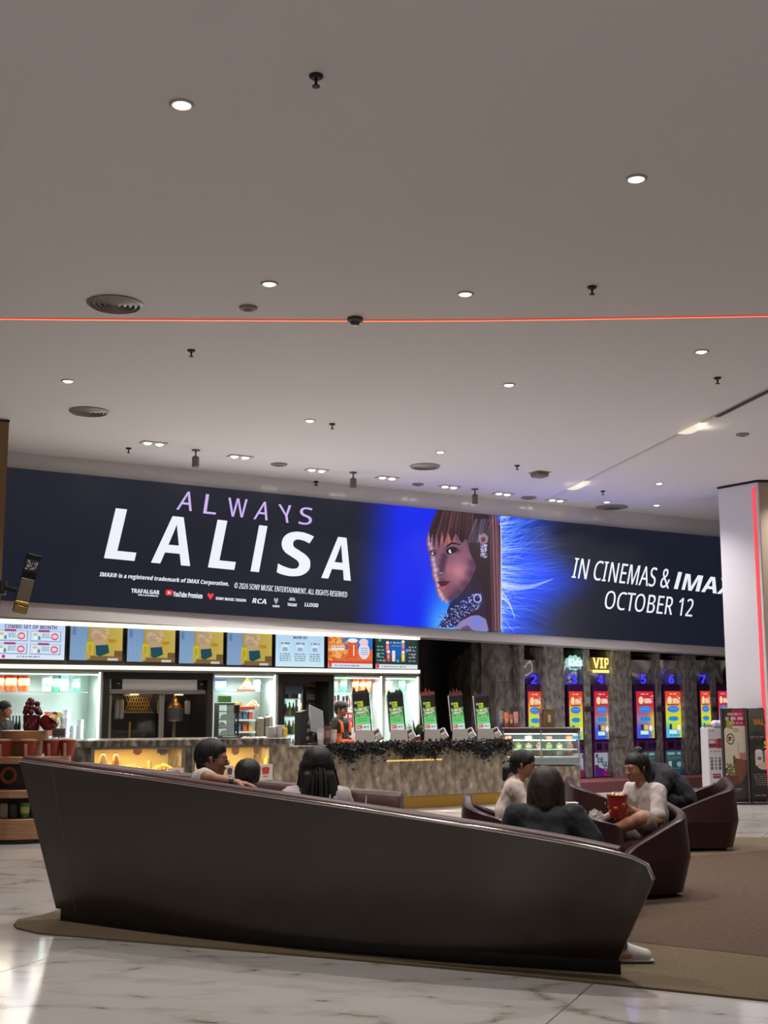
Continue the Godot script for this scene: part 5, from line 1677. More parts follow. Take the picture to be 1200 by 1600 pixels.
	qbox(t, "header", Vector3(0, (h + hd) / 2, -0.13), Vector3(w, h - hd, 0.32), mat("fridge_header", rgb(86, 74, 66), 0.4), 0.006)
	qbox(t, "plinth", Vector3(0, 0.12, -0.13), Vector3(w, 0.24, 0.3), body)
	for k in 2: qbox(t, "blue_header_card" if k == 0 else "dark_header_card", Vector3(-w / 4 + k * w / 2, hd - 0.07, 0.01), Vector3(w / 2 - 0.1, 0.12, 0.012), mat("card_blue", rgb(96, 130, 160), 0.4) if k == 0 else black)
	for k in 2:
		var dr := qbox(t, "glass_door", Vector3(-w / 4 + k * w / 2, hd / 2 + 0.1, 0.02), Vector3(w / 2 - 0.07, hd - 0.3, 0.01), glass("window_glass", rgb(230, 226, 214), 0.06))
		qbox(dr, "door_handle", Vector3(-w / 4 + k * w / 2 + (0.16 if k == 0 else -0.2), 1.2, 0.04), Vector3(0.02, 0.5, 0.03), frame, 0.006)
	for k in 2: qbox(t, "light_tube", Vector3([-0.08, w / 2 - 0.1][k], hd / 2 + 0.2, -0.02), Vector3(0.03, hd - 0.5, 0.02), glow("niche_tube", rgb(232, 255, 248), 1.5))
	for k in 2: area("fridge_tube_light", menu.at(s[0] + [-0.08, w / 2 - 0.1][k], hd / 2 + 0.2, -0.485), Basis(menu.u, UP, menu.n), Vector2(0.03, hd - 0.5), rgb(230, 255, 246), 2.0)
	var bottles := [rgb(110, 60, 50), rgb(160, 190, 90), rgb(60, 70, 70), rgb(190, 200, 196), rgb(206, 180, 120)]
	var names := ["brown", "lime green", "dark", "clear", "amber"]
	st = S()
	lathe(st, [Vector2(0, 0), Vector2(0.03, 0), Vector2(0.033, 0.01), Vector2(0.033, 0.12), Vector2(0.013, 0.17), Vector2(0.013, 0.2), Vector2(0, 0.2)], 10)
	st.generate_normals()
	var bm := st.commit()
	st = S()
	lathe(st, [Vector2(0.015, 0.195), Vector2(0.015, 0.215), Vector2(0, 0.215)], 8)
	st.generate_normals()
	var cm := st.commit()
	for door in 2:
		for row in 4:
			var y := 0.78 + 0.29 * row
			qbox(t, "shelf", Vector3(-w / 4 + door * w / 2, y - 0.01, -0.13), Vector3(w / 2 - 0.08, 0.015, 0.26), mat("case_shelf", rgb(200, 216, 210), 0.3))
			var n := 6 if door == 0 else 5
			for k in n:
				var ci := [[2, 1, 0, 2], [3, 4, 4, 3]][door][row] as int
				if k % 3 == 2: ci = (ci + 1) % 5
				var o := thing("bottle", "%s bottle, %s from left on the %s shelf behind the fridge's %s door" % [names[ci], ["first", "second", "third", "fourth", "fifth", "sixth"][k], ["lowest", "second", "third", "top"][row], ["left", "right"][door]], "bottle", menu.at(s[0] - w / 4 + door * w / 2 + (k - (n - 1) / 2.0) * 0.072, y, -0.5), B, "bottles in the drinks fridge")
				part(o, "body", bm, mat("bottle_%d" % ci, bottles[ci], 0.2))
				part(o, "cap", cm, mat("bottle_cap_%d" % (k % 2), [rgb(200, 60, 50), rgb(220, 220, 214)][k % 2], 0.4))
	# a cut-out ornament over the right door
	s = slot(menu, 484, 1060, 506, 1074, -0.35)
	t = thing("gold_ornament", "dull gold cut-out ornament over the fridge's right door", "ornament", menu.at(s[0], s[1], -0.42), B)
	for k in 4: qbox(t, "leaf_bar", Vector3(-s[2] / 2 + s[2] * (k + 0.5) / 4, s[3] / 2, 0.015), Vector3(0.02, s[3] * [0.8, 1.0, 0.6, 0.9][k], 0.012), mat("dull_gold", rgb(190, 150, 70), 0.35, 0.7))
	qbox(t, "rail", Vector3(0, 0.02, 0.012), Vector3(s[2], 0.02, 0.014), mat("dull_gold", rgb(190, 150, 70), 0.35, 0.7))
	qbox(t, "rail", Vector3(0, s[3] * 0.7, 0.012), Vector3(s[2], 0.015, 0.014), mat("dull_gold", rgb(190, 150, 70), 0.35, 0.7))
	ticket_machines()
func ticket_pic(kind: int) -> Image:
	var p := Pic.new(96, 300, rgb(230, 120, 40))
	var r := RandomNumberGenerator.new()
	r.seed = 3 + kind
	for y in 300:
		for x in 96:
			var t := y / 300.0
			var c := rgb(206, 40, 60) if kind == 1 else rgb(226, 70, 40)
			c = c.lerp(rgb(236, 190, 60) if kind != 1 else rgb(210, 60, 70), smoothstep(0.12, 0.36, t))
			c = c.lerp(rgb(196, 230, 50) if kind != 1 else rgb(150, 130, 160), smoothstep(0.36, 0.6, t))
			c = c.lerp(rgb(70, 190, 240) if kind != 1 else rgb(60, 90, 230), smoothstep(0.62, 0.9, t + 0.12 * (0.5 - x / 96.0)))
			c = c.lerp(rgb(240, 220, 40), 0.75 * smoothstep(0.55, 1.0, x / 96.0) * smoothstep(0.3, 0.6, t))
			p.px(x, y, c, 1.0)
	p.words(26, 14, 70, 8, rgb(250, 226, 216), r)
	p.oval(26, 58, 14, 24, rgb(240, 216, 180))
	p.rect(44, 46, 84, 76, rgb(246, 232, 206))
	for k in 3: p.words(46, 50 + 9 * k, 82, 5, rgb(206, 130, 90), r)
	for k in 10:
		var x := r.randf_range(70, 92)
		var y := r.randf_range(24, 66)
		p.rect(x, y, x + 5, y + 5, [rgb(250, 240, 230), rgb(206, 60, 90)][k % 2])
	p.rect(10, 84, 80, 92, rgb(170, 60, 40))
	p.oval(46, 116, 36, 22, rgb(60, 130, 226))
	p.words(24, 110, 70, 5, rgb(120, 190, 250), r)
	p.oval(46, 178, 32, 16, rgb(60, 150, 230))
	p.words(20, 168, 74, 6, rgb(30, 80, 150), r)
	p.words(24, 180, 72, 5, rgb(30, 80, 150), r)
	p.rect(20, 212, 34, 246, rgb(60, 46, 40))
	p.rect(40, 216, 62, 246, rgb(240, 196, 40))
	p.oval(76, 236, 10, 18, rgb(236, 240, 246))
	p.rect(18, 252, 62, 276, rgb(206, 240, 240))
	p.words(20, 280, 80, 8, rgb(30, 100, 170), r)
	return p.image()

func base_pic(kind: int) -> Image:
	var r := RandomNumberGenerator.new()
	r.seed = 9 + kind
	var p := Pic.new(96, 140, rgb(186, 186, 200) if kind == 0 else rgb(48, 84, 88))
	if kind == 0:
		p.poly([Vector2(0, 74), Vector2(16, 70), Vector2(24, 88), Vector2(46, 96), Vector2(56, 110), Vector2(58, 140), Vector2(0, 140)], rgb(92, 26, 120))
		p.poly([Vector2(46, 112), Vector2(70, 98), Vector2(96, 94), Vector2(96, 140), Vector2(46, 140)], rgb(150, 24, 100))
		for c in [[28, 46, 14], [52, 66, 12], [60, 90, 12], [36, 36, 8]]:
			p.rect(c[0] - c[2], c[1] - c[2], c[0] + c[2], c[1] + c[2], rgb(70, 90, 100), 0.8)
			p.rect(c[0] - c[2] / 2.0, c[1] - c[2] / 2.0, c[0] + c[2] / 3.0, c[1] + c[2] / 3.0, rgb(170, 190, 200))
		p.rect(6, 8, 18, 30, rgb(96, 70, 120))
		p.rect(76, 8, 90, 30, rgb(80, 60, 90))
	else:
		p.shade(0, 0, 96, 140, rgb(52, 92, 94), rgb(34, 62, 70))
		p.words(8, 10, 82, 16, rgb(176, 196, 196), r)
		p.words(10, 40, 80, 4, rgb(130, 160, 160), r)
		p.words(10, 50, 60, 4, rgb(110, 140, 140), r)
		p.rect(12, 64, 28, 118, rgb(160, 180, 180))
		p.oval(66, 84, 14, 16, rgb(120, 160, 170))
		p.words(38, 106, 84, 5, rgb(120, 160, 160), r)
		p.poly([Vector2(60, 140), Vector2(96, 108), Vector2(96, 140)], rgb(40, 60, 170))
	return p.image()

func ticket_machines() -> void:
	var B := kio.basis()
	var mar := stone("stone_pillar", 61, rgb(112, 110, 107), rgb(140, 137, 133), rgb(180, 176, 170), 0.2, 0.8)
	var purple := mat("kiosk_purple", rgb(74, 24, 88), 0.3)
	var purple2 := mat("kiosk_plum", rgb(112, 44, 130), 0.35)
	var black := mat("black_trim", rgb(20, 18, 18), 0.45)
	var dark := mat("rear_dark", rgb(34, 31, 30), 0.5)
	kio.o -= kio.n * 0.8
	var a0 := hit(kio, 806, 1225).x
	var a1 := hit(kio, 1300, 1220).x
	var X := Transform3D(B, kio.o)
	# raised maroon step in front of the machines
	var st := S()
	box(st, Vector3((a0 + a1) / 2, 0.1, -0.2), Vector3(a1 - a0, 0.2, 2.0), 0.012, X)
	struct("trim_2", st, mat("step_maroon", rgb(92, 44, 50), 0.6), "low maroon step that the ticket machines stand on", "step")
	# dark wall behind
	st = S()
	box(st, Vector3((a0 + a1) / 2, 1.8, -1.15), Vector3(a1 - a0, 3.6, 0.12), 0, X)
	struct("wall_kiosk", st, dark, "dark wall behind the ticket machines and pillars", "wall")
	# stone pillars
	var P := [[813.5, 822, "slim grey stone pillar left of ticket machine 2", 0.0], [851.5, 884, "broad grey stone pillar between ticket machines 2 and 3", 0.12], [914.5, 925, "slim grey stone pillar between ticket machines 3 and 4", 0.05], [957, 990, "broad grey stone pillar with two gold reflections as bars between ticket machines 4 and 5", 0.12], [1027.5, 1036, "slim grey stone pillar between ticket machines 5 and 6", 0.05], [1071, 1092, "broad grey stone pillar between ticket machines 6 and 7", 0.12], [1113.5, 1122, "slim grey stone pillar right of ticket machine 7", 0.05]]
	for s in P:
		var q := slot(kio, s[0], 1060, s[1], 1215, -0.08 + s[3])
		var lp := kio.at(q[0], 0, -0.1)
		var top: float = fascia_low.call((lp - led.o).dot(led.u)) + 0.02
		var o := thing("stone_pillar", s[2], "pillar", kio.at(q[0], 0.2, -0.48 + s[3]), B, "stone pillars between the ticket machines", "structure")
		qbox(o, "shaft", Vector3(0, top / 2 - 0.1, 0), Vector3(q[2], top - 0.2, 0.8), mar, 0.015)
		if s[3] > 0.1: qbox(o, "stone_facet", Vector3(-q[2] * 0.22, top / 2 - 0.1, 0.404), Vector3(q[2] * 0.5, top - 0.2, 0.02), mar, 0.004)
		if s[0] == 957:  # gold reflections on this pillar, built as thin bars
			for y in [1151.5, 1168]: qbox(o, "gold_reflection", Vector3(-q[2] * 0.18, hit(kio, 970, y, 0.0).y - 0.2, 0.42), Vector3(q[2] * 0.5, 0.02, 0.012), mat("brass_plinth", rgb(176, 140, 64), 0.35, 0.7))
		if s[0] in [914.5, 1027.5, 1113.5]:
			qbox(o, "notice_card", Vector3(0, hit(kio, s[0], 1094, 0.0).y - 0.2, 0.403), Vector3(q[2] * 0.6, 0.12, 0.006), mat("card_pale", rgb(170, 166, 172), 0.5))
			qbox(o, "strap_box", Vector3(0, hit(kio, s[0], 1108, 0.0).y - 0.2, 0.41), Vector3(q[2] * 1.1, 0.1, 0.05), mat("strap_dark", rgb(60, 52, 60), 0.5), 0.008)
	# machines
	var warm := screen_mat("screen_ticket_warm", ticket_pic(0), 0.95)
	var cool := screen_mat("screen_ticket_cool", ticket_pic(1), 0.95)
	var pw := screen_mat("base_white", base_pic(0), 0.6)  # lower prints given a glow so they read bright in the dim bays
	var pt := screen_mat("base_teal", base_pic(1), 0.75)
	var blue := glow("number_blue", rgb(62, 50, 255), 1.6)
	var mirror := mat("bent_mirror", rgb(206, 202, 194), 0.1, 0.6)
	var K := [[822, 851, "2", warm, pw], [886, 914, "3", warm, pw], [925.5, 957, "4", cool, pw], [991, 1027, "5", cool, pt], [1036.5, 1070, "6", warm, pt], [1092.5, 1113.5, "7", warm, pt], [1122, 1140, "", cool, pt]]
	for s in K:
		var off := -0.12
		var q := slot(kio, s[0], 1072, s[1], 1220, off)
		var w: float = q[2]
		var base := 0.2
		var h: float = hit(kio, (s[0] + s[1]) / 2.0, 1073, off).y - base
		var fr := 0.0
		if s[2] == "": w *= 1.2
		var hint: String = {"2": "its lower half behind the cake case", "3": "under the lit Kids sign", "4": "under the lit gold VIP sign", "5": "right of the pillar with gold reflections", "6": "behind the bent hooded person", "7": "half behind the white standee", "": "at the far right behind the white column"}[s[2]]
		var lab: String = "purple ticket machine %s, %s" % ["number " + s[2] if s[2] != "" else "without a number", hint]
		var o := thing("ticket_machine", lab, "ticket machine", kio.at(q[0], base, off - 0.25), B, "ticket machines between the pillars")
		var sh := h * 0.6
		qbox(o, "housing", Vector3(0, h / 2, 0), Vector3(w, h, 0.5), purple, 0.012)
		qbox(o, "upper_frame", Vector3(-0.01, h - sh / 2 + 0.02, 0.27), Vector3(w * 0.98, sh + 0.04, 0.06), purple, 0.01)
		panel_uv(o, "display_face", Vector3(-w * 0.08, h - sh / 2 - 0.03, 0.303), w * 0.74, sh - 0.12, s[3])
		var pan := qbox(o, "payment_panel", Vector3(0.02, h * 0.335, 0.262), Vector3(w * 0.94, h * 0.12, 0.03), purple2, 0.006)
		qbox(pan, "card_slot", Vector3(-w * 0.22, h * 0.335, 0.28), Vector3(w * 0.26, h * 0.075, 0.01), black, 0.002)
		for e in [0.12, 0.32]: qbox(pan, "keypad", Vector3(w * e, h * 0.335, 0.28), Vector3(w * 0.15, h * 0.06, 0.012), mat("keypad_dark", rgb(52, 30, 62), 0.4), 0.002)
		panel_uv(o, "lower_print", Vector3(0.01, h * 0.14, 0.256), w * 0.9, h * 0.26, s[4])
		# canopy of bent mirror with the number on it
		var c := thing("number_canopy", "wavy mirror canopy over the ticket machine %s" % hint, "canopy", kio.at(q[0], base + h, off - 0.25), B, "mirror canopies over the ticket machines")
		var hh: float = hit(kio, (s[0] + s[1]) / 2.0, 1034, off).y - base - h
		st = S()
		var rows := []
		var r := RandomNumberGenerator.new()
		r.seed = 200 + int(s[0])
		var ph := r.randf() * 6.0
		for i in 13:
			var v := i / 12.0
			var row := PackedVector3Array()
			for j in 11:
				var uu := j / 10.0
				row.append(Vector3((uu - 0.5) * w, 0.03 + hh * v, 0.08 + 0.13 * v + 0.03 * sin(v * 7.0 + 2.2 * sin(uu * 3.1 + ph)) + 0.012 * sin(uu * 9.0 + ph)))
			for j in [10, 0]: row.append(Vector3((j / 10.0 - 0.5) * w, 0.03 + hh * v, 0.0))
			rows.append(flip(row))
		loft(st, rows, true, true, true, 0)
		part(c, "mirror_face", st, mirror)
		qbox(c, "bracket", Vector3(0, hh + 0.06, 0.05), Vector3(w, 0.04, 0.1), black)
		qbox(c, "bracket", Vector3(0, 0.015, 0.1), Vector3(w, 0.03, 0.14), black)
		if s[2] != "":
			letter_box(c, "number", s[2], Vector3(0.03, hh * 0.3, 0.2), 0.14, 0.17, blue)
			qbox(c, "number_stem", Vector3(0.03, hh * 0.3, 0.17), Vector3(0.04, 0.02, 0.06), black)
	# lit signs over machines 3 and 4
	for g in [[886, 1023, 913.5, 1048, "Kids", "white and green glowing sign reading Kids above ticket machine 3", rgb(190, 240, 226), rgb(80, 60, 170)], [927, 1026.5, 954.5, 1051.5, "VIP", "gold glowing sign reading VIP above ticket machine 4", rgb(255, 226, 120), rgb(150, 110, 30)]]:
		var q := slot(kio, g[0], g[1], g[2], g[3], 0.0)
		var o := thing("lit_sign", g[5], "sign", kio.at(q[0], q[1], -0.03), B, "")
		var w: float = q[2]
		var h: float = q[3]
		st = S()
		if g[4] == "Kids":
			var pl := PackedVector2Array()
			for k in 22:
				var a := TAU * k / 22
				pl.append(Vector2(cos(a) * w * 0.5 * (1.0 if k % 2 else 0.86), h / 2 + sin(a) * h * 0.5 * (1.0 if k % 2 else 0.8)))
			prism(st, pl, -0.05, 0.0)
			part(o, "backing", st, glow("kids_glow", rgb(150, 214, 206), 0.95))
			letter_box(o, "lettering", "Kids", Vector3(0, h * 0.54, 0.012), w * 0.74, h * 0.5, glow("kids_letter", rgb(246, 252, 252), 1.3))
			qbox(o, "tag_line", Vector3(0, h * 0.2, 0.01), Vector3(w * 0.5, h * 0.09, 0.012), mat("kids_violet", rgb(120, 110, 200), 0.5))
		else:
			box(st, Vector3(0, h * 0.58, -0.03), Vector3(w, h * 0.8, 0.05), 0.01)
			part(o, "backing", st, glow("vip_back", rgb(120, 92, 24), 0.8))
			letter_box(o, "lettering", "VIP", Vector3(0.0, h * 0.62, 0.004), w * 0.92, h * 0.66, glow("vip_letter", rgb(255, 232, 130), 1.4))
			qbox(o, "light_bar", Vector3(0.0, h * 0.1, 0.0), Vector3(w * 0.92, h * 0.17, 0.04), glow("vip_letter", rgb(255, 232, 130), 1.4), 0.006)
		qbox(o, "hanger", Vector3(0, h + 0.1, -0.04), Vector3(0.02, 0.3, 0.02), black)
		omni("sign_light", kio.at(q[0], q[1] + h / 2, 0.25), g[6], 0.03, 0.1)
	# stone wall between the menus and the machines, tops sloped along the shade
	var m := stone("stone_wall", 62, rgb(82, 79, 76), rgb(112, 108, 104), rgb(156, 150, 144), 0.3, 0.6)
	var f1 := Fr.new(wd(752, 1100, 22.4), wd(816, 1100, 22.9))
	st = S()
	var pl := PackedVector2Array()
	for v in [[752, 996], [786, 999], [816, 1030], [816, 1262], [752, 1262]]:
		var q := hit(f1, v[0], v[1])
		pl.append(Vector2(q.x, maxf(q.y, 0.0)))
	prism(st, pl, -0.3, 0.0, Transform3D(f1.basis(), f1.o))
	var ws := struct("wall_stone", st, m, "tall grey stone wall with a top sloped along the shade beside the ticket machines", "wall")
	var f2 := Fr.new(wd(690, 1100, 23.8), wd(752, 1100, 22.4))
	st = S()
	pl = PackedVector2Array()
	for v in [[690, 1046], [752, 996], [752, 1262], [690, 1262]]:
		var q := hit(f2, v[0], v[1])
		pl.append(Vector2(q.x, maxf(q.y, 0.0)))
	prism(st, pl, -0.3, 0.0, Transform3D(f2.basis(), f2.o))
	part(ws, "stone_facet", st, stone("stone_wall_shaded", 63, rgb(58, 54, 50), rgb(84, 78, 72), rgb(120, 112, 104), 0.3, 0.5))  # darker copy of the wall stone, its shade put into the colour
	for k in 2:
		st = S()
		var q0 := hit(f1, 753, 1066 + 60 * k)
		var q1 := hit(f1, 815, 1066 + 60 * k)
		box(st, Vector3((q0.x + q1.x) / 2, q0.y, 0.002), Vector3(q1.x - q0.x, 0.008, 0.008), 0, Transform3D(f1.basis(), f1.o))
		part(ws, "joint", st, mat("joint_dark", rgb(70, 64, 58), 0.7))
	# the dark passage right of the menu wall
	var f3 := Fr.new(wd(657, 1100, 22.0), wd(700, 1100, 23.6))
	st = S()
	pl = PackedVector2Array()
	for v in [[657, 985], [700, 985], [700, 1262], [657, 1262]]:
		var q := hit(f3, v[0], v[1])
		pl.append(Vector2(q.x, maxf(q.y, 0.0)))
	prism(st, pl, -0.1, 0.0, Transform3D(f3.basis(), f3.o))
	struct("wall_passage", st, dark, "dark panelled wall of the passage right of the menu wall", "wall")
	st = S()
	pl = PackedVector2Array()
	for v in [[660, 1040], [691, 1040], [691, 1262], [660, 1262]]:
		var q := hit(f3, v[0], v[1])
		pl.append(Vector2(q.x, maxf(q.y, 0.0)))
	prism(st, pl, 0.0, 0.03, Transform3D(f3.basis(), f3.o))
	struct("door_1", st, black, "black door in the dark passage right of the menu wall", "door")

# ---------------------------------------------------------------- right edge: column, poster boards, standee
func poster_pic(kind: int) -> Image:
	var r := RandomNumberGenerator.new()
	r.seed = 55 + kind
	var p := Pic.new(160, 480, rgb(40, 36, 34))
	if kind == 0:
		p.shade(0, 0, 160, 300, rgb(206, 196, 176), rgb(190, 180, 160))
		p.rect(70, 0, 160, 90, rgb(160, 36, 76))
		p.poly([Vector2(0, 0), Vector2(70, 0), Vector2(60, 60), Vector2(0, 110)], rgb(66, 52, 44))
		p.poly([Vector2(16, 54), Vector2(80, 70), Vector2(60, 108), Vector2(20, 100)], rgb(150, 150, 60))
		p.words(30, 20, 150, 14, rgb(226, 200, 206), r)
		p.words(14, 42, 150, 16, rgb(236, 216, 216), r)
		p.words(40, 70, 150, 10, rgb(226, 160, 180), r)
		p.words(60, 104, 110, 6, rgb(90, 80, 76), r)
		p.words(70, 116, 120, 6, rgb(90, 80, 76), r)
		p.oval(46, 160, 30, 30, rgb(46, 42, 40))
		p.oval(46, 160, 24, 24, rgb(196, 186, 166))
		p.words(28, 148, 64, 9, rgb(46, 42, 40), r)
		p.words(28, 162, 64, 9, rgb(46, 42, 40), r)
		p.rect(92, 180, 112, 260, rgb(176, 166, 160))
		p.rect(110, 234, 156, 268, rgb(150, 60, 80), 0.6)
		p.poly([Vector2(70, 262), Vector2(160, 272), Vector2(160, 340), Vector2(110, 400), Vector2(60, 360)], rgb(110, 66, 46))
		p.poly([Vector2(0, 340), Vector2(90, 356), Vector2(110, 400), Vector2(0, 410)], rgb(96, 50, 38))
		for k in 50: p.oval(r.randf_range(0, 66), r.randf_range(290, 350), 9, 7, [rgb(110, 120, 60), rgb(190, 180, 150), rgb(90, 90, 50)][k % 3])
		p.rect(0, 400, 160, 480, rgb(52, 48, 48))
		p.words(58, 424, 120, 6, rgb(190, 180, 176), r)
		p.words(62, 436, 100, 5, rgb(130, 124, 122), r)
		p.rect(60, 250, 76, 300, rgb(70, 66, 64))
	else:
		p.shade(0, 0, 160, 150, rgb(98, 92, 84), rgb(60, 58, 54))
		p.words(70, 36, 150, 12, rgb(200, 196, 190), r)
		for k in 60: p.oval(r.randf_range(0, 160), r.randf_range(130, 300), 16, 10, [rgb(50, 60, 40), rgb(66, 74, 52), rgb(40, 36, 34)][k % 3], 0.7)
		p.words(6, 146, 150, 7, rgb(150, 146, 140), r)
		p.rect(22, 226, 56, 302, rgb(196, 190, 186))
		p.rect(62, 226, 92, 302, rgb(196, 190, 186))
		p.oval(38, 224, 15, 8, rgb(206, 200, 196))
		p.oval(76, 224, 13, 8, rgb(206, 200, 196))
		p.rect(32, 256, 48, 272, rgb(110, 100, 100))
		p.rect(70, 256, 84, 272, rgb(110, 100, 100))
		p.oval(60, 304, 30, 20, rgb(190, 170, 150))
		p.rect(92, 262, 150, 300, rgb(96, 60, 70))
		p.rect(86, 306, 160, 334, rgb(206, 110, 50))
		for k in 6: p.words(10 + 3 * k, 346 + 11 * k, 150, 5, rgb(150, 148, 146), r)
		p.rect(0, 412, 160, 480, rgb(30, 28, 28))
		p.words(14, 456, 150, 8, rgb(140, 138, 136), r)
	return p.image()

func standee_pic() -> Image:
	var r := RandomNumberGenerator.new()
	r.seed = 71
	var p := Pic.new(96, 420, rgb(206, 204, 208))
	p.words(10, 10, 44, 10, rgb(120, 110, 120), r)
	p.rect(0, 70, 96, 128, rgb(170, 130, 140))
	p.rect(8, 80, 44, 96, rgb(214, 206, 210))
	p.rect(4, 100, 60, 124, rgb(140, 50, 66))
	p.rect(62, 66, 92, 130, rgb(150, 46, 60))
	for k in 3: p.words(10 + 28 * k, 146, 30 + 28 * k, 8, rgb(110, 100, 110), r)
	for k in 3:
		p.rect(12 + 28 * k, 190, 28 + 28 * k, 270, rgb(90, 84, 96) if k != 1 else rgb(140, 136, 146))
		for j in 3: p.rect(14 + 28 * k, 200 + 22 * j, 26 + 28 * k, 206 + 22 * j, rgb(206, 204, 208))
	p.rect(24, 296, 78, 326, rgb(140, 56, 70))
	p.words(28, 304, 74, 8, rgb(216, 196, 200), r)
	p.rect(20, 356, 46, 410, rgb(110, 106, 116))
	p.rect(50, 356, 80, 410, rgb(120, 116, 126))
	for k in 5: p.rect(20, 362 + 10 * k, 80, 364 + 10 * k, rgb(200, 198, 204))
	return p.image()

func right_side() -> void:
	# the white column with a red light line up its edge
	var p1 := wy(1122, 761, CEIL)
	var p2 := wy(1183, 750, CEIL)
	var p3 := wy(1290, 753, CEIL)
	var st := S()
	var back := Vector3(0.25, 0, -0.9)
	slab(st, [p1, p2, p3, p3 + back, p1 + back], 0.0, CEIL - 0.0)
	var col := part(self, "column", st, mat("column_white", rgb(226, 224, 228), 0.5))
	metas(col, "white square column with a red light line up its edge, at right", "column", "", "structure")
	var fa := Fr.new(p1, p2)
	var fb := Fr.new(p2, p3)
	st = S()
	var w := Vector2(p3.x - p2.x, p3.z - p2.z).length()
	box(st, Vector3(w / 2 + 0.01, CEIL / 2, 0.004), Vector3(w - 0.02, CEIL - 0.01, 0.012), 0, Transform3D(fb.basis(), fb.o))
	part(col, "beige_cladding", st, mat("column_beige", rgb(168, 152, 134), 0.6))
	var wa := Vector2(p2.x - p1.x, p2.z - p1.z).length()
	st = S()
	box(st, Vector3(wa - 0.075, CEIL / 2 - 0.05, 0.004), Vector3(0.055, CEIL - 0.12, 0.02), 0, Transform3D(fa.basis(), fa.o))
	var ln := part(self, "red_light_tube", st, glow("red_tube", rgb(255, 70, 78), 1.1))
	metas(ln, "thin vertical red light line set in the edge of the white column", "light strip")
	st = S()
	box(st, Vector3(wa * 0.5, CEIL - 0.02, 0.01), Vector3(wa, 0.035, 0.03), 0, Transform3D(fa.basis(), fa.o))
	box(st, Vector3(w * 0.5, CEIL - 0.02, 0.02), Vector3(w, 0.035, 0.03), 0, Transform3D(fb.basis(), fb.o))
	part(col, "top_gap", st, mat("slot_dark", rgb(30, 26, 24), 0.6))
	# poster boards
	var dark := mat("board_frame", rgb(44, 40, 40), 0.4)
	for s in [[1131, 1168, 1255, 0, "cream and crimson poster board before the white column, left of the darker board"], [1170, 1232, 1256, 1, "dark green poster board reading VALUE at the right edge of the frame"]]:
		var q := slot(face, s[0], 1106, s[1], s[2])
		var o := thing("poster_board", s[4], "poster", face.at(q[0], 0, 0), face.basis(), "")
		var h: float = hit(face, s[0], 1106).y
		qbox(o, "frame", Vector3(0, h / 2, -0.06), Vector3(q[2], h, 0.1), dark, 0.01)
		panel_uv(o, "poster", Vector3(0, h / 2 + 0.03, 0.0), q[2] - 0.04, h - 0.1, print_mat("poster_%d" % s[3], poster_pic(s[3])))
		qbox(o, "side_post", Vector3(q[2] / 2 - 0.005, h / 2, -0.03), Vector3(0.025, h, 0.12), mat("post_grey", rgb(96, 90, 88), 0.4, 0.4), 0.004)
		qbox(o, "foot", Vector3(0, 0.02, -0.06), Vector3(q[2], 0.04, 0.3), dark, 0.006)
		if s[3] == 1:
			letter_box(o, "lettering", "VALUE SET", Vector3(-q[2] / 2 + 0.34, hit(face, 1180, 1128).y, 0.006), 0.5, 0.09, mat("ink_orange", rgb(206, 130, 50), 0.5))
			letter_box(o, "lettering", "55", Vector3(-q[2] / 2 + 0.32, hit(face, 1190, 1163).y, 0.006), 0.15, 0.1, mat("ink_yellow", rgb(220, 206, 50), 0.5))
		else:
			qbox(o, "round_badge", Vector3(-q[2] * 0.22, h * 0.68, 0.003), Vector3(0.03, 0.03, 0.004), mat("board_frame", rgb(44, 40, 40), 0.4))
	# white printed standee
	var fs := Fr.new(wd(1103, 1180, 22.2), wd(1103, 1180, 22.2) + Vector3(1, 0, -0.25))
	var q := slot(fs, 1107, 1131, 1133, 1232)
	var h: float = hit(fs, 1116, 1137).y
	var o := thing("standee", "white printed cardboard standee with paper puffs on top, left of the poster boards", "standee", fs.at(q[0], 0, 0), fs.basis())
	qbox(o, "body", Vector3(0, h / 2, -0.14), Vector3(q[2], h, 0.26), mat("standee_white", rgb(196, 194, 200), 0.6), 0.01)
	panel_uv(o, "printed_face", Vector3(-0.02, h / 2, -0.006), q[2] * 0.82, h - 0.03, print_mat("standee_print", standee_pic()))
	qbox(o, "foot", Vector3(0, 0.015, -0.12), Vector3(q[2] + 0.06, 0.03, 0.36), mat("standee_white", rgb(196, 194, 200), 0.6), 0.006)
	st = S()
	var r := RandomNumberGenerator.new()
	r.seed = 6
	for k in 9:
		lathe(st, [Vector2(0, -0.06), Vector2(0.05, -0.03), Vector2(0.055, 0.02), Vector2(0.02, 0.06), Vector2(0, 0.065)], 8, Vector3(0.02 + 0.034 * (k % 4) - 0.02, h + 0.02 + 0.05 * r.randf() - 0.04 * (k / 4), -0.06 - 0.07 * (k / 4)), false)
	part(o, "paper_puffs", st, mat("puff_white", rgb(214, 212, 222), 0.8))
	qbox(o, "header_card", Vector3(-q[2] * 0.3, h + 0.02, -0.08), Vector3(q[2] * 0.4, 0.08, 0.02), mat("header_grey", rgb(166, 156, 166), 0.6))

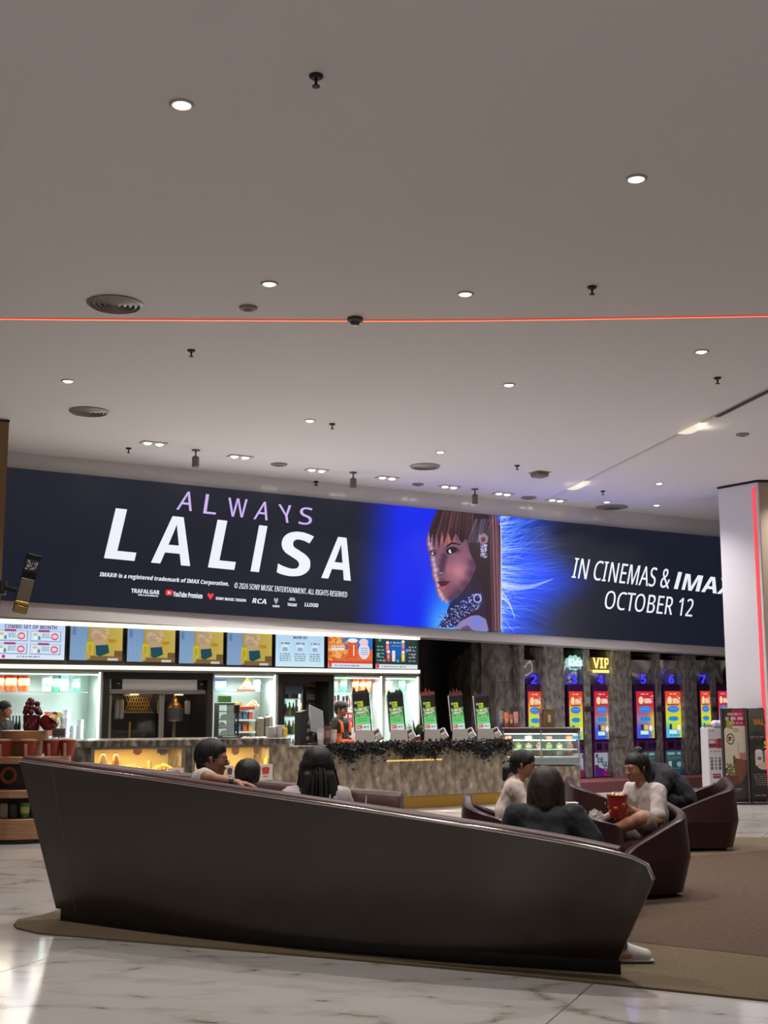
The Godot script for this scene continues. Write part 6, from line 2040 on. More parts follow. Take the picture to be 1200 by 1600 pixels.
# ---------------------------------------------------------------- left edge: column, display on a bracket, round shop display
func left_side() -> void:
	var p := wy(14.5, 656, CEIL)
	var st := S()
	slab(st, [p, p + Vector3(-0.9, 0, 0.25), p + Vector3(-1.2, 0, -0.8), p + Vector3(-0.36, 0, -0.9)], 0.0, CEIL)
	var col := part(self, "column", st, mat("column_brown", rgb(134, 102, 66), 0.5))
	metas(col, "brown wood clad column at the left edge of the frame", "column", "", "structure")
	st = S()
	slab(st, [p + Vector3(0.01, 0, 0.01), p + Vector3(-0.9, 0, 0.27), p + Vector3(-1.2, 0, -0.8), p + Vector3(-0.34, 0, -0.9)], CEIL - 0.03, CEIL - 0.005)
	part(col, "dark_top_trim", st, mat("slot_dark", rgb(30, 26, 24), 0.6))
	# a black display leaning on a bracket arm from the column
	var d := 14.2
	var top := wd(54, 866, d)
	var low := wd(30, 958, d)
	var y := (top - low).normalized()
	var L := (top - low).length()
	var x := y.cross(Vector3(0.35, 0, 1).normalized()).normalized()
	var B := Basis(x, y, x.cross(y))
	var o := thing("arm_display", "black slanted display with a pale print on a bracket arm, beside the brown column", "display", low, B)
	var W := 0.165
	qbox(o, "housing", Vector3(0, L / 2, -0.02), Vector3(W, L, 0.05), mat("black_gloss", rgb(16, 16, 18), 0.2), 0.012)
	qbox(o, "lower_glass", Vector3(0.0, L * 0.36, 0.008), Vector3(W * 0.9, L * 0.44, 0.012), mat("display_grey", rgb(92, 84, 74), 0.25), 0.004)
	qbox(o, "gold_band", Vector3(0.0, L * 0.17, 0.012), Vector3(W * 0.94, L * 0.05, 0.014), mat("dull_gold", rgb(190, 150, 70), 0.35, 0.7), 0.003)
	qbox(o, "gold_foot", Vector3(0.0, L * 0.065, 0.01), Vector3(W * 0.9, L * 0.12, 0.016), mat("foot_gold", rgb(150, 124, 70), 0.3, 0.5), 0.004)
	var r := RandomNumberGenerator.new()
	r.seed = 4
	var pic := Pic.new(48, 48, rgb(18, 18, 22))
	for k in 60: pic.rect(r.randf_range(2, 40), r.randf_range(6, 30), 0, 0, rgb(150, 150, 156))
	for k in 46:
		var a := r.randf_range(2, 42)
		var b := r.randf_range(6, 36)
		pic.rect(a, b, a + r.randf_range(2, 6), b + r.randf_range(2, 6), [rgb(150, 150, 156), rgb(90, 90, 96), rgb(186, 186, 190)][k % 3])
	panel_uv(o, "pale_print", Vector3(0.0, L * 0.8, 0.008), W * 0.9, L * 0.22, print_mat("arm_print", pic.image()))
	var arm := thing("bracket_arm", "black jointed bracket arm reaching in from the left edge", "bracket", wd(-14, 928, d + 0.1))
	st = S()
	var j0 := Vector3.ZERO
	var j1 := wd(3, 917, d) - arm.position
	var j2 := wd(26, 922, d - 0.05) + Vector3(0, 0, -0.06) - arm.position
	tube(st, [p * Vector3(1, 0, 1) + Vector3(-0.3, wd(-14, 928, d).y, 0.0) - arm.position, j0, j1], 0.035, 8)
	part(arm, "rear_arm", st, mat("black_gloss", rgb(16, 16, 18), 0.2))
	st = S()
	tube(st, [j1, j2], 0.028, 8)
	part(arm, "front_arm", st, mat("black_gloss", rgb(16, 16, 18), 0.2))
	st = S()
	lathe(st, [Vector2(0, -0.09), Vector2(0.05, -0.09), Vector2(0.055, 0.07), Vector2(0, 0.07)], 12, j1)
	part(arm, "joint", st, mat("black_trim", rgb(20, 18, 18), 0.45))
	# round tiered shop display
	var c := Vector3(-4.17, 0, -14.6)
	var wood := mat("display_wood", rgb(176, 136, 102), 0.4)
	var n := noise(8, 0.02)
	wood.albedo_texture = noise_tex(n, 256, ramp([[0.0, rgb(206, 190, 176)], [1.0, Color.WHITE]]))
	tri(wood, 1.0)
	wood.uv1_scale = Vector3(0.6, 9, 0.6)
	o = thing("round_display", "round tiered wooden shop display with orange cups, behind the sofa's high end", "display stand", c)
	var tiers := [["kick_base", 0.0, 0.05, 0.5, mat("black_trim", rgb(20, 18, 18), 0.45)], ["drum", 0.05, 0.27, 0.53, wood], ["poster_drum", 0.27, 0.52, 0.3, mat("drum_dark", rgb(40, 28, 26), 0.5)], ["middle_shelf", 0.5, 0.585, 0.52, wood], ["upper_drum", 0.585, 0.88, 0.32, mat("drum_dark", rgb(40, 28, 26), 0.5)], ["upper_shelf", 0.875, 0.95, 0.53, wood], ["neck", 0.95, 1.12, 0.2, wood], ["top_tier", 1.11, 1.235, 0.27, wood]]
	for t in tiers:
		st = S()
		lathe(st, [Vector2(0, t[1]), Vector2(t[3] - 0.006, t[1]), Vector2(t[3], t[1] + 0.006), Vector2(t[3], t[2] - 0.006), Vector2(t[3] - 0.006, t[2]), Vector2(0, t[2])], 36)
		part(o, t[0], st, t[4])
	st = S()
	for k in 20:
		var a := TAU * k / 20
		var b := TAU * (k + 1) / 20
		var e := Vector3(0, 0, 0)
		quad(st, Vector3(cos(a) * 0.06, sin(a) * 0.06, 0.004), Vector3(cos(a) * 0.095, sin(a) * 0.095, 0), Vector3(cos(b) * 0.095, sin(b) * 0.095, 0), Vector3(cos(b) * 0.06, sin(b) * 0.06, 0.004))
	var em := part(o, "round_emblem", st, mat("emblem_orange", rgb(150, 66, 34), 0.5))
	em.position = Vector3(-0.07, 0.74, 0.325)
	# cups round the upper shelf
	var k := 0
	for s in [[9, "at the left edge"], [43, "second from left"], [76, "third from left"], [102, "at the right end"]]:
		var q := wd(s[0], 1184, 14.2 + absf(s[0] - 45) * 0.004)
		var dx := q.x - c.x
		cup("popcorn_cup", "orange popcorn cup with a white stripe on the round display, %s" % s[1], Vector3(q.x, 0.95, c.z + sqrt(maxf(0.16 - dx * dx, 0.01)) * 1.0), 0.175, 0.098, rgb(150, 54, 34), "orange cups on the round display", Color(0, 0, 0, 0), Color(0, 0, 0, 0))
		var cc := get_child(get_child_count() - 1)
		st = S()
		box(st, Vector3(0, 0.085, 0.09), Vector3(0.03, 0.15, 0.012), 0.003, Transform3D(Basis(Vector3.RIGHT, 0.17), Vector3.ZERO))
		part(cc, "white_stripe", st, mat("stripe_pale", rgb(196, 150, 130), 0.5))
		st = S()
		lathe(st, [Vector2(0.102, 0.17), Vector2(0.104, 0.182), Vector2(0.06, 0.195), Vector2(0, 0.197)], 16)
		part(cc, "lid", st, mat("lid_tan", rgb(150, 110, 80), 0.4))
	# buckets on the top tier
	var q := wd(43, 1142, 14.4)
	o = thing("novelty_bucket", "dark red patterned popcorn bucket with a lumpy topper on the round display", "popcorn bucket", Vector3(q.x, 1.235, c.z + 0.04))
	var red := mat("bucket_red", rgb(84, 12, 22), 0.4)
	st = S()
	lathe(st, [Vector2(0, 0), Vector2(0.085, 0), Vector2(0.088, 0.01), Vector2(0.1, 0.17), Vector2(0.085, 0.18), Vector2(0, 0.18)], 18)
	part(o, "body", st, red)
	st = S()
	for g in 22:
		var a := r.randf() * TAU
		var e := r.randf()
		lathe(st, [Vector2(0, -0.035), Vector2(0.032, -0.015), Vector2(0.036, 0.012), Vector2(0.018, 0.034), Vector2(0, 0.036)], 7, Vector3(cos(a) * 0.085 * (1 - e * 0.6), 0.19 + 0.17 * e, sin(a) * 0.08 * (1 - e * 0.6)), false)
	part(o, "topper", st, red)
	for g in 6:
		qbox(o, "pale_dash", Vector3(-0.07 + 0.028 * g, 0.05 + 0.03 * (g % 3), 0.09), Vector3(0.008, 0.05, 0.012), mat("dash_pale", rgb(150, 90, 90), 0.5))
	q = wd(70, 1142, 14.4)
	o = thing("round_bucket", "round dark red and gold popcorn bucket lying on the round display", "popcorn bucket", Vector3(q.x + 0.01, 1.235, c.z + 0.06))
	st = S()
	lathe(st, [Vector2(0, 0), Vector2(0.06, 0.004), Vector2(0.1, 0.05), Vector2(0.112, 0.1), Vector2(0.09, 0.16), Vector2(0.05, 0.185), Vector2(0, 0.19)], 20, Vector3.ZERO, false)
	part(o, "shell", st, mat("bucket_crimson", rgb(104, 14, 22), 0.25))
	st = S()
	lathe(st, [Vector2(0.0, 0.0), Vector2(0.04, 0.01), Vector2(0.075, 0.035), Vector2(0.085, 0.06)], 14, Vector3.ZERO, false, Transform3D(Basis(Vector3(0, 0, 1), 2.5) * Basis(Vector3.RIGHT, 0.3), Vector3(0.075, 0.165, 0.03)))
	part(o, "gold_face", st, mat("bucket_gold", rgb(170, 130, 60), 0.3, 0.4))
	q = wd(93, 1152, 14.5)
	o = thing("price_sign", "small grey price sign beside the round display's top tier", "sign", Vector3(q.x, 0.95, c.z + 0.12))
	qbox(o, "board", Vector3(0, 0.26, 0), Vector3(0.14, 0.1, 0.012), mat("sign_grey", rgb(110, 104, 98), 0.5), 0.003)
	qbox(o, "stem", Vector3(0, 0.1, 0), Vector3(0.015, 0.22, 0.012), mat("sign_grey", rgb(110, 104, 98), 0.5))
	qbox(o, "foot", Vector3(0, 0.008, 0), Vector3(0.08, 0.016, 0.06), mat("sign_grey", rgb(110, 104, 98), 0.5))
	for w in 2: qbox(o, "print_line", Vector3(0, 0.245 + 0.03 * w, 0.007), Vector3(0.1, 0.01, 0.002), mat("print_dark", rgb(50, 46, 44), 0.5))
	# packs on the low drum
	cup("popcorn_cup", "green and yellow printed cup on the low drum of the round display", Vector3(wd(38, 1280, 14.2).x, 0.27, c.z + 0.4), 0.175, 0.055, rgb(40, 96, 46), "", Color(0, 0, 0, 0), rgb(150, 150, 70))
	o = thing("snack_pack", "dark and cream snack packs leaning on the low drum at the left edge", "snack pack", Vector3(wd(8, 1280, 14.2).x, 0.27, c.z + 0.4))
	for g in 3:
		qbox(o, "pack", Vector3(-0.11 + 0.1 * g, 0.085, 0.02 * (g % 2)), Vector3(0.085, 0.17, 0.05), mat("pack_dark_%d" % g, [rgb(110, 104, 70), rgb(120, 110, 96), rgb(44, 36, 36)][g], 0.5), 0.012)
# ---------------------------------------------------------------- the lounge
func smooth_path(p: Array, n: int) -> Array:       # px points -> n points evenly along a smooth curve
	var c := Curve2D.new()
	for i in p.size():
		var t: Vector2 = (p[mini(i + 1, p.size() - 1)] - p[maxi(i - 1, 0)]) * 0.16
		c.add_point(p[i], -t, t)
	var o := []
	for k in n: o.append(c.sample_baked(c.get_baked_length() * k / (n - 1), true))
	return o

var sofa: Fr
func near_sofa() -> void:
	sofa = Fr.new(wy(85, 1441, 0), wy(966, 1529, 0))
	var shell := mat("sofa_bronze", rgb(45, 34, 25), 0.26, 0.25)
	shell.clearcoat_enabled = true
	shell.clearcoat = 0.4
	shell.clearcoat_roughness = 0.18
	var maroon := mat("leather_maroon", rgb(68, 41, 41), 0.45)
	var N := 41
	var path := smooth_path([Vector2(30, 1189), Vector2(200, 1213), Vector2(400, 1242.5), Vector2(600, 1272), Vector2(800, 1303.5), Vector2(905, 1322), Vector2(968, 1336), Vector2(998, 1345), Vector2(1014, 1356), Vector2(1021, 1376)], N)
	var b0 := hit(sofa, 87, 1430).x
	var b1 := hit(sofa, 966, 1513).x
	var T := []
	var S0 := []
	var Bt := []
	for k in N:
		var s: float = (path[k].x - 30.0) / 991.0
		var bulge := 0.16 * 4 * s * (1 - s)
		var q := hit(sofa, path[k].x, path[k].y, 0.2 + bulge)
		T.append(Vector3(q.x, q.y, 0.2 + bulge))
		Bt.append(Vector3(lerpf(b0, b1, float(k) / (N - 1)), 0.095, bulge))
		S0.append(s)
	var o := thing("long_sofa", "long bronze panelled sofa with a sloping back, high end left, nearest the camera", "sofa")
	var W := func(v: Vector3) -> Vector3: return sofa.at(v.x, v.y, v.z)
	# the outer panel
	var st := S()
	var rows := []
	for k in N:
		var r := PackedVector3Array()
		for j in 7: r.append(W.call(Bt[k].lerp(T[k], j / 6.0)))
		for j in [6, 0]: r.append(W.call(Bt[k].lerp(T[k], j / 6.0) - Vector3(0, 0, 0.03)))
		rows.append(r)
	loft(st, rows, true, true, true, -1)
	st = S()
	var front := []
	var backr := []
	for k in N:
		var r := PackedVector3Array()
		for j in 9: r.append(W.call(Bt[k].lerp(T[k], j / 8.0)))
		front.append(r)
		var q := PackedVector3Array()
		for j in 9: q.append(W.call(Bt[k].lerp(T[k], j / 8.0) - Vector3(0, 0, 0.03)))
		backr.append(q)
	loft(st, front, false, false, false, 0)
	for k in N - 1:
		for e in [[0, true], [8, false]]:
			var j: int = e[0]
			if e[1]: quad(st, backr[k][j], backr[k + 1][j], front[k + 1][j], front[k][j], -1)
			else: quad(st, front[k][j], front[k + 1][j], backr[k + 1][j], backr[k][j], -1)
	for j in 8:
		quad(st, backr[0][j], front[0][j], front[0][j + 1], backr[0][j + 1], -1)
		quad(st, front[-1][j], backr[-1][j], backr[-1][j + 1], front[-1][j + 1], -1)
	part(o, "outer_panel", st, shell)
	# bright metal edge along the top
	st = S()
	var pts := []
	for k in N: pts.append(W.call(T[k] + Vector3(0, 0.004, -0.008)))
	tube(st, pts, 0.012, 10)
	part(o, "metal_edge", st, mat("edge_steel", rgb(190, 180, 176), 0.16, 1.0))
	# maroon padded back
	st = S()
	rows = []
	for k in N:
		if path[k].x > 984: break
		var r := PackedVector3Array()
		var t: Vector3 = T[k]
		for e in [[-0.035, -0.03], [-0.022, 0.012], [-0.04, 0.03], [-0.08, 0.036], [-0.125, 0.03], [-0.15, 0.008], [-0.17, -0.05]]:
			r.append(W.call(t + Vector3(0, e[1], e[0])))
		var low := minf(0.36, t.y - 0.08)
		var m: Vector3 = Bt[k].lerp(t, (low - 0.095) / (t.y - 0.095))
		r.append(W.call(Vector3(m.x, low, m.z - 0.2)))
		r.append(W.call(Vector3(m.x, low, m.z - 0.035)))
		rows.append(r)
	loft(st, rows, true, true, true, 0)
	part(o, "padded_back", st, maroon)
	var L := b1 - b0
	st = S()
	box(st, Vector3(b0 + L * 0.45, 0.27, -0.42), Vector3(L * 0.86, 0.3, 0.62), 0.04, Transform3D(sofa.basis(), sofa.o))
	part(o, "seat", st, maroon)
	st = S()
	rows = []
	for k in N:
		var bt: Vector3 = Bt[k]
		rows.append(PackedVector3Array([W.call(Vector3(bt.x, 0.012, bt.z - 0.05)), W.call(Vector3(bt.x, 0.1, bt.z - 0.05)), W.call(Vector3(bt.x - 0.3 * k / N, 0.1, bt.z - 0.5)), W.call(Vector3(bt.x - 0.3 * k / N, 0.012, bt.z - 0.5))]))
	loft(st, rows, true, true, true, -1)
	part(o, "plinth", st, mat("plinth_black", rgb(16, 14, 14), 0.35))
	for e in [0.05]:
		var k := int(e * (N - 1))
		st = S()
		var seam := []
		for j in 9: seam.append(W.call(Bt[k].lerp(T[k], j / 8.0) + Vector3(0, 0, 0.0005)))
		tube(st, seam, 0.0022, 5)
		part(o, "seam", st, mat("seam_pale", rgb(116, 98, 80), 0.4))

func far_sofa() -> void:
	var f := Fr.new(wd(120, 1192, 12.9), wd(627, 1248, 12.1))
	var maroon := mat("leather_maroon", rgb(68, 41, 41), 0.45)
	var o := thing("low_sofa", "maroon sofa facing the camera beyond the long bronze sofa, its back sloping down right", "sofa")
	var X := Transform3D(f.basis(), f.o)
	var path := [[120, 1190], [164, 1195], [300, 1210], [410, 1220.5], [543, 1232.5], [600, 1236], [626, 1239]]
	var yat := func(px: float) -> float:
		for k in path.size() - 1:
			if px <= path[k + 1][0]: return lerpf(path[k][1], path[k + 1][1], (px - path[k][0]) / (path[k + 1][0] - path[k][0]))
		return 1239.0
	for e in [[120.0, 331.0], [333.0, 542.0], [544.5, 626.0]]:
		var rows := []
		var st := S()
		var n := 9
		for k in n + 1:
			var px := lerpf(e[0], e[1], float(k) / n)
			var q := hit(f, px, yat.call(px))
			var rr := 0.02 if k == 0 or k == n else 0.0
			var r := PackedVector3Array()
			for g in [[0.08 - rr, 0.36], [0.02 - rr, q.y - 0.04], [0.0, q.y - 0.012 - rr * 0.5], [-0.03, q.y - rr * 0.5], [-0.1, q.y - rr * 0.5], [-0.13, q.y - 0.02], [-0.13, 0.36]]:
				r.append(f.at(q.x, g[1], g[0]))
			rows.append(flip(r))
		loft(st, rows, true, true, true, 0)
		part(o, "back_cushion", st, maroon)
	var a0 := hit(f, 120, 1200).x
	var a1 := hit(f, 626, 1250).x
	var st := S()
	box(st, Vector3((a0 + a1) / 2, 0.25, 0.2), Vector3(a1 - a0, 0.34, 0.66), 0.04, X)
	part(o, "seat", st, maroon)
	st = S()
	box(st, Vector3((a0 + a1) / 2, 0.05, 0.16), Vector3(a1 - a0 - 0.1, 0.09, 0.6), 0.01, X)
	part(o, "plinth", st, mat("plinth_black", rgb(16, 14, 14), 0.35))
	st = S()
	box(st, Vector3((a0 + a1) / 2, 0.3, -0.15), Vector3(a1 - a0, 0.52, 0.04), 0.01, X)
	part(o, "outer_panel", st, mats["sofa_bronze"])

func tub_chair(label: String, at: Vector3, turn: float) -> Node3D:
	var o := thing("tub_chair", label, "armchair", at, turn, "maroon tub chairs")
	var m := mat("leather_tub", rgb(47, 18, 21), 0.36)
	var w := 0.34
	var r := 0.17
	var pts := []                       # from the front on one side round the back to the other, chair faces +z
	for k in 7: pts.append(Vector2(w, lerpf(0.34, -w + r, k / 6.0)))
	for k in range(1, 7): pts.append(Vector2(w - r + r * cos(k * PI / 12), -w + r - r * sin(k * PI / 12)))
	for k in range(1, 4): pts.append(Vector2(lerpf(w - r, 0, k / 3.0), -w))
	var full := pts.duplicate()
	for k in range(pts.size() - 2, -1, -1): full.append(Vector2(-pts[k].x, pts[k].y))
	var tot := 0.0
	var ln := [0.0]
	for k in full.size() - 1:
		tot += full[k].distance_to(full[k + 1])
		ln.append(tot)
	var rows := []
	for k in full.size():
		var s := absf(ln[k] / tot * 2 - 1)
		var h := 0.745 - 0.35 * pow(s, 1.05) - 0.02 * (1 if s > 0.99 else 0)
		var p: Vector2 = full[k]
		var t: Vector2 = (full[mini(k + 1, full.size() - 1)] - full[maxi(k - 1, 0)]).normalized()
		var nn := Vector2(-t.y, t.x)                 # inwards
		var q := PackedVector3Array()
		for e in [[0.035, 0.035], [0.0, h - 0.02], [0.012, h - 0.004], [0.06, h], [0.078, h - 0.012], [0.105, 0.3]]:
			var v: Vector2 = p + nn * e[0]
			q.append(Vector3(v.x, e[1], v.y))
		rows.append(q)
	var st := S()
	loft(st, rows, true, true, true, -2)
	part(o, "shell", st, m)
	qbox(o, "seat_cushion", Vector3(0, 0.355, 0.03), Vector3(0.49, 0.13, 0.56), mat("leather_seat", rgb(62, 28, 31), 0.4), 0.035)
	qbox(o, "base_panel", Vector3(0, 0.17, 0.29), Vector3(0.5, 0.26, 0.03), m, 0.008)
	qbox(o, "plinth", Vector3(0, 0.026, 0.0), Vector3(0.56, 0.03, 0.58), mat("plinth_black", rgb(16, 14, 14), 0.35), 0.006)
	return o

func lounge() -> void:
	# carpet with a darker field
	var cm := mat("carpet_tan", rgb(110, 95, 72), 0.95)
	cm.albedo_texture = noise_tex(noise(14, 0.09), 256, ramp([[0.0, rgb(206, 204, 200)], [1.0, Color.WHITE]]))
	tri(cm, 1.6)
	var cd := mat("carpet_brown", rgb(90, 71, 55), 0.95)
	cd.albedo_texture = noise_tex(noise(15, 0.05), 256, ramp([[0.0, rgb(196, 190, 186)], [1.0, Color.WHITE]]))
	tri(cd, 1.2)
	var c := thing("carpet", "brown carpet with a darker field under the sofas and tub chairs", "carpet")
	var out := []
	for v in [[21, 1444], [26, 1449], [60, 1457], [200, 1469], [400, 1485.5], [600, 1502.5], [800, 1521], [960, 1537], [1080, 1549.5], [1200, 1562], [1400, 1582], [1540, 1590], [1660, 1576], [1740, 1540], [1760, 1480], [1700, 1400], [1560, 1318], [1400, 1305], [1200, 1308], [1148, 1309], [1000, 1312], [800, 1330], [560, 1352], [300, 1372], [140, 1405], [70, 1428], [28, 1436]]:
		out.append(wy(v[0], v[1], 0.012))
	var st := S()
	slab(st, out, 0.001, 0.012)
	part(c, "border", st, cm)
	out = []
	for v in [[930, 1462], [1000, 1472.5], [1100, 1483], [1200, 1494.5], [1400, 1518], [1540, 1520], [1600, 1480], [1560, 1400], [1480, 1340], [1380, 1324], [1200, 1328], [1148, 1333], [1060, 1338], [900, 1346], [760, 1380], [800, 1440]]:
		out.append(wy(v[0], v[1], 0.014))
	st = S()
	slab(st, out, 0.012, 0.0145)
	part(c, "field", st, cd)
	near_sofa()
	far_sofa()
	var y := Vector3(0, 0.014, 0)
	tub_chair("maroon tub chair holding the person in the white tee shirt", Vector3(1.96, 0.014, -10.35), deg_to_rad(-58.8))
	tub_chair("empty maroon tub chair turned away, between the woman in black and the popcorn eater", Vector3(1.38, 0.014, -9.72), deg_to_rad(176))
	tub_chair("empty maroon tub chair facing right, beyond the small round table", Vector3(2.4, 0.014, -13.75), deg_to_rad(90))
	tub_chair("maroon tub chair farthest right, holding the person in the dark hoodie", Vector3(3.31, 0.014, -13.66), deg_to_rad(-88))
	tub_chair("maroon tub chair holding the girl in the white cardigan", Vector3(1.1, 0.014, -10.95), deg_to_rad(88))
	# round table and what lies on it
	var tc := Vector3(1.83, 0.014, -11.3)
	var t := thing("round_table", "small round brown table among the tub chairs, crowded with snacks", "table", tc)
	st = S()
	lathe(st, [Vector2(0, 0.47), Vector2(0.31, 0.47), Vector2(0.33, 0.478), Vector2(0.33, 0.492), Vector2(0.325, 0.5), Vector2(0, 0.5)], 28)
	part(t, "tabletop", st, mat("table_brown", rgb(120, 88, 66), 0.35))
	st = S()
	lathe(st, [Vector2(0.2, 0), Vector2(0.2, 0.015), Vector2(0.03, 0.03), Vector2(0.03, 0.47)], 20)
	part(t, "pedestal", st, mat("plinth_black", rgb(16, 14, 14), 0.35))
	var ty := 0.514
	var at := func(px: float, py: float) -> Vector3:
		var v := wy(px, py, ty)
		return v
	var wh := mat("paper_white", rgb(200, 194, 188), 0.7)
	var p := Vector3(1.66, ty, -11.2)
	t = thing("white_carton", "white square takeaway carton on the round table, beside the woman in black", "carton", p, 0.1)
	qbox(t, "body", Vector3(0, 0.075, 0), Vector3(0.095, 0.15, 0.09), wh, 0.006)
	qbox(t, "lid_flap", Vector3(0, 0.153, 0), Vector3(0.1, 0.008, 0.094), wh, 0.003)
	r_crumple("crumpled_napkin", "crumpled white napkins on the round table's right side", Vector3(1.98, ty, -11.12), 0.075, 3, wh)
	r_crumple("crumpled_bag", "crumpled pale paper bag standing on the round table's left side", Vector3(1.84, ty, -11.1), 0.06, 4, mat("paper_grey", rgb(150, 142, 138), 0.7), 1.7)
	r_crumple("green_wrapper", "crumpled green wrapper on the round table behind the pale bag", Vector3(1.74, ty, -11.33), 0.05, 5, mat("wrapper_green", rgb(110, 120, 60), 0.6), 1.5)
	t = thing("snack_tray", "dark oval snack tray on the round table before the popcorn eater", "tray", Vector3(2.0, ty, -11.35))
	st = S()
	lathe(st, [Vector2(0, 0), Vector2(0.09, 0.0), Vector2(0.11, 0.02), Vector2(0.105, 0.022), Vector2(0.085, 0.008), Vector2(0, 0.008)], 20)
	part(t, "dish", st, mat("tray_dark", rgb(52, 42, 40), 0.4))
	st = S()
	for k in 5: lathe(st, [Vector2(0, 0.0), Vector2(0.025, 0.005), Vector2(0.028, 0.025), Vector2(0, 0.035)], 8, Vector3(0.05 * cos(k * 1.3), 0.008, 0.05 * sin(k * 1.3)), false)
	part(t, "snacks", st, mat("snack_tan", rgb(150, 110, 74), 0.6), "", "stuff")
	# low table with a paper cup, between the two sofas
	p = wd(571, 1262, 10.4)
	t = thing("coffee_table", "low dark coffee table between the two sofas, mostly hidden", "table", Vector3(p.x - 0.1, 0.014, p.z))
	st = S()
	lathe(st, [Vector2(0, 0.44), Vector2(0.33, 0.44), Vector2(0.35, 0.455), Vector2(0.345, 0.47), Vector2(0, 0.47)], 26)
	part(t, "tabletop", st, mat("table_brown", rgb(120, 88, 66), 0.35))
	st = S()
	lathe(st, [Vector2(0.2, 0), Vector2(0.2, 0.015), Vector2(0.03, 0.03), Vector2(0.03, 0.44)], 18)
	part(t, "pedestal", st, mat("plinth_black", rgb(16, 14, 14), 0.35))
	t = cup("paper_cup", "white paper cup with a straw, its top just showing above the long sofa", Vector3(p.x, 0.484, p.z), 0.2, 0.042, rgb(206, 200, 196), "", rgb(220, 216, 212))
	st = S()
	tube(st, [Vector3(0, 0.2, 0), Vector3(0.008, 0.3, 0)], 0.005, 6)
	part(t, "straw", st, wh)

func r_crumple(n: String, label: String, at: Vector3, size: float, sd: int, m: Material, tall := 1.0) -> void:
	var o := thing(n, label, "paper", at)
	var r := RandomNumberGenerator.new()
	r.seed = sd
	var rows := []
	for k in 6:
		var v := k / 5.0
		var rr: float = size * [0.7, 1.0, 0.95, 0.8, 0.55, 0.2][k]
		var q := PackedVector3Array()
		for j in 11: q.append(Vector3(cos(TAU * j / 11) * rr * r.randf_range(0.7, 1.3), size * 0.95 * tall * v * r.randf_range(0.85, 1.15), sin(TAU * j / 11) * rr * r.randf_range(0.7, 1.3)))
		rows.append(flip(q))
	var st := S()
	loft(st, rows, true, true, true, -1)
	part(o, "body", st, m)
	st = S()
	for j in 3:
		var a := r.randf() * TAU
		var p := Vector3(cos(a) * size * 0.8, size * 0.5 * tall, sin(a) * size * 0.8)
		quad(st, p, p + Vector3(0.03, 0.01, 0.02), p + Vector3(0.02, 0.045, 0.0), p + Vector3(-0.01, 0.03, -0.01))
	part(o, "loose_fold", st, m)
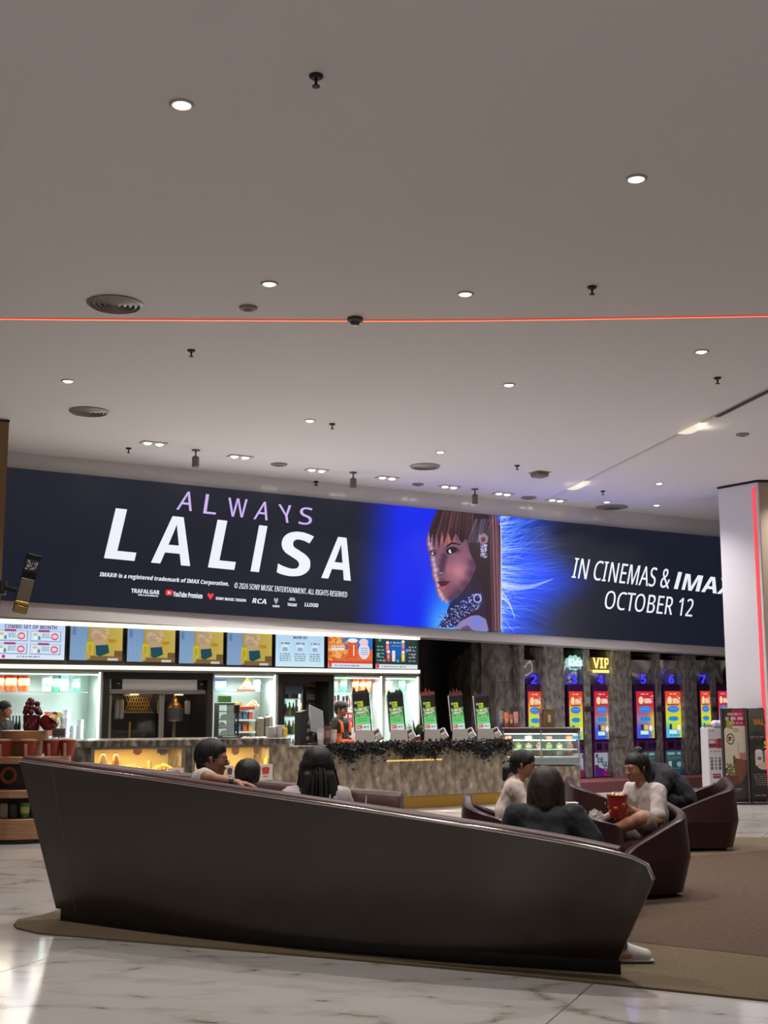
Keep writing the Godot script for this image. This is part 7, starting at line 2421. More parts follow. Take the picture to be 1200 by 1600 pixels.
# ---------------------------------------------------------------- people: one field of tapered capsules per surface, meshed as surface nets
func net(caps: Array, cell: float, fold := 0.0, sd := 1) -> Array:        # caps: [a, b, ra, rb, k]; -> [vertices, normals, indices]
	var lo := Vector3.INF
	var hi := -Vector3.INF
	for c in caps:
		var r: float = maxf(c[2], c[3])
		lo = lo.min(c[0] - Vector3.ONE * r).min(c[1] - Vector3.ONE * r)
		hi = hi.max(c[0] + Vector3.ONE * r).max(c[1] + Vector3.ONE * r)
	lo -= Vector3.ONE * cell * 3
	hi += Vector3.ONE * cell * 3
	var nx := int((hi.x - lo.x) / cell) + 2
	var ny := int((hi.y - lo.y) / cell) + 2
	var nz := int((hi.z - lo.z) / cell) + 2
	var sxy := nx * ny
	var f := PackedFloat32Array()
	f.resize(sxy * nz)
	f.fill(9.0)
	for c in caps:
		var a: Vector3 = (c[0] - lo) / cell
		var b: Vector3 = (c[1] - lo) / cell
		var ra: float = c[2] / cell
		var rb: float = c[3] / cell
		var k: float = c[4] / cell
		var pad := maxf(ra, rb) + 2.2 + k * 0.5
		var i0 := maxi(0, int(minf(a.x, b.x) - pad))
		var i1 := mini(nx - 1, int(maxf(a.x, b.x) + pad) + 1)
		var j0 := maxi(0, int(minf(a.y, b.y) - pad))
		var j1 := mini(ny - 1, int(maxf(a.y, b.y) + pad) + 1)
		var k0 := maxi(0, int(minf(a.z, b.z) - pad))
		var k1 := mini(nz - 1, int(maxf(a.z, b.z) + pad) + 1)
		var bx := b.x - a.x
		var by := b.y - a.y
		var bz := b.z - a.z
		var bb := maxf(bx * bx + by * by + bz * bz, 1e-6)
		var dr := rb - ra
		var limit := pad + maxf(ra, rb)
		for z in range(k0, k1 + 1):
			var pz := z - a.z
			for y in range(j0, j1 + 1):
				var py := y - a.y
				var at := z * sxy + y * nx
				var part_dot := py * by + pz * bz
				for x in range(i0, i1 + 1):
					var px := x - a.x
					var h := (px * bx + part_dot) / bb
					if h < 0.0: h = 0.0
					elif h > 1.0: h = 1.0
					var qx := px - bx * h
					var qy := py - by * h
					var qz := pz - bz * h
					var d := sqrt(qx * qx + qy * qy + qz * qz) - ra - dr * h
					var v := f[at + x]
					var e := k - absf(v - d)
					var m := d if d < v else v
					if e > 0.0: m -= e * e / (4.0 * k)
					f[at + x] = m
	# vertices
	var noi := noise(sd, 9.0)
	var id := {}
	var vs := PackedVector3Array()
	var ns := PackedVector3Array()
	var o := [0, 1, nx, nx + 1, sxy, sxy + 1, sxy + nx, sxy + nx + 1]
	var cells := PackedInt32Array()
	for z in range(0, nz - 1):
		for y in range(0, ny - 1):
			var row := z * sxy + y * nx
			for x in range(0, nx - 1):
				var i := row + x
				var v0 := f[i]
				if v0 > 2.0 or v0 < -2.5: continue
				var v1 := f[i + 1]
				var v2 := f[i + nx]
				var v3 := f[i + nx + 1]
				var v4 := f[i + sxy]
				var v5 := f[i + sxy + 1]
				var v6 := f[i + sxy + nx]
				var v7 := f[i + sxy + nx + 1]
				var s := int(v0 < 0) + int(v1 < 0) + int(v2 < 0) + int(v3 < 0) + int(v4 < 0) + int(v5 < 0) + int(v6 < 0) + int(v7 < 0)
				if s == 0 or s == 8: continue
				var p := Vector3.ZERO
				var n := 0
				if (v0 < 0) != (v1 < 0): p += Vector3(v0 / (v0 - v1), 0, 0); n += 1
				if (v2 < 0) != (v3 < 0): p += Vector3(v2 / (v2 - v3), 1, 0); n += 1
				if (v4 < 0) != (v5 < 0): p += Vector3(v4 / (v4 - v5), 0, 1); n += 1
				if (v6 < 0) != (v7 < 0): p += Vector3(v6 / (v6 - v7), 1, 1); n += 1
				if (v0 < 0) != (v2 < 0): p += Vector3(0, v0 / (v0 - v2), 0); n += 1
				if (v1 < 0) != (v3 < 0): p += Vector3(1, v1 / (v1 - v3), 0); n += 1
				if (v4 < 0) != (v6 < 0): p += Vector3(0, v4 / (v4 - v6), 1); n += 1
				if (v5 < 0) != (v7 < 0): p += Vector3(1, v5 / (v5 - v7), 1); n += 1
				if (v0 < 0) != (v4 < 0): p += Vector3(0, 0, v0 / (v0 - v4)); n += 1
				if (v1 < 0) != (v5 < 0): p += Vector3(1, 0, v1 / (v1 - v5)); n += 1
				if (v2 < 0) != (v6 < 0): p += Vector3(0, 1, v2 / (v2 - v6)); n += 1
				if (v3 < 0) != (v7 < 0): p += Vector3(1, 1, v3 / (v3 - v7)); n += 1
				p /= n
				var g := Vector3(v1 + v3 + v5 + v7 - v0 - v2 - v4 - v6, v2 + v3 + v6 + v7 - v0 - v1 - v4 - v5, v4 + v5 + v6 + v7 - v0 - v1 - v2 - v3).normalized()
				var w := lo + (Vector3(x, y, z) + p) * cell
				if fold > 0.0:
					w += g * fold * noi.get_noise_3d(w.x, w.y * 0.6, w.z)
				id[i] = vs.size()
				vs.append(w)
				ns.append(g)
				cells.append(i)
	var idx := PackedInt32Array()
	for i in cells:
		var v0 := f[i]
		var x := i % nx
		var y := (i / nx) % ny
		var z := i / sxy
		for e in [[1, nx, sxy, y > 0 and z > 0], [nx, sxy, 1, x > 0 and z > 0], [sxy, 1, nx, x > 0 and y > 0]]:
			var v1 := f[i + e[0]]
			if (v0 < 0) == (v1 < 0) or not e[3]: continue
			var a = id.get(i)
			var b = id.get(i - e[1])
			var c = id.get(i - e[1] - e[2])
			var d = id.get(i - e[2])
			if b == null or c == null or d == null: continue
			if v0 < 0: idx.append_array([a, c, b, a, d, c])
			else: idx.append_array([a, b, c, a, c, d])
	if fold > 0.0:
		# normals again, from the folded faces
		ns.fill(Vector3.ZERO)
		for t in range(0, idx.size(), 3):
			var n := (vs[idx[t + 2]] - vs[idx[t]]).cross(vs[idx[t + 1]] - vs[idx[t]])
			for j in 3: ns[idx[t + j]] += n
		for k in ns.size(): ns[k] = ns[k].normalized()
	return [vs, ns, idx]

func join(nets: Array) -> ArrayMesh:
	var vs := PackedVector3Array()
	var ns := PackedVector3Array()
	var idx := PackedInt32Array()
	for n in nets:
		var b := vs.size()
		vs.append_array(n[0])
		ns.append_array(n[1])
		for i in n[2]: idx.append(i + b)
	var arr := []
	arr.resize(Mesh.ARRAY_MAX)
	arr[Mesh.ARRAY_VERTEX] = vs
	arr[Mesh.ARRAY_NORMAL] = ns
	arr[Mesh.ARRAY_INDEX] = idx
	var m := ArrayMesh.new()
	m.add_surface_from_arrays(Mesh.PRIMITIVE_TRIANGLES, arr)
	return m

func head_caps(c: Vector3, B: Basis, s: float) -> Array:
	var o := []
	for e in [[0, 0.035, -0.03, 0, 0.04, 0.015, 0.082, 0.08, 0.02], [0, 0.0, -0.035, 0, 0.0, 0.02, 0.072, 0.07, 0.02], [-0.03, -0.02, 0.045, -0.022, -0.05, 0.045, 0.042, 0.036, 0.02], [0.03, -0.02, 0.045, 0.022, -0.05, 0.045, 0.042, 0.036, 0.02],
			[0, -0.06, 0.035, 0, -0.082, 0.066, 0.045, 0.024, 0.02], [0, 0.018, 0.092, 0, -0.02, 0.112, 0.008, 0.012, 0.012], [-0.012, -0.025, 0.098, 0.012, -0.025, 0.098, 0.009, 0.009, 0.008], [-0.036, 0.03, 0.076, 0.036, 0.03, 0.076, 0.02, 0.02, 0.014],
			[-0.016, -0.048, 0.09, 0.016, -0.048, 0.09, 0.008, 0.008, 0.006], [-0.014, -0.06, 0.087, 0.014, -0.06, 0.087, 0.009, 0.009, 0.006],
			[-0.084, -0.022, -0.005, -0.09, 0.018, -0.014, 0.009, 0.014, 0.006], [0.084, -0.022, -0.005, 0.09, 0.018, -0.014, 0.009, 0.014, 0.006], [0, -0.16, -0.035, 0, -0.04, -0.02, 0.052, 0.05, 0.025]]:
		o.append([c + B * Vector3(e[0], e[1], e[2]) * s, c + B * Vector3(e[3], e[4], e[5]) * s, e[6] * s, e[7] * s, e[8] * s])
	return o

func hand_caps(w: Vector3, d: Vector3, pn: Vector3, side: float, curl: float, s: float) -> Array:     # w wrist, d towards the fingers, pn out of the palm, side: thumb lies along +x*side
	d = d.normalized()
	var x := d.cross(pn).normalized() * side
	pn = x.cross(d).normalized() * side
	var o := []
	var kn := []
	for k in 4:
		var p: Vector3 = w + (d * [0.083, 0.088, 0.084, 0.075][k] + x * [0.028, 0.009, -0.01, -0.028][k]) * s
		kn.append(p)
		o.append([w + (d * 0.015 + x * [0.014, 0.005, -0.006, -0.014][k]) * s, p, 0.0145 * s, 0.0115 * s, 0.012 * s])
	for k in 4:
		var p: Vector3 = kn[k]
		var dir: Vector3 = d + x * [0.12, 0.03, -0.05, -0.14][k]
		var a := curl * 0.8
		for j in 3:
			var v: Vector3 = (dir.normalized() * cos(a) + pn * sin(a)).normalized()
			var q: Vector3 = p + v * [[0.042, 0.026, 0.02], [0.046, 0.029, 0.021], [0.043, 0.027, 0.02], [0.034, 0.021, 0.018]][k][j] * s
			var r: float = [0.0098, 0.009, 0.0082, 0.0075][j] * s
			o.append([p, q, r, [0.009, 0.0082, 0.0072][j] * s, 0.004 * s])
			p = q
			a += curl * 0.75
	var t0 := w + (d * 0.022 + x * 0.02) * s
	var t1 := t0 + (d * 0.034 + x * 0.034 + pn * 0.012) * s
	var t2 := t1 + (d * 0.03 + x * 0.012 + pn * (0.008 + 0.02 * curl)) * s
	var t3 := t2 + (d * 0.024 + x * -0.002 + pn * (0.006 + 0.018 * curl)) * s
	o.append([t0, t1, 0.0135 * s, 0.0115 * s, 0.01 * s])
	o.append([t1, t2, 0.0108 * s, 0.0098 * s, 0.004 * s])
	o.append([t2, t3, 0.0098 * s, 0.0078 * s, 0.004 * s])
	o.append([w - d * 0.03 * s, w + d * 0.02 * s, 0.026 * s, 0.022 * s, 0.015 * s])
	return o

func seated() -> Dictionary:
	return {pel = Vector3(0, 0.53, 0), wai = Vector3(0, 0.70, -0.03), che = Vector3(0, 0.93, -0.03), nec = Vector3(0, 1.07, -0.03), hed = Vector3(0, 1.205, 0.01), look = Vector3(0, 0, 1), tilt = 0.0,
		sL = Vector3(0.165, 1.0, -0.03), eL = Vector3(0.22, 0.74, 0.05), wL = Vector3(0.14, 0.62, 0.26), sR = Vector3(-0.165, 1.0, -0.03), eR = Vector3(-0.22, 0.74, 0.05), wR = Vector3(-0.14, 0.62, 0.26),
		hL = Vector3(0.09, 0.52, 0.02), kL = Vector3(0.11, 0.53, 0.43), aL = Vector3(0.11, 0.1, 0.42), hR = Vector3(-0.09, 0.52, 0.02), kR = Vector3(-0.11, 0.53, 0.43), aR = Vector3(-0.11, 0.1, 0.42),
		pL = Vector3(0, -1, 0), pR = Vector3(0, -1, 0), dL = null, dR = null, curl = 0.35, w = 1.0}

func standing() -> Dictionary:
	var j := seated()
	j.merge({pel = Vector3(0, 0.92, 0), wai = Vector3(0, 1.08, 0), che = Vector3(0, 1.3, 0), nec = Vector3(0, 1.44, -0.01), hed = Vector3(0, 1.575, 0.02), sL = Vector3(0.175, 1.38, 0), eL = Vector3(0.22, 1.12, 0.02), wL = Vector3(0.15, 1.02, 0.24), sR = Vector3(-0.175, 1.38, 0), eR = Vector3(-0.22, 1.12, 0.02), wR = Vector3(-0.15, 1.02, 0.24),
		hL = Vector3(0.09, 0.9, 0), kL = Vector3(0.1, 0.5, 0.02), aL = Vector3(0.1, 0.09, -0.01), hR = Vector3(-0.09, 0.9, 0), kR = Vector3(-0.1, 0.5, 0.02), aR = Vector3(-0.1, 0.09, -0.01)}, true)
	return j

# skin, hair, shirt (sleeve: how far down the arm, 0 to 2), trousers (leg: how far down, 0 to 2)
func person(label: String, at: Vector3, turn: float, s: float, j: Dictionary, look: Dictionary) -> Node3D:
	var o := thing("person", label, "person", at, turn)
	o.scale = Vector3.ONE * s
	var w: float = j.w
	var skin := mat("skin_%s" % look.skin.to_html(false), look.skin, 0.5)
	skin.subsurf_scatter_enabled = true
	skin.subsurf_scatter_strength = 0.05
	var z: Vector3 = j.look.normalized()
	var hx := UP.cross(z).normalized()
	var HB := Basis(hx, z.cross(hx), z) * Basis(Vector3.RIGHT, j.tilt)
	# body
	var c := []
	var ch: Vector3 = j.che
	var torso := func(g: float) -> Array:
		var sx: Vector3 = (j.sL - j.sR).normalized()
		return [[j.pel - sx * 0.07 * w, j.wai - sx * 0.055 * w, (0.105 + g) * w, (0.095 + g) * w, 0.05], [j.pel + sx * 0.07 * w, j.wai + sx * 0.055 * w, (0.105 + g) * w, (0.095 + g) * w, 0.05],
			[j.wai - sx * 0.05 * w, ch - sx * 0.075 * w, (0.095 + g) * w, (0.095 + g) * w, 0.05], [j.wai + sx * 0.05 * w, ch + sx * 0.075 * w, (0.095 + g) * w, (0.095 + g) * w, 0.05],
			[j.sL.lerp(ch, 0.25), j.sR.lerp(ch, 0.25), (0.062 + g) * w, (0.062 + g) * w, 0.05], [ch.lerp(j.nec, 0.35), j.nec, 0.07 + g, 0.05 + g * 0.6, 0.05]]
	c.append_array(torso.call(-0.012))
	c.append([j.nec - Vector3(0, 0.03, 0), j.hed - HB.y * 0.06 - HB.z * 0.02, 0.056, 0.052, 0.03])
	for q in ["L", "R"]:
		var sh: Vector3 = j["s" + q]
		var el: Vector3 = j["e" + q]
		var wr: Vector3 = j["w" + q]
		c.append([sh, el, 0.05 * w, 0.041 * w, 0.03])
		c.append([el, wr, 0.04 * w, 0.027, 0.02])
		c.append([j["h" + q], j["k" + q], 0.085 * w, 0.058 * w, 0.04])
		c.append([j["k" + q], j["a" + q], 0.055 * w, 0.036, 0.03])
		c.append([j["k" + q].lerp(j["a" + q], 0.25) - Vector3(0, 0, 0.012), j["k" + q].lerp(j["a" + q], 0.5) - Vector3(0, 0, 0.01), 0.052 * w, 0.04 * w, 0.03])
		var toe: Vector3 = j.get("t" + q, j["a" + q] + Vector3(0, -0.05, 0.15))
		c.append([j["a" + q] + Vector3(0, -0.045, -0.03), toe, 0.032, 0.026, 0.03])
	var nets := [net(c, 0.017)]
	nets.append(net(head_caps(j.hed, HB, 1.0), 0.0062))
	for q in ["L", "R"]:
		if look.get("no_hand" + q, false): continue
		var d: Vector3 = j["d" + q] if j["d" + q] != null else j["w" + q] - j["e" + q]
		nets.append(net(hand_caps(j["w" + q], d, j["p" + q], (1.0 if q == "L" else -1.0) * j.get("thumb" + q, 1.0), j.curl, 1.0), 0.0052))
	part(o, "body", join(nets), skin)
	# clothes
	var shirt := mat("cloth_%s" % look.shirt.to_html(false), look.shirt, 0.85)
	shirt.rim_enabled = true
	shirt.rim = 0.2
	c = torso.call(0.012)
	if look.get("long_hem", false):
		c.append([j.pel + Vector3(-0.07, -0.03, 0), j.pel + Vector3(0.07, -0.03, 0), 0.13, 0.13, 0.05])
	for q in ["L", "R"]:
		var sl: float = look.sleeve
		var sh: Vector3 = j["s" + q]
		var el: Vector3 = j["e" + q]
		var wr: Vector3 = j["w" + q]
		var loose: float = look.get("loose", 0.012)
		c.append([sh, sh.lerp(el, minf(sl, 1.0)), 0.058 * w + loose, 0.048 * w + loose * 1.4, 0.03])
		if sl > 1.0: c.append([el, el.lerp(wr, minf(sl - 1.0, 0.97)), 0.045 * w + loose, 0.034 + loose, 0.02])
	if look.get("hood", false):
		c.append([j.hed + HB * Vector3(0, 0.03, -0.03), j.hed + HB * Vector3(0, 0.02, 0.02), 0.118, 0.105, 0.03])
		c.append([j.hed + HB * Vector3(0, -0.04, -0.05), j.nec + Vector3(0, 0.0, -0.02), 0.1, 0.11, 0.05])
	part(o, look.get("shirt_name", "shirt"), join([net(c, 0.0165, 0.02, int(at.x * 100) + 5)]), shirt)
	c = [[j.pel - Vector3(0.06 * w, 0, 0), j.pel + Vector3(0.06 * w, 0, 0), 0.118 * w, 0.118 * w, 0.04]]
	for q in ["L", "R"]:
		var lg: float = look.leg
		c.append([j["h" + q], j["h" + q].lerp(j["k" + q], minf(lg, 1.0)), 0.097 * w, (0.072 if lg >= 1.0 else 0.088) * w, 0.04])
		if lg > 1.0: c.append([j["k" + q], j["k" + q].lerp(j["a" + q], lg - 1.0), 0.068 * w, 0.055, 0.03])
	part(o, look.get("leg_name", "trousers"), join([net(c, 0.019, 0.014, 9)]), mat("cloth_%s" % look.pants.to_html(false), look.pants, 0.85))
	# shoes
	for q in ["L", "R"]:
		var a: Vector3 = j["a" + q]
		var toe: Vector3 = j.get("t" + q, a + Vector3(0, -0.05, 0.15))
		var sm := mat("shoe_%s" % look.shoe.to_html(false), look.shoe, 0.6)
		var dd := toe - a
		dd.y = 0
		dd = dd.normalized()
		var shoe := part(o, "shoe", join([net([[a - dd * 0.015, a - dd * 0.03 + Vector3(0, -0.045, 0), 0.04, 0.045, 0.02], [a - dd * 0.02 + Vector3(0, -0.048, 0), toe, 0.044, 0.037, 0.03], [a + dd * 0.03 + Vector3(0, -0.01, 0), toe + Vector3(0, 0.0, 0), 0.036, 0.034, 0.03]], 0.009)]), sm)
		var st := S()
		box(st, Vector3(0, 0, 0), Vector3(0.088, 0.024, (toe - a).length() + 0.12), 0.01)
		var so := part(shoe, "sole", st, mat("sole_pale", rgb(180, 176, 172), 0.6))
		so.transform = Transform3D(Basis(UP.cross(dd), UP, dd).orthonormalized(), Vector3((a.x + toe.x) / 2, minf(a.y - 0.082, toe.y - 0.026), (a.z + toe.z) / 2) - dd * 0.01)
		if look.shoe.v > 0.7:
			st = S()
			for k in 4: box(st, Vector3(0, 0.045 - 0.008 * k, -0.02 + 0.028 * k), Vector3(0.05, 0.01, 0.01), 0.003)
			var lc := part(shoe, "laces", st, mat("lace_white", rgb(226, 224, 224), 0.7))
			lc.transform = Transform3D(Basis(UP.cross(dd), UP, dd).orthonormalized(), a + dd * 0.04 + Vector3(0, -0.03, 0))
	# hair
	var hair := mat("hair_%s" % look.hair.to_html(false), look.hair, 0.6)
	var hc := []
	for e in look.hair_caps: hc.append([j.hed + HB * Vector3(e[0], e[1], e[2]), j.hed + HB * Vector3(e[3], e[4], e[5]), e[6], e[7], 0.02])
	part(o, "hair", join([net(hc, 0.009, 0.006, 3), strands(j.hed, HB, look.get("drop", 0.0), look.get("spread", 1.0), int(at.x * 77))]), hair)
	# features of the face
	for q in [-1, 1]:
		var e := part(o, "eye", ball(0.0105), mat("eye_white", rgb(206, 200, 194), 0.3))
		e.transform = Transform3D(HB, j.hed + HB * Vector3(q * 0.032, 0.008, 0.0835))
		var ir := part(e, "iris", ball(0.0062), mat("iris_dark", rgb(26, 18, 14), 0.2))
		ir.position = Vector3(0, 0, 0.006)
		var st := S()
		tube(st, [Vector3(q * 0.016, 0.03, 0.099), Vector3(q * 0.034, 0.036, 0.095), Vector3(q * 0.052, 0.028, 0.082)], [0.004, 0.0045, 0.003], 6)
		var b := part(o, "eyebrow", st, hair)
		b.transform = Transform3D(HB, j.hed)
	var ls := S()
	tube(ls, [Vector3(-0.024, -0.0535, 0.089), Vector3(-0.008, -0.052, 0.0985), Vector3(0.008, -0.052, 0.0985), Vector3(0.024, -0.0535, 0.089)], [0.002, 0.006, 0.006, 0.002], 6)
	var lp := part(o, "lips", ls, mat("lips_rose", rgb(128, 66, 60), 0.5))
	lp.transform = Transform3D(HB, j.hed)
	return o

func strands(c: Vector3, B: Basis, drop: float, spread: float, sd: int) -> Array:       # locks of hair combed from the crown over the head, ragged at their ends
	var r := RandomNumberGenerator.new()
	r.seed = sd
	var st := S()
	for k in 110:
		var phi := r.randf_range(-PI, PI)
		var front := absf(phi) < 0.95
		var side := absf(phi) < 1.9
		var end := r.randf_range(0.95, 1.15) if front else r.randf_range(1.35, 1.6) if side else r.randf_range(1.9, 2.2)
		var pts := []
		var rad := []
		var g := r.randf_range(1.0, 1.045)
		for i in 7:
			var t := lerpf(0.2 + 0.3 * r.randf(), end, i / 6.0) if i else 0.15
			var tt := minf(t, PI / 2 + (0.15 if drop > 0.0 else 0.55))
			pts.append(c + B * Vector3(sin(tt) * sin(phi) * 0.098 * g, cos(tt) * 0.108 * g + 0.036, sin(tt) * cos(phi) * 0.112 * g - 0.016))
			rad.append(lerpf(0.009, 0.003, i / 6.0))
		if drop > 0.0 and not front:
			var e: Vector3 = pts[-1]
			for i in 4:
				e += B * Vector3(sin(phi) * 0.02 * spread * r.randf_range(-0.4, 1.6), -drop / 4.0 * r.randf_range(0.7, 1.15), cos(phi) * 0.018 * spread)
				pts.append(e)
				rad.append(lerpf(0.008, 0.002, i / 3.0))
		tube(st, pts, rad, 5)
	st.generate_normals()
	var a := st.commit().surface_get_arrays(0)
	var idx = a[Mesh.ARRAY_INDEX]
	if idx == null or idx.size() == 0:
		idx = PackedInt32Array(range(a[Mesh.ARRAY_VERTEX].size()))
	return [a[Mesh.ARRAY_VERTEX], a[Mesh.ARRAY_NORMAL], idx]

var balls := {}
func ball(r: float) -> Mesh:
	if not balls.has(r):
		var m := SphereMesh.new()
		m.radius = r
		m.height = 2 * r
		m.radial_segments = 12
		m.rings = 8
		balls[r] = m
	return balls[r]

const SHORT := [[0, 0.05, -0.035, 0, 0.065, 0.012, 0.092, 0.084], [0, 0.0, -0.055, 0, -0.03, -0.055, 0.078, 0.062], [-0.07, 0.03, 0.0, -0.076, -0.01, -0.005, 0.026, 0.014], [0.07, 0.03, 0.0, 0.076, -0.01, -0.005, 0.026, 0.014], [-0.03, 0.09, 0.05, 0.03, 0.09, 0.05, 0.03, 0.03]]

func people() -> void:
	var inner := func(px: float, off: float) -> Vector3:
		var a := hit(sofa, px, 1300, off).x
		var p := sofa.at(a, 0.0, off)
		return p
	# the man in white along the sofa back
	var ps: Vector3 = inner.call(325, -0.16)
	var j := seated()
	j.merge({look = Vector3(0.12, -0.05, 1), hed = Vector3(0, 1.185, 0.02), sR = Vector3(-0.17, 1.05, -0.04), eR = Vector3(-0.34, 1.08, 0.02), wR = Vector3(-0.34, 1.05, 0.21), dR = Vector3(0.05, -0.12, 1), pR = Vector3(0.1, -1, 0), w = 1.12, curl = 0.3}, true)
	var o := person("man in white tee shirt and glasses on the long sofa, arm along its back", Vector3(ps.x, -0.01, ps.z), deg_to_rad(92), 0.97, j, {skin = rgb(150, 104, 82), hair = rgb(18, 15, 15), shirt = rgb(186, 178, 174), pants = rgb(52, 50, 56), shoe = rgb(60, 56, 56), sleeve = 0.75, leg = 1.9, hair_caps = SHORT})
	var st := S()
	for q in [-1, 1]:
		var pts := []
		for k in 13: pts.append(Vector3(q * 0.034 + 0.025 * cos(k * TAU / 12), 0.006 + 0.018 * sin(k * TAU / 12), 0.104))
		tube(st, pts, 0.0022, 5)
		tube(st, [Vector3(q * 0.059, 0.01, 0.103), Vector3(q * 0.088, 0.012, 0.06), Vector3(q * 0.092, 0.01, -0.01)], 0.0024, 5)
	tube(st, [Vector3(-0.009, 0.012, 0.106), Vector3(0.009, 0.012, 0.106)], 0.002, 5)
	var g := part(o, "glasses", st, mat("glasses_grey", rgb(120, 116, 116), 0.25, 0.6))
	var z: Vector3 = j.look.normalized()
	var hx := UP.cross(z).normalized()
	g.transform = Transform3D(Basis(hx, z.cross(hx), z), j.hed)
	st = S()
	var wr: Vector3 = j.wR.lerp(j.eR, 0.12)
	var ax: Vector3 = (j.wR - j.eR).normalized()
	var wb := Basis(UP.cross(ax).normalized(), ax, UP.cross(ax).normalized().cross(ax))
	lathe(st, [Vector2(0.029, -0.013), Vector2(0.035, -0.012), Vector2(0.035, 0.012), Vector2(0.029, 0.013)], 16, Vector3.ZERO, true, Transform3D(wb, wr))
	var wa := part(o, "watch_strap", st, mat("strap_black", rgb(24, 24, 26), 0.5))
	st = S()
	box(st, wr + Vector3(-0.03, 0.012, 0), Vector3(0.02, 0.03, 0.032), 0.005)
	part(wa, "watch_face", st, mat("watch_steel", rgb(120, 120, 124), 0.3, 0.6))
	# the child beside him
	ps = inner.call(386, -0.24)
	j = seated()
	j.merge({look = Vector3(-0.15, -0.06, 1), w = 0.92}, true)
	person("child with short black hair and a pale shirt, seen from behind over the sofa back", Vector3(ps.x, 0.02, ps.z), deg_to_rad(176), 0.835, j, {skin = rgb(140, 98, 78), hair = rgb(14, 12, 13), shirt = rgb(176, 164, 156), pants = rgb(60, 62, 72), shoe = rgb(150, 146, 146), sleeve = 0.75, leg = 1.0, leg_name = "shorts",
		hair_caps = [[0, 0.05, -0.035, 0, 0.06, 0.012, 0.104, 0.094], [0, -0.01, -0.055, 0, -0.045, -0.05, 0.09, 0.07], [-0.075, 0.02, 0.0, -0.08, -0.02, -0.01, 0.03, 0.02], [0.075, 0.02, 0.0, 0.08, -0.02, -0.01, 0.03, 0.02]]})
	# the woman with long hair
	ps = inner.call(494, -0.24)
	j = seated()
	j.merge({look = Vector3(0.15, -0.03, 1), w = 1.12}, true)
	var lng := [[0, 0.05, -0.035, 0, 0.06, 0.012, 0.106, 0.094], [-0.05, 0.0, -0.05, -0.06, -0.06, -0.07, 0.075, 0.048], [0.05, 0.0, -0.05, 0.06, -0.06, -0.07, 0.075, 0.048], [0, 0.0, -0.06, 0, -0.07, -0.08, 0.08, 0.052], [-0.08, 0.01, -0.01, -0.09, -0.1, -0.03, 0.04, 0.022], [0.08, 0.01, -0.01, 0.09, -0.1, -0.03, 0.04, 0.022]]
	for k in 9:
		var x := -0.12 + 0.03 * k
		lng.append([x * 0.75, -0.05, -0.1 - 0.02 * (1 - absf(x) * 7), x * (1.25 + 0.2 * (k % 2)), -0.3 - 0.05 * (k % 3), -0.15 - 0.012 * (k % 2), 0.02, 0.004])
	person("woman with long black hair over a white blouse, seen from behind on the sofa", Vector3(ps.x, -0.06, ps.z), deg_to_rad(183), 0.965, j, {skin = rgb(166, 120, 98), hair = rgb(15, 13, 14), shirt = rgb(176, 168, 170), pants = rgb(44, 44, 52), shoe = rgb(190, 186, 184), sleeve = 1.6, leg = 1.9, hair_caps = lng, drop = 0.36, loose = 0.02, shirt_name = "blouse"})
	# the woman in black at the sofa's low end, a white sneaker out past the end panel
	ps = inner.call(851, -0.5)
	j = seated()
	var base := Vector3(ps.x, 0, ps.z)
	var turn := deg_to_rad(168)
	var inv := Basis(UP, -turn) / 1.0
	var toe_w := wy(1016, 1499, 0.03) + Vector3(-0.03, 0.022, 0.0)
	var an_w := toe_w + Vector3(-0.15, 0.055, 0.0)
	var sc := 0.93
	var loc := func(v: Vector3) -> Vector3: return (Basis(UP, -turn) * (v - base)) / sc
	j.merge({pel = Vector3(0, 0.5, 0), wai = Vector3(0, 0.65, 0.03), che = Vector3(0, 0.82, 0.1), nec = Vector3(0, 0.935, 0.15), hed = Vector3(0.0, 1.05, 0.2), look = Vector3(0.0, -0.2, 1), sL = Vector3(0.185, 0.87, 0.1), sR = Vector3(-0.185, 0.87, 0.1), eL = Vector3(0.27, 0.62, 0.16), eR = Vector3(-0.33, 0.66, 0.06), wL = Vector3(0.12, 0.62, 0.38), wR = Vector3(-0.2, 0.6, 0.28), aR = loc.call(an_w), tR = loc.call(toe_w), kR = Vector3(-0.22, 0.46, 0.26), w = 1.14}, true)
	person("woman in black with bobbed brown hair, seen from behind at the sofa's low end", base, turn, sc, j, {skin = rgb(172, 126, 104), hair = rgb(42, 28, 21), shirt = rgb(26, 30, 36), pants = rgb(56, 56, 66), shoe = rgb(214, 210, 210), sleeve = 0.72, leg = 2.0, drop = 0.13, spread = 0.2, loose = 0.03, shirt_name = "top", long_hem = true,
		hair_caps = [[0, 0.05, -0.04, 0, 0.06, 0.012, 0.112, 0.1], [0, 0.0, -0.065, 0, -0.12, -0.075, 0.098, 0.075], [-0.075, 0.02, -0.02, -0.09, -0.13, -0.03, 0.055, 0.045], [0.075, 0.02, -0.02, 0.09, -0.13, -0.03, 0.055, 0.045]]})
	# the girl in the white cardigan
	j = seated()
	j.merge({look = Vector3(-0.1, -0.12, 1), pel = Vector3(0, 0.5, -0.02), che = Vector3(0, 0.83, 0.06), nec = Vector3(0, 0.95, 0.1), hed = Vector3(0, 1.07, 0.15), sL = Vector3(0.16, 0.89, 0.06), sR = Vector3(-0.16, 0.89, 0.06), eL = Vector3(0.2, 0.66, 0.2), eR = Vector3(-0.2, 0.66, 0.18), wL = Vector3(0.1, 0.66, 0.42), wR = Vector3(-0.1, 0.66, 0.4), wai = Vector3(0, 0.66, 0.0), w = 0.97}, true)
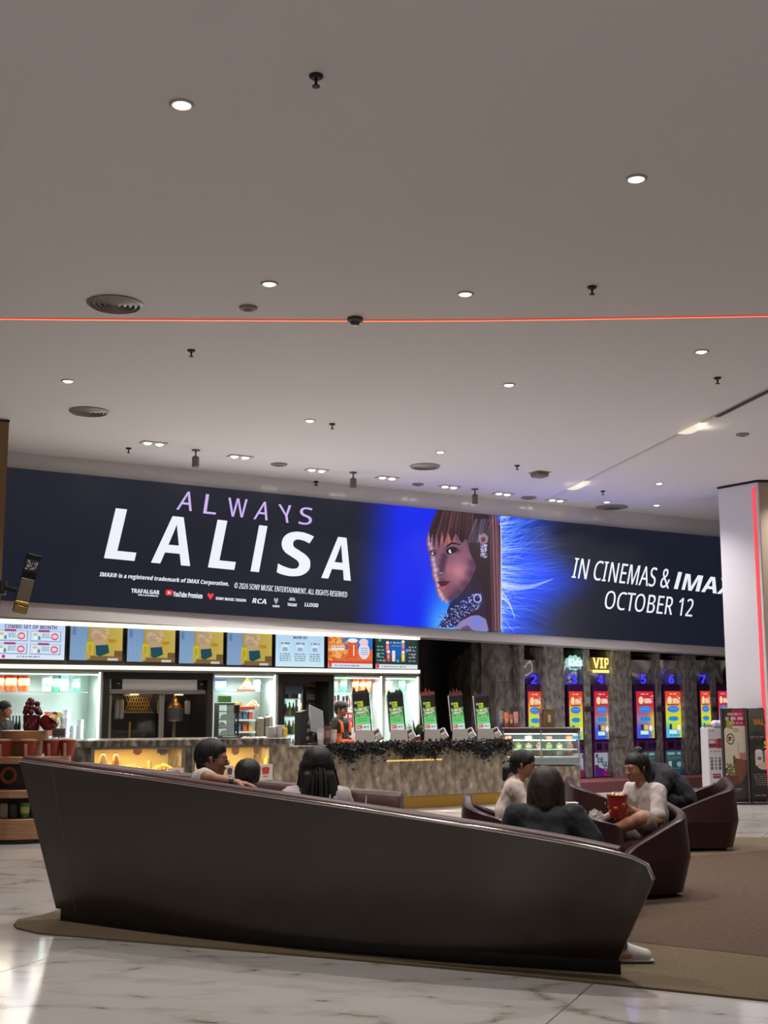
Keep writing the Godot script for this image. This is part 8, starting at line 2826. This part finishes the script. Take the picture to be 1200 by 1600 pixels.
	var girl := person("girl in a white cardigan with a low ponytail, in profile on a tub chair", Vector3(1.07, 0.0, -10.95), deg_to_rad(86), 0.93, j, {skin = rgb(158, 112, 90), hair = rgb(17, 14, 14), shirt = rgb(196, 180, 172), pants = rgb(38, 32, 32), shoe = rgb(60, 56, 56), sleeve = 1.9, leg = 1.9, loose = 0.015, shirt_name = "cardigan",
		hair_caps = [[0, 0.05, -0.035, 0, 0.062, 0.015, 0.093, 0.085], [0, 0.0, -0.055, 0, -0.03, -0.055, 0.076, 0.06], [-0.068, 0.04, 0.01, -0.07, 0.0, -0.01, 0.028, 0.022], [0.068, 0.04, 0.01, 0.07, 0.0, -0.01, 0.028, 0.022], [0, -0.03, -0.1, 0, -0.05, -0.15, 0.028, 0.032], [0, -0.05, -0.15, 0, -0.14, -0.165, 0.038, 0.02]]})
	st = S()
	tube(st, [Vector3(0.0, 0.87, 0.19), Vector3(0.0, 0.77, 0.185), Vector3(0, 0.66, 0.12)], 0.007, 6)
	part(girl, "cardigan_placket", st, mat("placket_dark", rgb(120, 96, 84), 0.7))
	# the one in the white tee with a popcorn tub
	j = seated()
	j.merge({pel = Vector3(0, 0.53, -0.1), wai = Vector3(0, 0.66, -0.12), che = Vector3(0, 0.83, -0.08), nec = Vector3(0, 0.96, -0.04), hed = Vector3(0.0, 1.085, 0.03), look = Vector3(-0.12, -0.14, 1), sL = Vector3(0.175, 0.895, -0.06), sR = Vector3(-0.175, 0.895, -0.06), eL = Vector3(0.26, 0.66, 0.03), eR = Vector3(-0.2, 0.68, 0.06), wL = Vector3(0.15, 0.74, 0.2), wR = Vector3(0.0, 0.71, 0.25), dL = Vector3(-0.7, 0.25, 0.6), dR = Vector3(0.25, 0.3, 0.9), pL = Vector3(-0.5, 0, -0.3), pR = Vector3(0.9, 0, 0.1), curl = 0.75,
		hL = Vector3(0.1, 0.52, -0.08), hR = Vector3(-0.1, 0.52, -0.08), kL = Vector3(0.26, 0.68, 0.24), aL = Vector3(-0.06, 0.52, 0.44), tL = Vector3(-0.2, 0.5, 0.5), kR = Vector3(-0.1, 0.52, 0.36), aR = Vector3(-0.08, 0.1, 0.4), w = 1.05}, true)
	var at := Vector3(2.1, 0.0, -10.39)
	var tp := deg_to_rad(-58.8)
	person("person in white tee shirt and shorts, hair in a bun, holding a popcorn bucket", at, tp, 0.92, j, {skin = rgb(164, 116, 92), hair = rgb(16, 14, 15), shirt = rgb(196, 184, 182), pants = rgb(150, 136, 128), shoe = rgb(90, 86, 86), sleeve = 0.8, leg = 0.86, loose = 0.012, leg_name = "shorts", shirt_name = "tee_shirt",
		hair_caps = [[0, 0.05, -0.035, 0, 0.064, 0.012, 0.094, 0.085], [0, 0.0, -0.055, 0, -0.04, -0.055, 0.078, 0.06], [0, 0.13, -0.03, 0, 0.15, -0.045, 0.042, 0.045], [-0.07, 0.03, 0.0, -0.076, -0.03, -0.02, 0.028, 0.018], [0.07, 0.03, 0.0, 0.076, -0.03, -0.02, 0.028, 0.018], [0.03, -0.04, -0.085, 0.06, -0.13, -0.08, 0.045, 0.03]]})
	var bk := thing("popcorn_bucket", "red printed popcorn bucket held by the person in the white tee shirt", "popcorn bucket", at + Basis(UP, tp) * (Vector3(0.07, 0.68, 0.33) * 0.92), tp)
	st = S()
	lathe(st, [Vector2(0, 0), Vector2(0.06, 0), Vector2(0.062, 0.005), Vector2(0.083, 0.17), Vector2(0.088, 0.172), Vector2(0.088, 0.18), Vector2(0.08, 0.18), Vector2(0.076, 0.15), Vector2(0, 0.15)], 20)
	part(bk, "body", st, mat("bucket_print", rgb(150, 36, 28), 0.45))
	kernels(bk, "popcorn", Vector3(0, 0.15, 0), Vector3(0.07, 0.05, 0.07), 50, 8, mat("popcorn_pale", rgb(236, 224, 180), 0.7), 0.014)
	st = S()
	for k in 9:
		var a := k * TAU / 9
		box(st, Vector3(0, 0.06 + 0.03 * (k % 3), 0.073 + 0.004 * (k % 3)), Vector3(0.03, 0.022, 0.01), 0.003, Transform3D(Basis(UP, a) * Basis(Vector3.RIGHT, 0.12), Vector3.ZERO))
	part(bk, "printed_patches", st, mat("patch_amber", rgb(190, 110, 50), 0.5))
	# the one bent over in a dark hoodie
	j = seated()
	j.merge({wai = Vector3(0, 0.64, 0.06), che = Vector3(0, 0.76, 0.17), nec = Vector3(0, 0.8, 0.27), hed = Vector3(0, 0.79, 0.38), look = Vector3(0, -0.8, 0.75), sL = Vector3(0.17, 0.77, 0.22), sR = Vector3(-0.17, 0.77, 0.22), eL = Vector3(0.24, 0.57, 0.34), eR = Vector3(-0.24, 0.57, 0.34), wL = Vector3(0.07, 0.57, 0.52), wR = Vector3(-0.07, 0.57, 0.52), w = 1.1}, true)
	person("person bent forward in a dark hooded top, behind the popcorn eater", Vector3(3.22, 0.0, -13.66), deg_to_rad(-88), 1.0, j, {skin = rgb(150, 106, 84), hair = rgb(16, 14, 15), shirt = rgb(22, 24, 34), pants = rgb(30, 32, 40), shoe = rgb(50, 48, 50), sleeve = 1.9, leg = 1.9, loose = 0.03, hood = true, shirt_name = "hooded_top", hair_caps = SHORT})
	# the attendants
	j = standing()
	j.merge({look = Vector3(0.2, -0.1, 1)}, true)
	var dp := desk.at(hit(desk, 524, 1110, -1.5).x, 0, -1.35)
	var at1 := person("attendant in a black and orange top and a dark cap behind the order counter", Vector3(dp.x, 0, dp.z), deg_to_rad(60), 0.925, j, {skin = rgb(158, 112, 88), hair = rgb(16, 14, 14), shirt = rgb(30, 27, 28), pants = rgb(28, 28, 32), shoe = rgb(30, 30, 32), sleeve = 0.8, leg = 1.9, hair_caps = SHORT})
	st = S()
	lathe(st, [Vector2(0.1, 0.06), Vector2(0.104, 0.08), Vector2(0.09, 0.125), Vector2(0.05, 0.15), Vector2(0, 0.156)], 18, Vector3(0, 0, -0.015), false)
	box(st, Vector3(0, 0.07, 0.11), Vector3(0.14, 0.01, 0.1), 0.004)
	var cap := part(at1, "cap", st, mat("cap_black", rgb(22, 20, 22), 0.7))
	cap.position = j.hed
	st = S()
	for q in [-1, 1]: tube(st, [j.che + Vector3(q * 0.12, -0.1, 0.115), j.che + Vector3(q * 0.13, 0.06, 0.1), j.che + Vector3(q * 0.14, 0.115, 0.0), j.che + Vector3(q * 0.12, 0.04, -0.11)], 0.03, 8)
	part(at1, "orange_panel", st, mat("panel_orange", rgb(206, 86, 30), 0.7))
	j = standing()
	dp = menu.at(hit(menu, 4, 1110, 0.7).x, 0, 0.75)
	person("attendant in black with short dark hair behind the counter at the left edge", Vector3(dp.x, 0, dp.z), deg_to_rad(80), 0.92, j, {skin = rgb(160, 112, 90), hair = rgb(15, 13, 14), shirt = rgb(24, 23, 25), pants = rgb(28, 28, 32), shoe = rgb(30, 30, 32), sleeve = 0.8, leg = 1.9, hair_caps = SHORT})
